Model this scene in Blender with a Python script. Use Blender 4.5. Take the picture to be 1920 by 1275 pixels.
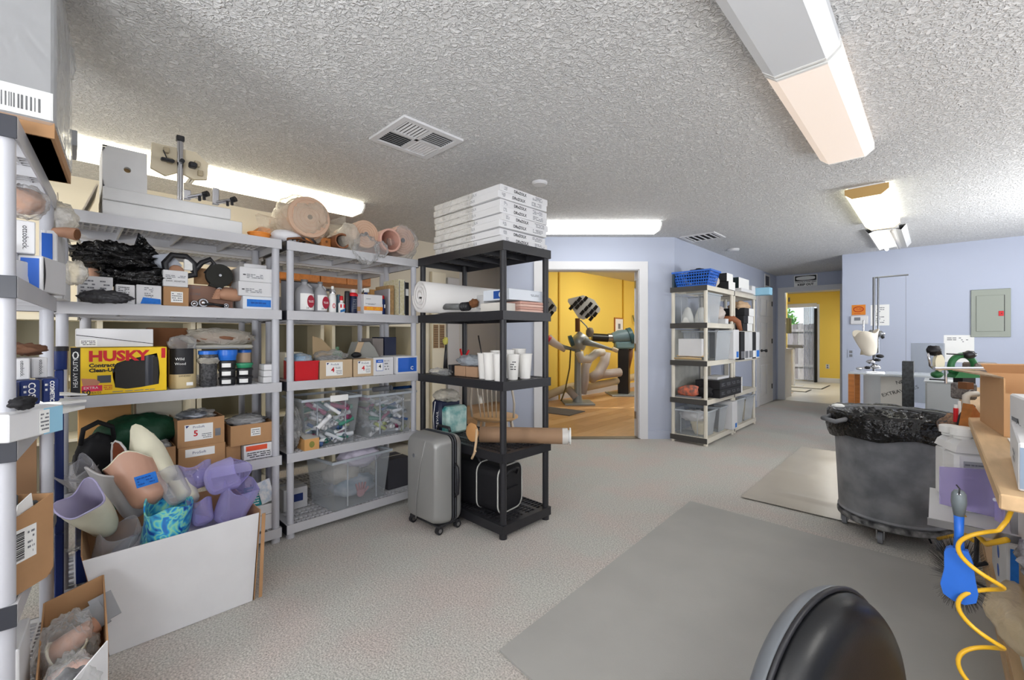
import bpy, bmesh, math, random
from math import sin, cos, pi, radians
from mathutils import Vector, Matrix, noise
random.seed(7)
for o in list(bpy.data.objects): bpy.data.objects.remove(o)
S = bpy.context.scene
COL = S.collection
# ------------------------------------------------------------------ camera
FPX, CX, CY, EYE = 815.0, 960.0, 632.0, 1.22
YAW = radians(44.3)
FW = Vector((-sin(YAW), cos(YAW), 0)); RT = Vector((cos(YAW), sin(YAW), 0))
cd = bpy.data.cameras.new('camera'); cam = bpy.data.objects.new('camera', cd); COL.objects.link(cam)
cam.location = (0, 0, EYE); cam.rotation_euler = (pi/2, 0, YAW)
cd.sensor_width = 36; cd.lens = 36*FPX/1920; cd.shift_y = -5.5/1920; cd.clip_start = .02; cd.clip_end = 200
S.camera = cam
# ------------------------------------------------------------------ world, view
w = bpy.data.worlds.new('world'); S.world = w; w.use_nodes = True
nt = w.node_tree; bg = nt.nodes['Background']
sky = nt.nodes.new('ShaderNodeTexSky'); sky.sky_type = 'HOSEK_WILKIE'; sky.turbidity = 6; sky.sun_direction = (.3, .5, .8)
nt.links.new(sky.outputs[0], bg.inputs[0]); bg.inputs[1].default_value = 3.0
sl = bpy.data.lights.new('sun', 'SUN'); sl.energy = 3.0; sl.angle = .02; sl.color = (1, .97, .92)
so = bpy.data.objects.new('sun', sl); so.rotation_euler = (radians(38), radians(14), radians(20)); COL.objects.link(so)
S.view_settings.view_transform = 'Standard'; S.view_settings.look = 'None'
S.view_settings.gamma = 1; S.view_settings.use_curve_mapping = False
S.view_settings.exposure = 0.92
# strengths of the ceiling fixtures (their lenses give the light), by fixture
GLOW = dict(unlit=.06, near=.30, mid=1.6, far=7.0, left=2.6, door=3.4, behind=9.0, yellow=11.0, hall=16.0)
# added unseen area lights, bounced off the ceiling to even out the light
def fill_uplight(loc, aim, energy, size=.5):
    l = bpy.data.lights.new('added_uplight', 'AREA'); l.shape = 'DISK'; l.size = size; l.energy = energy; l.color = (.97, .985, 1)
    o = bpy.data.objects.new('added_uplight', l); o.location = loc; o.rotation_euler = Vector(aim).to_track_quat('-Z', 'Y').to_euler(); COL.objects.link(o)
fill_uplight((.9, -1.0, 1.2), (-.45, .5, 1.0), 40, 1.0)
fill_uplight((1.9, 1.9, 1.2), (-.2, .6, 1.0), 20, 1.0)
fill_uplight((1.9, 5.6, 1.2), (-.7, .1, 1.0), 45, 1.0)
fill_uplight((-.9, -2.2, 1.2), (-.5, .5, 1.0), 30, 1.0)

# ------------------------------------------------------------------ helpers
def at(px, py, d):
    v = FW*d + RT*(d*(px-CX)/FPX); return Vector((v.x, v.y, EYE + d*(CY-py)/FPX))
def lin(c):
    return tuple(((x/255)/12.92 if x/255 <= .04045 else ((x/255+.055)/1.055)**2.4) for x in c)
MATS = {}
def mat(name, rgb, rough=.6, metal=0, spec=.5, noise_amt=0, noise_scale=20, bump=0, bump_scale=200, rgb2=None, emit=0, alpha=1, coat=0, trans=0, ior=1.45, dist=.002, mscale=None):
    if name in MATS: return MATS[name]
    m = bpy.data.materials.new(name); m.use_nodes = True; MATS[name] = m
    n = m.node_tree.nodes; L = m.node_tree.links; b = n['Principled BSDF']
    c = lin(rgb)+(1,)
    b.inputs['Base Color'].default_value = c; b.inputs['Roughness'].default_value = rough
    b.inputs['Metallic'].default_value = metal; b.inputs['Specular IOR Level'].default_value = spec
    b.inputs['Coat Weight'].default_value = coat; b.inputs['Transmission Weight'].default_value = trans; b.inputs['IOR'].default_value = ior
    if emit: b.inputs['Emission Color'].default_value = c; b.inputs['Emission Strength'].default_value = emit
    tc = n.new('ShaderNodeTexCoord')
    src = tc.outputs['Object']
    if mscale:
        mp = n.new('ShaderNodeMapping'); mp.inputs['Scale'].default_value = mscale; L.new(src, mp.inputs[0]); src = mp.outputs[0]
    if rgb2 is not None or noise_amt:
        nz = n.new('ShaderNodeTexNoise'); nz.inputs['Scale'].default_value = noise_scale; nz.inputs['Detail'].default_value = 5
        L.new(src, nz.inputs['Vector'])
        rp = n.new('ShaderNodeValToRGB'); rp.color_ramp.elements[0].position = .35; rp.color_ramp.elements[1].position = .65
        c2 = lin(rgb2)+(1,) if rgb2 is not None else tuple(x*(1-noise_amt) for x in c[:3])+(1,)
        rp.color_ramp.elements[0].color = c2; rp.color_ramp.elements[1].color = c
        L.new(nz.outputs[0], rp.inputs[0]); L.new(rp.outputs[0], b.inputs['Base Color'])
    if bump:
        nb = n.new('ShaderNodeTexNoise'); nb.inputs['Scale'].default_value = bump_scale; nb.inputs['Detail'].default_value = 3
        L.new(src, nb.inputs['Vector'])
        bp = n.new('ShaderNodeBump'); bp.inputs['Strength'].default_value = bump; bp.inputs['Distance'].default_value = dist
        L.new(nb.outputs[0], bp.inputs['Height']); L.new(bp.outputs[0], b.inputs['Normal'])
    if alpha < 1: b.inputs['Alpha'].default_value = alpha
    return m
def film(name, rgb, density=.3, rough=.15, bump=.5, bs=30, tint=None):
    """clear or milky plastic film: transparent mixed with a glossy, slightly milky surface"""
    if name in MATS: return MATS[name]
    m = bpy.data.materials.new(name); m.use_nodes = True; MATS[name] = m
    n = m.node_tree.nodes; L = m.node_tree.links; b = n['Principled BSDF']; out = n['Material Output']
    b.inputs['Base Color'].default_value = lin(rgb)+(1,); b.inputs['Roughness'].default_value = rough
    tr = n.new('ShaderNodeBsdfTransparent'); tr.inputs[0].default_value = lin(tint if tint else (250, 250, 250))+(1,)
    mx = n.new('ShaderNodeMixShader'); lw = n.new('ShaderNodeLayerWeight'); lw.inputs[0].default_value = .35
    ma = n.new('ShaderNodeMath'); ma.operation = 'MULTIPLY_ADD'; ma.inputs[1].default_value = .6; ma.inputs[2].default_value = density; ma.use_clamp = True
    L.new(lw.outputs['Facing'], ma.inputs[0]); L.new(ma.outputs[0], mx.inputs[0]); L.new(tr.outputs[0], mx.inputs[1]); L.new(b.outputs[0], mx.inputs[2]); L.new(mx.outputs[0], out.inputs[0])
    if bump:
        tc = n.new('ShaderNodeTexCoord'); nb = n.new('ShaderNodeTexNoise'); nb.inputs['Scale'].default_value = bs; nb.inputs['Detail'].default_value = 4; nb.inputs['Distortion'].default_value = 1.5
        L.new(tc.outputs['Object'], nb.inputs['Vector']); bp = n.new('ShaderNodeBump'); bp.inputs['Strength'].default_value = bump; bp.inputs['Distance'].default_value = .02
        L.new(nb.outputs[0], bp.inputs['Height']); L.new(bp.outputs[0], b.inputs['Normal'])
    return m
class MB:
    """collects simple shapes into one mesh"""
    def __init__(s): s.v = []; s.f = []
    def add(s, v, f, M=None):
        k = len(s.v); s.v += [tuple(M @ Vector(p)) if M else tuple(p) for p in v]; s.f += [tuple(i+k for i in q) for q in f]; return s
    def box(s, x0, x1, y0, y1, z0, z1, M=None, b=0):
        if b:
            b = min(b, (x1-x0)*.45, (y1-y0)*.45, (z1-z0)*.45)
            v = []
            for sx, X, ix in ((-1, x0, 1), (1, x1, -1)):
                for sy, Y, iy in ((-1, y0, 1), (1, y1, -1)):
                    for sz, Z, iz in ((-1, z0, 1), (1, z1, -1)):
                        v += [(X, Y+iy*b, Z+iz*b), (X+ix*b, Y, Z+iz*b), (X+ix*b, Y+iy*b, Z)]
            bm = bmesh.new()
            for p in v: bm.verts.new(p)
            r = bmesh.ops.convex_hull(bm, input=bm.verts); bm.verts.ensure_lookup_table(); bm.verts.index_update()
            bmesh.ops.dissolve_limit(bm, angle_limit=.01, verts=bm.verts, edges=bm.edges); bm.verts.index_update()
            V = [tuple(q.co) for q in bm.verts]; Fc = [tuple(q.index for q in f.verts) for f in bm.faces]; bm.free()
            return s.add(V, Fc, M)
        v = [(x, y, z) for x in (x0, x1) for y in (y0, y1) for z in (z0, z1)]
        return s.add(v, [(0, 1, 3, 2), (4, 6, 7, 5), (0, 4, 5, 1), (2, 3, 7, 6), (0, 2, 6, 4), (1, 5, 7, 3)], M)
    def tube(s, pts, r, n=8, cap=True, closed=False):
        pts = [Vector(p) for p in pts]; m = len(pts); rs = r if isinstance(r, (list, tuple)) else [r]*m
        v = []; f = []; up = None
        for i, p in enumerate(pts):
            a = pts[i-1] if (i > 0 or closed) else p; c = pts[(i+1) % m] if (i < m-1 or closed) else p
            t = (c-a); t = t.normalized() if t.length > 1e-9 else Vector((0, 0, 1))
            if up is None: up = t.orthogonal().normalized()
            up = (up - t*up.dot(t)); up = up.normalized() if up.length > 1e-6 else t.orthogonal().normalized()
            w_ = t.cross(up)
            for k in range(n):
                an = 2*pi*k/n; v.append(tuple(p + (up*cos(an)+w_*sin(an))*rs[i]))
        for i in range(m if closed else m-1):
            j = (i+1) % m
            for k in range(n): f.append((i*n+k, i*n+(k+1) % n, j*n+(k+1) % n, j*n+k))
        if cap and not closed: f.append(tuple(range(n-1, -1, -1))); f.append(tuple((m-1)*n+k for k in range(n)))
        return s.add(v, f)
    def cyl(s, p0, p1, r0, r1=None, n=14, cap=True): return s.tube([p0, p1], [r0, r0 if r1 is None else r1], n, cap)
    def lathe(s, prof, n=20, M=None, sx=1, sy=1, cap=True):
        v = []; f = []
        for r, z in prof:
            for k in range(n): a = 2*pi*k/n; v.append((r*cos(a)*sx, r*sin(a)*sy, z))
        for i in range(len(prof)-1):
            for k in range(n): f.append((i*n+k, i*n+(k+1) % n, (i+1)*n+(k+1) % n, (i+1)*n+k))
        if cap and prof[0][0] > 1e-6: f.append(tuple(range(n-1, -1, -1)))
        if cap and prof[-1][0] > 1e-6: f.append(tuple((len(prof)-1)*n+k for k in range(n)))
        return s.add(v, f, M)
    def prism(s, poly, z0, z1, M=None):
        n = len(poly); v = [(x, y, z0) for x, y in poly]+[(x, y, z1) for x, y in poly]
        f = [tuple(range(n-1, -1, -1)), tuple(range(n, 2*n))]+[(k, (k+1) % n, n+(k+1) % n, n+k) for k in range(n)]
        return s.add(v, f, M)
    def blob(s, c, r, amp=.15, sc=2.0, n=16, seed=0, flat=None, M=None, ridged=False):
        v = []; f = []; c = Vector(c); r = Vector(r) if not isinstance(r, (int, float)) else Vector((r, r, r)); m = n
        off = Vector((seed*7.3, seed*3.1, seed*1.7))
        for i in range(m+1):
            th = pi*i/m
            for k in range(2*n):
                a = pi*k/n; d = Vector((sin(th)*cos(a), sin(th)*sin(a), cos(th)))
                q = noise.noise(d*sc+off)+.5*noise.noise(d*sc*2.7+off)
                if ridged: q = q*.6 + .7*(.35-abs(noise.noise(d*sc*1.9+off)))+.25*noise.noise(d*sc*6+off)
                g = 1+amp*q; p = Vector((d.x*r.x*g, d.y*r.y*g, d.z*r.z*g))
                if flat is not None and p.z < -r.z*flat: p.z = -r.z*flat
                v.append(tuple(c+p))
        for i in range(m):
            for k in range(2*n): f.append((i*2*n+k, (i+1)*2*n+k, (i+1)*2*n+(k+1) % (2*n), i*2*n+(k+1) % (2*n)))
        return s.add(v, f, M)
    def obj(s, name, m, parent=None, smooth=False, kind=None, label=None, loc=None, rot=None):
        me = bpy.data.meshes.new(name); me.from_pydata(s.v, [], s.f); me.validate()
        bm = bmesh.new(); bm.from_mesh(me); bmesh.ops.remove_doubles(bm, verts=bm.verts, dist=1e-6); bmesh.ops.recalc_face_normals(bm, faces=bm.faces)
        bm.to_mesh(me); bm.free()
        if smooth:
            for p in me.polygons: p.use_smooth = True
            if smooth == 'a':
                me.set_sharp_from_angle(angle=radians(40))
        me.materials.append(m); o = bpy.data.objects.new(name, me); COL.objects.link(o)
        if parent is not None: o.parent = parent
        if kind: o['kind'] = kind
        if label: o['label'] = label
        if loc: o.location = loc
        if rot: o.rotation_euler = rot
        return o
def tag(o, label, cat, group=None, kind=None):
    o['label'] = label; o['category'] = cat
    if group: o['group'] = group
    if kind: o['kind'] = kind
    return o
def thing(name, label, cat, loc=(0, 0, 0), rz=0, group=None, rot=None):
    o = bpy.data.objects.new(name, None); COL.objects.link(o); o.empty_display_size = .05
    o.location = loc; o.rotation_euler = rot if rot else (0, 0, rz); return tag(o, label, cat, group)
def struct(name, mb, m, parent=None, smooth=False):
    return mb.obj(name, m, parent, smooth, kind=None if parent else 'structure')
def dup(root, loc, rz=None, label=None):
    r = root.copy(); COL.objects.link(r); r.location = loc
    if rz is not None: r.rotation_euler = (0, 0, rz)
    if label: r['label'] = label
    for ch in list(root.children):
        c = ch.copy(); COL.objects.link(c); c.parent = r
        for g in ch.children:
            d = g.copy(); COL.objects.link(d); d.parent = c
    return r
# frames: (a right, b up, c out of the face) -> world axes
def frame(face, o):
    o = Vector(o)
    ax = {'X+': ((0, 1, 0), (0, 0, 1), (1, 0, 0)), 'Y-': ((1, 0, 0), (0, 0, 1), (0, -1, 0)), 'Y+': ((-1, 0, 0), (0, 0, 1), (0, 1, 0)), 'X-': ((0, -1, 0), (0, 0, 1), (-1, 0, 0)), 'Z+': ((1, 0, 0), (0, 1, 0), (0, 0, 1)), 'Z-': ((1, 0, 0), (0, -1, 0), (0, 0, -1))}[face] if isinstance(face, str) else face
    M = Matrix.Identity(4)
    for i in range(3):
        for j in range(3): M[j][i] = ax[i][j]
        M[i][3] = o[i]
    return M
def text(name, s, size, M, a, b, m, parent, c=.0012, align='LEFT', depth=0, sx=1, rot=0, bold=0):
    cu = bpy.data.curves.new(name, 'FONT'); cu.body = s; cu.size = size; cu.align_x = align; cu.align_y = 'CENTER'; cu.extrude = depth; cu.resolution_u = 2; cu.offset = bold
    t = bpy.data.objects.new('tmp', cu); me = bpy.data.meshes.new_from_object(t); bpy.data.objects.remove(t); bpy.data.curves.remove(cu)
    me.transform(Matrix.Scale(sx, 4, (1, 0, 0))); me.transform(Matrix.Rotation(rot, 4, 'Z')); me.transform(Matrix.Translation((a, b, c))); me.transform(M)
    me.materials.clear(); me.materials.append(m); o = bpy.data.objects.new(name, me); COL.objects.link(o); o.parent = parent; return o
def panel(name, M, a0, a1, b0, b1, m, parent, c=.0006, th=.0005, label=None):
    return MB().box(a0, a1, b0, b1, c-.0004, c+th, M).obj(name, m, parent, label=label)
def scribble(name, M, a0, a1, b0, b1, rows, m, parent, c=.0016, seed=1, fill=.6):
    rd = random.Random(seed); q = MB(); h = (b1-b0)/rows
    for i in range(rows):
        x = a0; y = b0+h*(i+.3)
        while x < a1-.001:
            wd = rd.uniform(.08, .3)*(a1-a0); wd = min(wd, a1-x)
            if rd.random() < fill+.2: q.box(x, x+wd*.85, y, y+h*.42, c, c+.0003, M)
            x += wd
    return q.obj(name, m, parent)
# materials
M_shelf = mat('grey_plastic', (196, 196, 200), .45, bump=.15, bump_scale=400, noise_amt=.06, noise_scale=4)
M_post = mat('grey_post_plastic', (190, 191, 198), .4)
M_black = mat('black_plastic', (38, 38, 42), .42, bump=.15, bump_scale=300)
M_collar = mat('dark_collar_plastic', (52, 54, 62), .35)
M_cream = mat('cream_plastic', (222, 216, 202), .5, noise_amt=.08, noise_scale=5)
M_kraft = mat('kraft_cardboard', (182, 140, 100), .85, noise_amt=.12, noise_scale=6, bump=.2, bump_scale=60)
M_kraft2 = mat('dark_kraft_cardboard', (120, 78, 48), .9, noise_amt=.15, noise_scale=6)
M_kraftin = mat('cardboard_inside', (160, 120, 84), .9, noise_amt=.12, noise_scale=6)
M_white = mat('white_carton', (222, 222, 224), .6, noise_amt=.04, noise_scale=8)
M_white2 = mat('white_paper', (240, 240, 238), .7)
M_ink = mat('black_ink', (30, 30, 34), .6)
M_gink = mat('grey_ink', (120, 122, 128), .7)
M_blue = mat('blue_print', (38, 98, 196), .5)
M_lblue = mat('light_blue_print', (150, 200, 226), .5)
M_navy = mat('navy_print', (22, 44, 104), .45)
M_red = mat('red_print', (206, 22, 34), .45)
M_orange = mat('orange_print', (232, 140, 50), .5)
M_yellow = mat('yellow_print', (246, 204, 20), .45)
M_tape = mat('blue_masking_tape', (36, 120, 214), .7, noise_amt=.15, noise_scale=60)
M_blackbag = mat('black_plastic_bag', (14, 14, 16), .22, spec=.6, bump=.8, bump_scale=22, dist=.03)
M_clear = film('clear_plastic_bag', (235, 236, 236), .10, .12, .8, 25)
M_milk = film('milky_plastic_bag', (238, 232, 218), .34, .2, .9, 22)
M_tub = film('clear_plastic_tub', (214, 220, 226), .06, .18, .05, 10)
M_metal = mat('steel', (170, 170, 172), .28, metal=1)
M_chrome = mat('chrome', (215, 215, 220), .12, metal=1)
M_dmetal = mat('dark_metal', (58, 58, 60), .4, metal=.8)
M_wood = mat('orange_wood', (186, 116, 54), .45, noise_amt=.25, noise_scale=5, mscale=(1, 8, 8))
M_pine = mat('worn_pine', (214, 180, 138), .7, noise_amt=.2, noise_scale=4, mscale=(8, 1, 8), bump=.2)
M_skin = mat('tan_foam', (204, 171, 146), .6, noise_amt=.05)
M_flesh = mat('flesh_liner', (190, 144, 116), .55, noise_amt=.1, noise_scale=10)
M_glow = mat('lamp_lens', (255, 246, 232), .4, emit=1.6)
# ================================================================== SETTING
CEIL = 2.42
M_wall = mat('blue_wall_paint', (183, 190, 208), .85, bump=.08, bump_scale=120)
M_cwall = mat('cream_wall_paint', (222, 214, 196), .85, bump=.08, bump_scale=120)
M_gwall = mat('grey_wall_paint', (206, 206, 204), .85)
M_ywall = mat('yellow_wall_paint', (242, 208, 96), .8, bump=.08, bump_scale=120)
M_trim = mat('white_trim_paint', (218, 218, 220), .45)
M_door = mat('white_door_paint', (206, 206, 208), .5)
def ceiling_mat():
    m = bpy.data.materials.new('popcorn_ceiling'); m.use_nodes = True; n = m.node_tree.nodes; L = m.node_tree.links; b = n['Principled BSDF']
    b.inputs['Base Color'].default_value = lin((226, 226, 226))+(1,); b.inputs['Roughness'].default_value = .9; b.inputs['Specular IOR Level'].default_value = .2
    tc = n.new('ShaderNodeTexCoord')
    nz = n.new('ShaderNodeTexNoise'); nz.inputs['Scale'].default_value = 48; nz.inputs['Detail'].default_value = 3; nz.inputs['Distortion'].default_value = 1.2; L.new(tc.outputs['Object'], nz.inputs['Vector'])
    rp = n.new('ShaderNodeValToRGB'); rp.color_ramp.elements[0].position = .42; rp.color_ramp.elements[1].position = .62; L.new(nz.outputs[0], rp.inputs[0])
    bp = n.new('ShaderNodeBump'); bp.inputs['Strength'].default_value = 1; bp.inputs['Distance'].default_value = .007
    L.new(rp.outputs[0], bp.inputs['Height']); L.new(bp.outputs[0], b.inputs['Normal'])
    cr = n.new('ShaderNodeValToRGB'); cr.color_ramp.elements[0].color = lin((212, 212, 212))+(1,); cr.color_ramp.elements[1].color = lin((234, 234, 234))+(1,)
    cr.color_ramp.elements[0].position = .38; cr.color_ramp.elements[1].position = .6
    L.new(nz.outputs[0], cr.inputs[0]); L.new(cr.outputs[0], b.inputs['Base Color'])
    return m
def carpet_mat():
    m = bpy.data.materials.new('loop_carpet'); m.use_nodes = True; n = m.node_tree.nodes; L = m.node_tree.links; b = n['Principled BSDF']; b.inputs['Roughness'].default_value = .95; b.inputs['Specular IOR Level'].default_value = .1
    tc = n.new('ShaderNodeTexCoord')
    v = n.new('ShaderNodeTexVoronoi'); v.inputs['Scale'].default_value = 150; L.new(tc.outputs['Object'], v.inputs['Vector'])
    nz = n.new('ShaderNodeTexNoise'); nz.inputs['Scale'].default_value = 130; nz.inputs['Detail'].default_value = 2; L.new(tc.outputs['Object'], nz.inputs['Vector'])
    nb = n.new('ShaderNodeTexNoise'); nb.inputs['Scale'].default_value = 2.6; nb.inputs['Detail'].default_value = 4; L.new(tc.outputs['Object'], nb.inputs['Vector'])
    r1 = n.new('ShaderNodeValToRGB'); e = r1.color_ramp.elements; e[0].position = .3; e[0].color = lin((166, 164, 160))+(1,); e[1].position = .7; e[1].color = lin((228, 225, 220))+(1,); L.new(nz.outputs[0], r1.inputs[0])
    r2 = n.new('ShaderNodeValToRGB'); e = r2.color_ramp.elements; e[0].position = .4; e[0].color = lin((240, 242, 240))+(1,); e[1].position = .62; e[1].color = lin((246, 238, 236))+(1,); L.new(nb.outputs[0], r2.inputs[0])
    mx = n.new('ShaderNodeMix'); mx.data_type = 'RGBA'; mx.blend_type = 'MULTIPLY'; mx.inputs[0].default_value = 1; L.new(r1.outputs[0], mx.inputs[6]); L.new(r2.outputs[0], mx.inputs[7]); L.new(mx.outputs[2], b.inputs['Base Color'])
    bp = n.new('ShaderNodeBump'); bp.inputs['Strength'].default_value = .8; bp.inputs['Distance'].default_value = .003; bp.invert = True
    L.new(v.outputs['Distance'], bp.inputs['Height']); L.new(bp.outputs[0], b.inputs['Normal'])
    return m
M_ceil = ceiling_mat(); M_carpet = carpet_mat()
M_lam = mat('laminate_floor', (206, 162, 112), .4, rgb2=(186, 138, 90), noise_scale=3, mscale=(1, 7, 1))
M_conc = mat('pale_vinyl_floor', (214, 212, 206), .35, noise_amt=.1, noise_scale=2)
# floors
struct('floor', MB().prism([(-4.6, -3.5), (3, -3.5), (3, 9.75), (-2.25, 9.75), (-2.25, 5.1), (-3.68, 3.7), (-4.6, 3.7)], -.05, 0), M_carpet)
f2 = MB().prism([(-6.1, 3.6), (-4.6, 3.6), (-4.6, 3.7), (-3.68, 3.7), (-2.25, 5.1), (-2.25, 11.2), (-6.1, 11.2)], -.07, -.021).obj('floor', mat('subfloor', (120, 90, 60), .8)); f2['kind'] = 'structure'
# laminate boards clipped to the room beyond the angled wall
def clip_plank(x0, x1, y0, y1):
    # keep the part beyond the line y = x + 7.37
    poly = [(x0, y0), (x1, y0), (x1, y1), (x0, y1)]; out = []
    g = lambda p: p[1]-p[0]-7.36
    for i in range(4):
        a, b2 = poly[i], poly[(i+1) % 4]
        if g(a) >= 0: out.append(a)
        if g(a)*g(b2) < 0: t = g(a)/(g(a)-g(b2)); out.append((a[0]+(b2[0]-a[0])*t, a[1]+(b2[1]-a[1])*t))
    return out
rdp = random.Random(5); x = -6.1; k = 0
M_l = [mat('laminate_board_%s' % c, rgb, .38, noise_amt=.14, noise_scale=4, mscale=(8, 1, 1)) for c, rgb in (('a', (208, 164, 114)), ('b', (196, 150, 100)), ('c', (216, 174, 126)))]
while x < -2.25:
    y = 3.6 - rdp.random()*1.2
    while y < 11.2:
        if True:
            pl = clip_plank(x+.001, min(x+.19, -2.26), max(y+.001, 3.6), min(y+1.2, 11.2)) if min(y+1.2, 11.2) > 3.62 else []
            if len(pl) >= 3:
                bo = MB().prism(pl, -.02, 0).obj('floor_board', M_l[rdp.randrange(3)], f2)
        y += 1.2
    x += .19
struct('floor', MB().box(-2.25, 3, 9.75, 14.5, -.06, -.001), M_conc)
# ceilings
struct('ceiling', MB().prism([(-4.6, -3.5), (3, -3.5), (3, 9.9), (-2.25, 9.9), (-2.25, 5.1), (-3.68, 3.7), (-4.6, 3.7)], CEIL, CEIL+.05), M_ceil)
struct('ceiling', MB().prism([(-6.1, 3.6), (-4.72, 3.6), (-4.72, 3.83), (-3.7, 3.83), (-2.4, 5.2), (-2.4, 11.2), (-6.1, 11.2)], 2.57, 2.62), mat('flat_ceiling_paint', (214, 214, 214), .9))
struct('ceiling', MB().box(-2.25, 3, 9.9, 14.5, CEIL+.02, CEIL+.07), MATS['flat_ceiling_paint'])
# walls
def wallseg(name, p0, p1, z0, z1, m, th=.12, side=1, parent=None):
    p0 = Vector(p0+(0,)); p1 = Vector(p1+(0,)); d = (p1-p0).normalized(); nn = Vector((-d.y, d.x, 0))*th*side
    pl = [(p0.x, p0.y), (p1.x, p1.y), ((p1+nn).x, (p1+nn).y), ((p0+nn).x, (p0+nn).y)]
    return struct(name, MB().prism(pl, z0, z1), m, parent)
struct('wall_left', MB().box(-4.72, -4.6, -3.5, 3.7, 0, CEIL+.05), M_cwall)
struct('wall_rear', MB().box(-4.72, 3.1, -3.62, -3.5, 0, CEIL+.05), M_wall)
struct('wall_right', MB().box(3, 3.12, -3.5, 14.5, 0, CEIL+.05), M_wall)
# angled wall with the doorway (s = distance along the wall from the bend, towards the left)
BD = Vector((-2.25, 5.1, 0)); DW = Vector((-.7071, -.7071, 0)); NW = Vector((-.7071, .7071, 0))
def awp(s, off=0): p = BD+DW*s+NW*off; return (p.x, p.y)
def aw(s0, s1, z0, z1, o0=0, o1=.12): return MB().prism([awp(s0, o0), awp(s1, o0), awp(s1, o1), awp(s0, o1)], z0, z1)
SR, SLl = .415, 1.60      # right and left edge of the door opening
wa = struct('wall_angled', aw(0, SR, 0, CEIL+.15), M_wall)
struct('wall_angled', aw(SLl, 2.02, 0, CEIL+.15), M_wall)
struct('wall_angled', aw(SR, SLl, 2.04, CEIL+.15), M_wall)
struct('trim_1', aw(SR-.09, SR+.012, 0, 2.125, -.018, .0), M_trim); struct('trim_2', aw(SLl-.012, SLl+.09, 0, 2.125, -.018, .0), M_trim)
struct('trim_3', aw(SR+.012, SLl-.012, 2.03, 2.125, -.0185, .0), M_trim)
struct('trim_4', aw(SR, SR+.02, 0, 2.04, 0, .14), M_trim); struct('trim_5', aw(SLl-.02, SLl, 0, 2.04, 0, .14), M_trim); struct('trim_6', aw(SR+.02, SLl-.02, 2.02, 2.04, 0, .14), M_trim)
struct('baseboard_angled', aw(0.01, SR-.09, 0, .1, -.014, 0), M_wall)
struct('trim_7', aw(SR, SLl, 0, .008, -.02, .1), mat('threshold_metal', (120, 112, 100), .5, metal=.4))
# door leaf opened into the yellow room: only its hinges and edge show
hp = Vector(awp(SR+.03, .13)+(0,)); dv = Vector((hp.x, hp.y, 0)).normalized(); dv = Matrix.Rotation(radians(-9), 3, 'Z') @ dv; dn_ = Vector((dv.y, -dv.x, 0))
dl = struct('door_1', MB().prism([tuple((hp)[:2]), tuple((hp+dv*.82)[:2]), tuple((hp+dv*.82+dn_*.035)[:2]), tuple((hp+dn_*.035)[:2])], .012, 2.015), M_door)
for z in (.22, 1.05, 1.82):
    MB().prism([awp(SR+.02, .07), awp(SR+.03, .07), awp(SR+.03, .13), awp(SR+.02, .13)], z, z+.09).obj('hinge', M_metal, dl)
# wall behind the far rack, up to the corridor end, with six panel door
struct('wall_hall_left', MB().box(-2.37, -2.25, 5.1, 9.75, 0, CEIL+.15), M_wall)
struct('baseboard_left', MB().box(-2.25, -2.238, 5.12, 8.42, 0, .1), M_wall)
d2 = struct('door_2', MB().box(-2.25, -2.225, 8.5, 9.32, .01, 2.0), M_door)
for (a, b2) in ((8.58, 8.86), (8.96, 9.24)):
    for (z0, z1) in ((.18, .72), (.86, 1.48), (1.6, 1.9)):
        MB().box(-2.226, -2.216, a, b2, z0, z1, b=.008).obj('door_panel', M_door, d2)
MB().lathe([(0, 0), (.024, .0), (.026, .02), (.012, .03), (.012, .06), (.028, .075), (.026, .1), (0, .106)], 14, frame(((0, 1, 0), (0, 0, 1), (1, 0, 0)), (-2.225, 8.6, .98))).obj('door_handle', M_dmetal, d2, True)
for z in (.25, 1.1, 1.8): MB().box(-2.226, -2.214, 9.3, 9.33, z, z+.09).obj('hinge', M_dmetal, d2)
struct('trim_8', MB().box(-2.25, -2.232, 9.33, 9.42, 0, 2.09), M_trim); struct('trim_9', MB().box(-2.25, -2.232, 8.41, 8.5, 0, 2.09), M_trim); struct('trim_10', MB().box(-2.25, -2.2325, 8.5, 9.33, 2.01, 2.09), M_trim)
# corridor end wall with wide opening
struct('wall_back', MB().box(-2.37, -2.13, 9.75, 9.87, 0, CEIL+.05), M_wall); struct('wall_back', MB().box(-1.2, 3.1, 9.75, 9.87, 0, CEIL+.05), M_wall)
struct('wall_back', MB().box(-2.13, -1.2, 9.75, 9.87, 2.1, CEIL+.05), M_wall)
struct('trim_11', MB().box(-2.22, -2.1, 9.73, 9.75, 0, 2.18), M_trim); struct('trim_12', MB().box(-1.24, -1.12, 9.73, 9.75, 0, 2.18), M_trim); struct('trim_13', MB().box(-2.1, -1.24, 9.731, 9.75, 2.08, 2.18), M_trim)
struct('trim_14', MB().box(-2.13, -2.11, 9.75, 9.89, 0, 2.1), M_trim); struct('trim_15', MB().box(-1.22, -1.2, 9.75, 9.89, 0, 2.1), M_trim)
# half height partition just inside the opening on the left
struct('wall_partition', MB().box(-2.25, -2.15, 9.9, 10.5, 0, .96), M_trim); struct('trim_16', MB().box(-2.25, -2.12, 9.89, 10.54, .96, .99), M_trim)
# right block of wall carrying the panel board
struct('wall_centre', MB().box(-.98, 3, 7.9, 8.02, 0, CEIL+.01), M_wall)
struct('wall_centre', MB().box(-.98, -.86, 8.02, 9.74, 0, CEIL+.01), M_wall)
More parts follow.
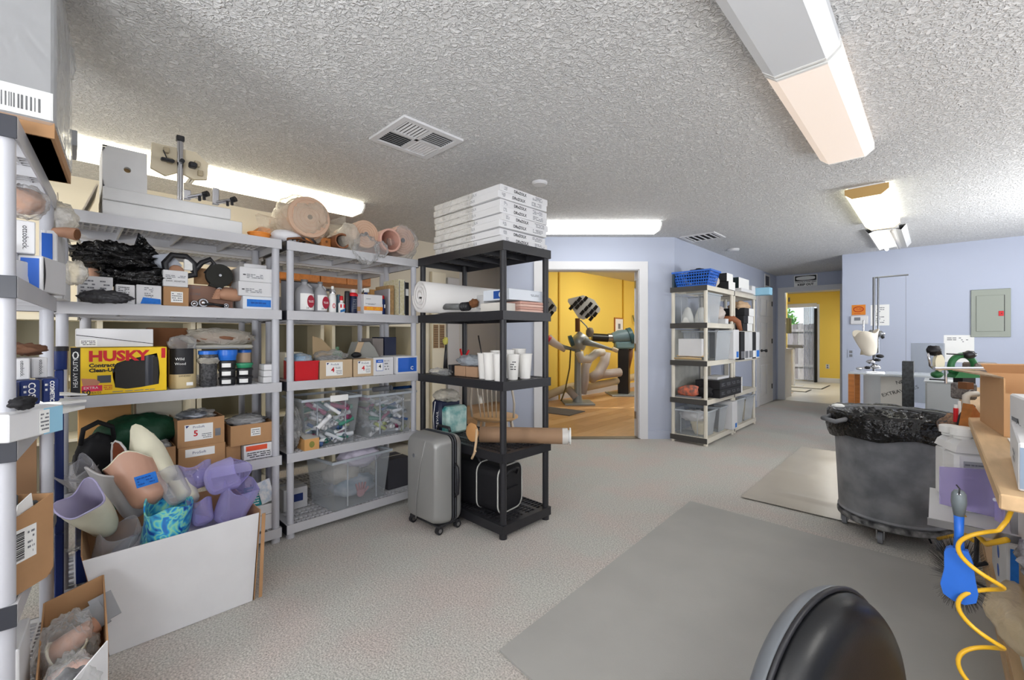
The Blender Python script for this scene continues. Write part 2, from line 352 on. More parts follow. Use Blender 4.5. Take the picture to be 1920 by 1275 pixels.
# yellow room beyond the angled wall
struct('wall_yellow', MB().box(-5.42, -5.3, 5.75, 11.2, 0, 2.6), M_ywall)
struct('wall_yellow', MB().box(-5.3, -2.37, 11.08, 11.2, 0, 2.6), M_ywall)
struct('wall_grey', MB().box(-6.1, -5.98, 3.7, 5.75, 0, 2.6), M_gwall); struct('wall_grey', MB().box(-5.98, -5.42, 5.7, 5.82, 0, 2.6), M_gwall)
struct('wall_grey', MB().box(-6.1, -4.72, 3.5, 3.62, 0, 2.6), M_gwall)
struct('wall_grey', MB().box(-4.72, -4.6, 3.7, 3.82, 0, 2.6), M_gwall)
struct('wall_beam', MB().prism([(-4.6, 3.7), (-3.68, 3.7), (-3.68, 3.82), (-4.6, 3.82)], 2.36, 2.6), M_gwall)
for i, y in enumerate((6.72, 9.15)): struct('trim_%d' % (17+i), MB().box(-5.3, -5.275, y, y+.035, 0, 2.57), mat('conduit_paint', (206, 160, 40), .6))
struct('baseboard_yellow', MB().box(-5.3, -5.285, 5.8, 11.07, 0, .11), M_trim)
# far room beyond the corridor: yellow wall with glass door to the yard
Y2 = 14.3
struct('wall_far', MB().box(-2.4, 3, Y2, Y2+.12, 2.12, CEIL+.1), M_ywall)
struct('wall_far', MB().box(-2.27, 3, Y2, Y2+.12, 0, 2.12), M_ywall)
struct('wall_far', MB().box(-4.6, -4.05, Y2, Y2+.12, 0, 2.5), M_ywall)
struct('wall_far', MB().box(-4.05, -2.4, Y2, Y2+.12, 2.12, CEIL+.1), M_ywall)
struct('ceiling', MB().box(-4.6, -2.25, 11.2, 14.5, CEIL+.02, CEIL+.07), MATS['flat_ceiling_paint'])
struct('floor', MB().box(-4.6, -2.25, 11.21, 14.5, -.06, -.001), M_conc)
struct('wall_far_side', MB().box(-4.72, -4.6, 11.1, 14.4, 0, 2.5), M_ywall)
struct('baseboard_far', MB().box(-2.27, 3, Y2-.012, Y2, 0, .12), M_trim)
wn = struct('window_1', MB().box(-4.05, -3.99, Y2-.03, Y2+.1, 0, 2.12).box(-2.33, -2.27, Y2-.03, Y2+.1, 0, 2.12).box(-3.99, -2.33, Y2-.03, Y2+.1, 2.05, 2.15).box(-3.12, -3.06, Y2-.02, Y2+.06, .04, 2.05).box(-3.99, -2.33, Y2-.02, Y2+.08, 0, .04), M_trim)
MB().box(-3.99, -3.12, Y2+.02, Y2+.026, .04, 2.05).obj('pane', film('window_glass', (235, 245, 245), .02, .03, 0), wn)
MB().box(-3.06, -2.33, Y2+.03, Y2+.036, .04, 2.05).obj('pane', MATS['window_glass'], wn)
# corner with the pegs: orange upper cabinets, cream bench shelving in the left part of the room
# ================================================================== CEILING FIXTURES
def lens_mat(key, rgb, tex=0):
    m = mat('lens_'+key, rgb, .35, emit=GLOW[key]); m.node_tree.nodes['Principled BSDF'].inputs['Base Color'].default_value = lin((205, 207, 210))+(1,); return m
def light(label, x, y0, y1, key, rgb, z=CEIL, lens=True, ends=M_white2, rz=0, wd=.27, name='ceiling_light', tube=False):
    L_ = y1-y0; t = thing(name, label, 'ceiling light', (x, (y0+y1)/2, z), rz, None); h = L_/2
    MB().box(-wd/2+.02, wd/2-.02, -h+.005, h-.005, -.03, 0).obj('housing', M_white2, t)
    if lens:
        pr = [(-wd/2, -.012), (-wd/2, -.05), (-wd/2+.045, -.088), (wd/2-.045, -.088), (wd/2, -.05), (wd/2, -.012)]
        MB().add([(a, y, b) for y in (-h+.015, h-.015) for a, b in pr], [(k, k+1, 7+k, 6+k) for k in range(5)]).obj('lens', lens_mat(key, rgb), t, 'a')
        for s in (-1, 1):
            q = MB(); y = s*h; M = Matrix(((1, 0, 0, 0), (0, 0, -1, y), (0, 1, 0, 0), (0, 0, 0, 1)))
            q.prism([(a*1.01, b-.002 if b < -.02 else b) for a, b in pr], -.0 if s < 0 else 0, .015 if s > 0 else -.015, M); q.obj('end_cap', ends, t)
    if tube:
        # reflector sides and bare tubes of the fixture without lens
        MB().add([(a, y, b) for y in (-h, h) for a, b in ((-wd/2-.04, 0), (-wd/2, -.055), (-wd/2+.05, -.036), (wd/2-.05, -.036), (wd/2, -.055), (wd/2+.04, 0))], [(k, k+1, 7+k, 6+k) for k in range(5)]).obj('reflector', M_white2, t)
        for s in (-1,): MB().cyl((s*.06, -h+.03, -.055), (s*.06, h-.03, -.055), .019).obj('tube', lens_mat(key, rgb), t, True)
        MB().cyl((.06, -h+.03, -.055), (.06, h-.03, -.055), .019).obj('tube', mat('unlit_tube', (216, 212, 204), .3), t, True)
    return t
light('white ceiling light with a grey dim lens nearest to the camera', -.405, .86, 2.125, 'unlit', (214, 218, 224))
light('ceiling light with a pinkish warm glowing lens joined to the dim one', -.405, 2.145, 3.44, 'near', (255, 226, 200))
light('middle ceiling light with yellowish lens and brown end cap', -.395, 4.40, 5.86, 'mid', (255, 250, 214), ends=mat('yellowed_end_cap', (196, 160, 100), .5))
light('ceiling fixture without a lens showing one lit bare tube near the blue wall', -.40, 6.2, 7.5, 'far', (255, 255, 250), lens=False, tube=True)
light('long glowing ceiling light above the grey shelving, right section', -3.78, .62, 1.86, 'left', (255, 244, 214))
light('long glowing ceiling light above the grey shelving, left section behind the white foam block', -3.78, -.63, .61, 'left', (255, 244, 214))
light('ceiling light along the angled wall above the doorway', -2.66, -.70, .70, 'door', (255, 255, 252), rz=0)
for ob in COL.objects:
    if ob.get('label') == 'ceiling light along the angled wall above the doorway': ob.location = (-2.62, 3.90, CEIL); ob.rotation_euler = (0, 0, radians(-46))
light('added unseen ceiling light behind the camera on the right', 1.2, -.2, 1.1, 'behind', (255, 252, 246)); light('added unseen ceiling light behind the camera on the left', -1.2, -2.6, -1.3, 'behind', (255, 252, 246))  # fixtures added out of view to brighten the room evenly
light('added ceiling light out of view over the workbench', 1.4, 3.6, 4.9, 'behind', (255, 252, 246)); light('added unseen ceiling light behind the camera in the left corner', -3.0, -2.6, -1.3, 'behind', (255, 250, 240))  # also added out of view, for flatter light
light('added unseen ceiling light behind the camera by the rear wall', .6, -2.8, -1.5, 'behind', (255, 252, 246))  # last of the fixtures added out of view
light('bright added ceiling light, unseen inside the yellow machine room', -3.95, 6.5, 7.9, 'yellow', (255, 253, 246), z=2.57); light('added unseen ceiling light at the far end of the yellow machine room', -3.4, 8.6, 10.0, 'yellow', (255, 253, 246), z=2.57)  # lamps added out of sight to light the machine room
light('added unseen ceiling light in the far yellow room past the corridor', -1.6, 11.4, 12.8, 'hall', (255, 253, 246), z=CEIL+.02)  # lamp added out of sight to light the far room
# air register on the ceiling: four quadrants of louvres
def register(label, x0, x1, y0, y1, quads=True):
    cx, cy = (x0+x1)/2, (y0+y1)/2; hx, hy = (x1-x0)/2, (y1-y0)/2
    t = thing('air_register', label, 'air vent', (cx, cy, CEIL)); fr = M_trim
    q = MB()
    q.box(-hx, hx, -hy, -hy+.035, -.014, -.001).box(-hx, hx, hy-.035, hy, -.014, -.001).box(-hx, -hx+.035, -hy+.035, hy-.035, -.014, -.001).box(hx-.035, hx, -hy+.035, hy-.035, -.014, -.001)
    q.obj('frame', fr, t)
    MB().box(-hx+.03, hx-.03, -hy+.03, hy-.03, -.004, -.0015).obj('duct_opening', mat('duct_dark', (18, 18, 20), .9), t)
    ix, iy = hx-.035, hy-.035
    if quads:
        MB().box(-.012, .012, -iy, iy, -.012, -.002).box(-ix, ix, -.012, .012, -.012, -.002).obj('cross_bar', fr, t)
        for (sx, sy, along) in ((1, -1, 'x'), (1, 1, 'y'), (-1, 1, 'x'), (-1, -1, 'y')):
            a0, a1 = (.012, ix) if sx > 0 else (-ix, -.012); b0, b1 = (.012, iy) if sy > 0 else (-iy, -.012); n = 7
            for k in range(n):
                f = (k+.5)/n; tilt = .014 if sx > 0 else -.016
                wide = .006 if sx > 0 else .0125
                if along == 'x':
                    y = b0+(b1-b0)*f; MB().add([(a0, y-wide, -.002), (a1, y-wide, -.002), (a1, y+wide*.3, -.013), (a0, y+wide*.3, -.013), (a0, y-wide+.0015, -.002), (a1, y-wide+.0015, -.002), (a1, y+wide*.3+.0015, -.0125), (a0, y+wide*.3+.0015, -.0125)], [(0, 1, 2, 3), (4, 5, 6, 7), (0, 1, 5, 4), (2, 3, 7, 6), (0, 3, 7, 4), (1, 2, 6, 5)]).obj('louvre', fr, t)
                else:
                    x = a0+(a1-a0)*f; MB().add([(x-wide, b0, -.002), (x-wide, b1, -.002), (x+wide*.3, b1, -.013), (x+wide*.3, b0, -.013), (x-wide+.0015, b0, -.002), (x-wide+.0015, b1, -.002), (x+wide*.3+.0015, b1, -.0125), (x+wide*.3+.0015, b0, -.0125)], [(0, 1, 2, 3), (4, 5, 6, 7), (0, 1, 5, 4), (2, 3, 7, 6), (0, 3, 7, 4), (1, 2, 6, 5)]).obj('louvre', fr, t)
    else:
        for k in range(5):
            x = -ix+(2*ix)*(k+.5)/5; MB().box(x-.004, x+.004, -iy, iy, -.013, -.002).obj('louvre', fr, t)
    return t
register('square four-way air vent on the ceiling above the tall grey shelves', -2.44, -2.05, 1.27, 1.68)
register('small dark slatted air vent on the ceiling at the bend of the blue wall', -2.2, -1.8, 5.12, 5.5, False)
t = thing('smoke_detector', 'round white ceiling disc above the wrapped stack of flat boxes', 'detector', (-2.2, 2.56, CEIL)); MB().lathe([(.06, 0), (.06, -.012), (.05, -.022), (.0, -.024)], 20).obj('cover', M_trim, t, 'a')
t = thing('smoke_detector', 'round white ceiling disc near the far rack wall', 'detector', (-1.98, 6.35, CEIL)); MB().lathe([(.075, 0), (.075, -.014), (.06, -.03), (.0, -.034)], 20).obj('cover', M_trim, t, 'a')
# wall vent high on the left corridor wall
t = thing('wall_vent', 'small white framed wall vent high beside the closed door', 'air vent', (-2.25, 9.08, 2.26))
MB().box(0, .012, -.16, .16, -.12, -.09).box(0, .012, -.16, .16, .09, .12).box(0, .012, -.16, -.13, -.09, .09).box(0, .012, .13, .16, -.09, .09).obj('frame', M_trim, t)
MB().box(0.001, .004, -.13, .13, -.09, .09).obj('grille_back', mat('grille_dark', (70, 70, 84), .8), t)
for k in range(7): MB().box(.004, .010, -.13, .13, -.085+k*.026, -.08+k*.026).obj('slat', mat('grille_slat', (120, 120, 130), .6), t)
# warning sign over the corridor opening
t = thing('warning_sign', 'white and black danger sign reading KEEP OUT above the corridor opening', 'sign', (-1.765, 9.745, 2.285))
Mf = frame('Y-', (0, 0, 0))
MB().box(-.185, .185, -.004, .0, -.11, .11).obj('board', M_white2, t)
Mf = frame('Y-', (0, -.004, 0))
panel('black_field', Mf, -.17, .17, .0, .095, M_ink, t)
pl = [(.145*cos(a)*(1 if True else 1)+(.0), .048+.036*sin(a)) for a in [2*pi*k/24 for k in range(24)]]
MB().prism([(max(-.15, min(.15, x*1.25)), y) for x, y in pl], .0012, .002, Mf).obj('oval', M_white2, t)
text('lettering', 'CONSTRUCTION AREA', .032, Mf, 0, -.022, M_ink, t, align='CENTER', bold=.0008); text('lettering', 'KEEP OUT', .056, Mf, 0, -.073, M_ink, t, align='CENTER', bold=.002)

# ================================================================== LEFT BACK PART OF THE ROOM
def cabinet(label, y0, y1, z0, z1, m):
    t = thing('wall_cabinet', label, 'cabinet', (-4.6, y0, z0)); D = .32; W = y1-y0; Hh = z1-z0
    MB().box(0.001, D-.02, 0, W, 0, Hh).obj('body', m, t); n = 2
    for k in range(n): MB().box(D-.019, D, W*k/n+.003, W*(k+1)/n-.003, .003, Hh-.003, b=.003).obj('door', m, t)
    return t
cabinet('orange wood wall cabinet lit from below, seen through the top of the right grey shelving', 1.2, 1.72, 1.75, 2.2, M_wood)
cabinet('orange wood wall cabinet next to the first, seen above the spray bottles', 1.725, 2.25, 1.75, 2.2, M_wood)
M_cb = mat('cream_bench_laminate', (232, 224, 202), .55)
def bench_unit(label, y0, y1, divs):
    t = thing('bench_shelving', label, 'shelving', (-4.6, y0, 0)); W = y1-y0; D = .36
    MB().box(0.001, D+.02, 0, W, 1.335, 1.375).obj('top', M_cb, t)
    MB().box(0.001, .02, 0, W, 0, 1.334).obj('back_panel', mat('bench_back_panel', (150, 146, 128), .8), t)
    for d_ in [0]+divs+[W-.03]: MB().box(.021, D, d_, d_+.03, 0, 1.334).obj('divider', M_cb, t)
    for z in (.1, .5, .92): MB().box(.021, D-.01, .031, W-.031, z, z+.02).obj('shelf', M_cb, t)
    return t
bench_unit('cream bench shelving along the far left wall, left unit', -.9, .72, [.5, 1.05]); bench_unit('cream bench shelving along the far left wall, middle unit', .73, 1.74, [.5]); bench_unit('cream bench shelving along the far left wall, right unit', 1.82, 2.75, [.36])
def tallpanel(name, label, y0, y1, z1, m, x=-4.6): return tag(MB().box(x+.001, x+.05, y0, y1, 0, z1, b=.004).obj(name, m), label, 'panel')
tallpanel('tall_panel', 'tall cream panel leaning on the far left wall behind the black rack', 3.22, 3.44, 2.05, M_cb); tallpanel('tall_panel', 'narrow white panel against the far left wall right of the cream one', 3.47, 3.66, 2.0, M_trim)
for k, (y, dz) in enumerate(((3.235, 0), (3.33, .02))):
    t = thing('spring_strip', ['brown coiled spring strip hanging behind the black rack, left one', 'brown coiled spring strip hanging behind the black rack, right one'][k], 'strip', (-4.545, y, 1.08), group='hanging spring strips')
    MB().box(0, .004, 0, .075, 0, .30).obj('backing', mat('tan_strip', (190, 160, 120), .7), t)
    q = MB()
    for i in range(13): q.box(.004, .012, .008, .067, .012+i*.022, .022+i*.022)
    q.obj('coil', mat('brown_coil', (84, 50, 30), .5), t, kind='stuff')

# ================================================================== SHELVING UNITS
LV = [.085, .515, .95, 1.38, 1.80]
def shelf_mesh(W, D):
    """one moulded shelf: skirt all round and a slotted deck; top at z=0"""
    sk = MB(); th = .006; h = .055
    sk.box(0, W, 0, th, -h, 0).box(0, W, D-th, D, -h, 0).box(0, th, th, D-th, -h, 0).box(W-th, W, th, D-th, -h, 0)
    nb = 4; band = (D-2*th)/nb; y = th; t0 = -.012
    for k in range(nb):
        a = y+band*k; sk.box(th, W-th, a, a+band*.28, t0, -.001); ys0 = a+band*.28; n = int((W-.08)/.028)
        sk.box(th, W-th, a+band*.6, a+band*.66, t0, -.001)
        for (p0, p1) in ((ys0, a+band*.6), (a+band*.66, a+band)):
            sk.box(th, .04, p0, p1, t0, -.001); sk.box(W-.04, W-th, p0, p1, t0, -.001)
            for i in range(n+1):
                x = .04+(W-.08)*i/n; sk.box(x-.004, x+.004, p0, p1, t0, -.001)
    for i in range(1, 4): sk.box(W*i/4-.004, W*i/4+.004, th, D-th, -.045, t0)
    return sk
def shelving(label, x0, x1, y0, y1, ms, mp, mc, rz=0, loc=None, ends=None, levels=LV, name='shelving_unit', group=None):
    """long side along local y"""
    Wx, Ly = x1-x0, y1-y0
    t = thing(name, label, 'shelving', loc if loc else (x0, y0, 0), rz, group)
    rot = Matrix(((0, 1, 0, 0), (1, 0, 0, 0), (0, 0, 1, 0), (0, 0, 0, 1))) # length along y
    sm = shelf_mesh(Ly, Wx); base = MB().add(sm.v, sm.f, rot)
    first = None
    for z in levels:
        if first is None: first = base.obj('shelf', ms, t); o = first
        else: o = first.copy(); COL.objects.link(o)
        o.location = (0, 0, z)
    r = .0205; ins = .026
    for (px_, py_) in ((ins, ins), (Wx-ins, ins), (ins, Ly-ins), (Wx-ins, Ly-ins)):
        q = MB(); zs = [0]+levels
        for a, b2 in zip(zs[:-1], zs[1:]):
            if b2-a-.055 > .01: q.cyl((px_, py_, a+.0), (px_, py_, b2-.05), r, n=16)
        q.cyl((px_, py_, levels[-1]-.05), (px_, py_, levels[-1]+.001), r, n=16); q.cyl((px_, py_, 0), (px_, py_, .03), r+.004, n=16)
        q.obj('post', mp, t, 'a')
    if ends:
        for z in levels:
            for yy in (0, Ly):
                s = -1 if yy == 0 else 1
                MB().box(0.001, Wx-.001, min(yy, yy+s*.004), max(yy, yy+s*.004), z-.058, z+.001, b=.001).obj('end_band', ends, t)
    return t
shelving('tall grey plastic shelving unit loaded with boxes behind the white open box', -3.24, -2.79, -.04, .895, M_shelf, M_post, M_collar, ends=M_collar)
shelving('tall grey plastic shelving unit holding spray bottles and clear tubs', -3.24, -2.79, .925, 1.85, M_shelf, M_post, M_collar, ends=M_collar)
# unit at the left edge, turned a few degrees; its long side runs along local y
RC = radians(85.89)
uc = shelving('grey plastic shelving unit at the left edge holding small white cartons', 0, .45, 0, .86, M_shelf, M_post, M_collar, rz=RC, loc=(-1.768, -.539, 0), ends=M_collar)
# black unit with its long side along x
bu = shelving('black plastic shelving unit with white cups and a long cardboard tube', 0, .45, 0, .90, M_black, M_black, M_black, rz=radians(90), loc=(-1.85, 1.82, 0), ends=None)
# second row behind
shelving('grey plastic shelving unit in the second row behind the left one', -3.78, -3.33, .05, .95, M_shelf, M_post, M_collar, ends=M_collar)
shelving('grey plastic shelving unit in the second row behind the right one', -3.78, -3.33, .99, 1.89, M_shelf, M_post, M_collar, ends=M_collar)
# cream rack by the far wall, two units in a row
shelving('cream plastic rack with dark end bands and a blue basket on top', -2.245, -1.82, 4.97, 5.87, M_cream, M_cream, M_collar, ends=mat('rack_end_band', (70, 68, 66), .5))
LV2 = [.085, .515, 1.38-.43, 1.38, 1.80]
shelving('cream plastic rack standing behind the basket rack nearer the closed door', -2.245, -1.82, 5.9, 6.8, M_cream, M_cream, M_collar, ends=MATS['rack_end_band'], levels=[.085, .515, 1.30, 1.80])
# unit C frame helpers: s along its long side away from the camera corner, outward = facing the aisle
CO = Vector((-1.736, -.090, 0)); CA = Vector((-sin(RC), cos(RC), 0)); CN = Vector((cos(RC), sin(RC), 0))
def cpt(s, out, z): v = CO+CA*s+CN*out; return (v.x, v.y, z)
# ================================================================== BOXES AND GOODS
def carton(label, y0, y1, z0, z1, xf=-2.82, dep=.25, m=None, name='carton', group=None, face='X+', seam=True, dz=0, rz=0, cat='box'):
    """closed box; its front face looks along face; returns (thing, frame at lower left corner of the front)"""
    m = m or M_white; W = y1-y0; Hh = z1-z0
    if face == 'X+': t = thing(name, label, cat, (xf, y0, z0), rz, group); b = (-dep, 0, 0, W, 0, Hh); M = frame('X+', (0, 0, 0))
    else: t = thing(name, label, cat, (y0, xf, z0), rz, group); b = (0, W, 0, dep, 0, Hh); M = frame('Y-', (0, 0, 0))
    MB().box(*b, b=.0025).obj('body', m, t)
    if seam:
        if face == 'X+': MB().box(-dep*.53, -dep*.47, .004, W-.004, Hh-.0005, Hh+.0006).obj('tape', mat('packing_tape', (206, 196, 176), .3), t)
        else: MB().box(.004, W-.004, dep*.47, dep*.53, Hh-.0005, Hh+.0006).obj('tape', mat('packing_tape', (206, 196, 176), .3), t)
    return t, M, W, Hh
def openbox(label, y0, y1, z0, z1, xf=-2.82, dep=.3, m=None, face='X+', flaps=True, rz=0, name='open_carton', low=None, mi=None):
    m = m or M_kraft; W = y1-y0; Hh = z1-z0; th = .004; low = low or Hh
    if face == 'X+': t = thing(name, label, 'box', (xf, y0, z0), rz); M = frame('X+', (0, 0, 0))
    else: t = thing(name, label, 'box', (y0, xf, z0), rz); M = frame('Y-', (0, 0, 0))
    # in face frame: a 0..W, b up, c 0..-dep
    MB().box(0, W, 0, low, -th, 0, M).obj('front_wall', m, t)
    MB().box(0, W, 0, Hh, -dep, -dep+th, M).obj('back_wall', m, t)
    MB().box(0, th, 0, Hh, -dep+th, -th, M).obj('side_wall', m, t); MB().box(W-th, W, 0, Hh, -dep+th, -th, M).obj('side_wall', m, t)
    MB().box(th, W-th, 0, th, -dep+th, -th, M).obj('base', mi or M_kraftin, t)
    return t, M, W, Hh
def card(t, M, a0, a1, b0, b1, rows=5, m=M_white2, ink=M_gink, seed=1, c=.0006, fill=.6):
    panel('paper_label', M, a0, a1, b0, b1, m, t, c)
    if rows: scribble('printed_lines', M, a0+.08*(a1-a0), a1-.08*(a1-a0), b0+.1*(b1-b0), b1-.1*(b1-b0), rows, ink, t, c+.0008, seed, fill)
ZA = LV
# ---- top of left grey unit: white foam fixture with step and tower
t = thing('foam_fixture', 'big white stepped foam block with a round hole standing on the left grey shelves', 'foam block', (-2.86, .1, ZA[4]))
M_foam = mat('white_foam', (226, 226, 226), .8, noise_amt=.04, noise_scale=12)
F0 = frame('X+', (0, 0, 0))
MB().box(-.40, 0.03, .02, .60, 0, .075, b=.003).obj('base_block', M_foam, t)
MB().box(-.36, .045, .02, .54, .0755, .135, b=.003).obj('step_block', M_foam, t)
# tower with bored hole
q = MB(); n = 20; hx, hz, hr = .105, .2, .014; W2, H2 = .165, .21; oz = .136
outer = [(0, 0), (W2, 0), (W2, H2), (0, H2)]
ring = [(.09+hr*cos(2*pi*k/n), .11+hr*sin(2*pi*k/n)) for k in range(n)]
def on_rect(a):
    c, s = cos(a), sin(a); k = min((W2-.09 if c > 0 else .09)/abs(c) if abs(c) > 1e-6 else 9, (H2-.11 if s > 0 else .11)/abs(s) if abs(s) > 1e-6 else 9)
    return (.09+c*k, .11+s*k)
rect = [on_rect(2*pi*(k+.5)/n) for k in range(n)]
rect = [on_rect(2*pi*k/n) for k in range(n)]
v = [(0, y+.02, z+oz) for y, z in ring]+[(0, y+.02, z+oz) for y, z in rect]+[(-.03, y+.02, z+oz) for y, z in ring]
f = [(k, (k+1) % n, n+(k+1) % n, n+k) for k in range(n)]+[(k, (k+1) % n, 2*n+(k+1) % n, 2*n+k) for k in range(n)]+[tuple(2*n+k for k in range(n))]
q.add(v, f); q.box(-.30, -.031, .0205, .0195+W2, oz, oz+H2-.001)
q.add([(0, .02, oz), (0, .02+W2, oz), (0, .02+W2, oz+H2), (0, .02, oz+H2), (-.032, .02, oz), (-.032, .02+W2, oz), (-.032, .02+W2, oz+H2), (-.032, .02, oz+H2)], [(0, 1, 5, 4), (1, 2, 6, 5), (2, 3, 7, 6), (3, 0, 4, 7)])
q.obj('tower_block', M_foam, t); MB().cyl((-.0305, .11, oz+.11), (-.0295, .11, oz+.11), .0145, n=18).obj('hole_bottom', mat('hole_tan', (170, 140, 96), .8), t)
# plywood edge board leaning at the left of the foam
o = MB().add([(-.02, 0, 0), (-.4, 0, 0), (-.4, .055, .15), (-.02, .055, .15), (-.02, .006, 0), (-.4, .006, 0), (-.4, .061, .15), (-.02, .061, .15)], [(0, 1, 2, 3), (7, 6, 5, 4), (0, 3, 7, 4), (1, 5, 6, 2), (0, 4, 5, 1), (3, 2, 6, 7)]).obj('foam_board', mat('cream_panel', (232, 220, 200), .6)); o.location = (-2.84, .045, ZA[4]); tag(o, 'cream panel leaning against the left end of the stepped foam block', 'panel')
# alignment jig with upright post, behind the tower
t = thing('alignment_jig', 'beige plastic jig with upright steel post and black knobs beside the foam tower', 'tool', (-2.83, .38, ZA[4]+.136))
MB().cyl((.0, .035, 0), (0, .035, .305), .014, n=16).obj('post', M_chrome, t, 'a'); MB().box(-.016, .016, .018, .052, .305, .335, b=.004).obj('post_cap', M_black, t)
M_beige = mat('beige_plastic', (216, 204, 178), .5)
Mk = Matrix.Translation((-.05, .04, .21)) @ Matrix.Rotation(radians(90), 4, 'Y')
MB().prism([(-.07, -.115), (.06, -.12), (.085, -.06), (.05, 0), (.075, .06), (.06, .12), (-.03, .125), (-.075, .07)], -.012, .012, Mk).obj('face_plate', M_beige, t)
for (a, b2) in ((-.045, .2), (-.06, .25), (.07, .215), (.085, .17)): MB().box(-.03, -.008, .04+a-.012, .04+a+.012, b2-.014, b2+.014, b=.003).obj('boss', mat('beige_dark', (176, 162, 134), .5), t)
MB().cyl((-.04, .04, .2), (.03, .04, .2), .011, n=12).obj('clamp_bolt', M_dmetal, t, 'a'); MB().box(-.01, .025, .07, .105, .18, .21, b=.006).obj('knob', M_black, t); MB().box(-.01, .02, -.045, .01, .185, .2, b=.004).obj('knob', M_black, t); MB().cyl((.004, -.02, .2), (.004, -.035, .24), .003, n=8).obj('lever', M_black, t)
def rail(label, y, dy, dz, kind, L0=.12):
    t = thing('sliding_bar_clamp', label, 'tool', (-2.80, y, ZA[4]+.137))
    MB().box(-.012, .012, -.015, .015, -.0, .09 if kind else .05, b=.003).obj('upright', M_chrome, t)
    a = Vector((0, .0, .012)); b2 = Vector((.075, .07, .03)); MB().cyl(a, b2, .010, n=12).obj('bar', M_chrome, t, 'a'); MB().cyl(b2*.86, b2*1.08, .0145, n=12).obj('bar_cap', M_dmetal, t, 'a')
    for f_ in (.62, .86): p = a.lerp(b2, f_); MB().cyl(p+Vector((.006, 0, -.006)), p+Vector((.012, 0, -.03)), .007, n=10).obj('knob', M_black, t, 'a')
    return t
rail('chrome bar clamp with black knobs lying at the foot of the steel post', .44, 0, 0, 0); rail('chrome bar clamp with black knobs and short upright at the right end of the foam', .565, 0, 0, 1)
t = thing('shallow_dish', 'orange and cream shallow dish at the right end of the left grey shelf top', 'dish', (-2.88, .80, ZA[4])); MB().lathe([(.05, 0), (.058, .03), (.062, .03), (.062, .036), (.05, .036), (.046, .01), (0, .008)], 24).obj('rim', M_orange, t, 'a')
o = MB().blob((0, 0, .042), (.075, .09, .045), .1, 1.5, 14, 3, flat=.9).obj('white_cloth_bundle', mat('white_cloth', (226, 226, 230), .9), smooth=True); o.location = (-2.90, .955-.06, ZA[4]+.0); o.location.y = .955; tag(o, 'rounded white bundle between the orange lid and the big wrapped foam roll', 'bundle')
# ---- wrapped foam rolls on top of right grey unit (axis along x, round end towards the aisle)
def roll(label, y, z, r, L_, xf=-2.80, m=M_skin, hole=.018, hm=None, tilt=0, hollow=False, wrap=True, ws=1.15, seed=1, drape=None):
    t = thing('foam_roll', label, 'roll', (xf, y, z))
    MX = Matrix(((0, 0, 1, 0), (1, 0, 0, 0), (0, 1, 0, 0), (0, 0, 0, 1)))
    if hollow: prof = [(r, -L_), (r, 0), (r*.84, 0), (r*.80, -L_*.8), (0, -L_*.8)]
    else: prof = [(0, -L_), (r, -L_), (r, -.004), (r-.004, 0), (hole, 0), (hole, -.05), (0, -.05)]
    MB().lathe(prof, 32, MX).obj('roll_body', m, t, 'a')
    if not hollow:
        for k in range(1, 5): rr = hole+(r-hole)*k/5; MB().tube([(0.0006, rr*cos(2*pi*j/28), rr*sin(2*pi*j/28)) for j in range(28)], .0009, 4, closed=True).obj('layer_edge', mat('layer_edge', (186, 136, 108), .7), t)
    if hm: MB().cyl((-.01, 0, 0), (.003, 0, 0), hole, n=18).obj('core', hm, t)
    return t
def bagshape(name, label, loc, r, seed, m=M_clear, amp=.35, sc=2.2, n=18, flat=None, tails=(), cat='bag', rz=0):
    q = MB().blob((0, 0, 0), r, amp, sc, n, seed, flat, ridged=True)
    for (d, L_, w_) in tails:
        d = Vector(d).normalized(); s_ = d.orthogonal().normalized(); rd = random.Random(seed)
        b0 = Vector((d.x*r[0], d.y*r[1], d.z*r[2]))*.8; k = 7; v = []
        u = s_.cross(d)
        for i in range(k+1):
            f = i/k; wv = w_*(.35+.65*f)
            for j in range(7):
                a = -1+2*j/6; v.append(tuple(b0+d*L_*f+s_*a*wv+u*(.02*sin(j*2.4+seed)*(.3+f)+.01*noise.noise((i, j, seed)))))
        q.add(v, [(i*7+j, i*7+j+1, (i+1)*7+j+1, (i+1)*7+j) for i in range(k) for j in range(6)])
    o = q.obj(name, m, smooth=True); o.location = loc; o.rotation_euler = (0, 0, rz); return tag(o, label, cat)
T4 = ZA[4]
roll('largest tan foam roll in crinkled film on top of the right grey unit', 1.07, T4+.175, .128, .36, -2.82, M_skin, .015, mat('tape_core', (110, 92, 80), .6))
bagshape('plastic_bag', 'crinkled clear film wrapped around the largest foam roll', (-2.96, 1.07, T4+.17), (.175, .165, .155), 5, film('clear_film_warm', (244, 234, 214), .22, .15, 1.0, 18), .22, 2.4, 20, None, (((0, -1, -.35), .14, .12), ((.1, 1, -.1), .12, .12), ((0, .4, 1), .05, .06)))
roll('tan foam roll with one dark core hole, left of the twin rolls', 1.43, T4+.125, .095, .34, -2.79, M_skin, .013, M_gink)
bagshape('plastic_bag', 'clear plastic hanging in front of the middle foam roll', (-2.775, 1.425, T4+.02), (.03, .085, .095), 8, M_clear, .4, 2.5, 16)
roll('open pink tube shaped roll with dark red inside', 1.60, T4+.105, .082, .3, -2.76, mat('pink_foam', (214, 168, 152), .5), hollow=True)
roll('pinkish foam roll wrapped in clear film at the right end of the shelf top', 1.76, T4+.145, .108, .3, -2.86, mat('pink_tan_foam', (216, 180, 160), .6), .017, M_gink)
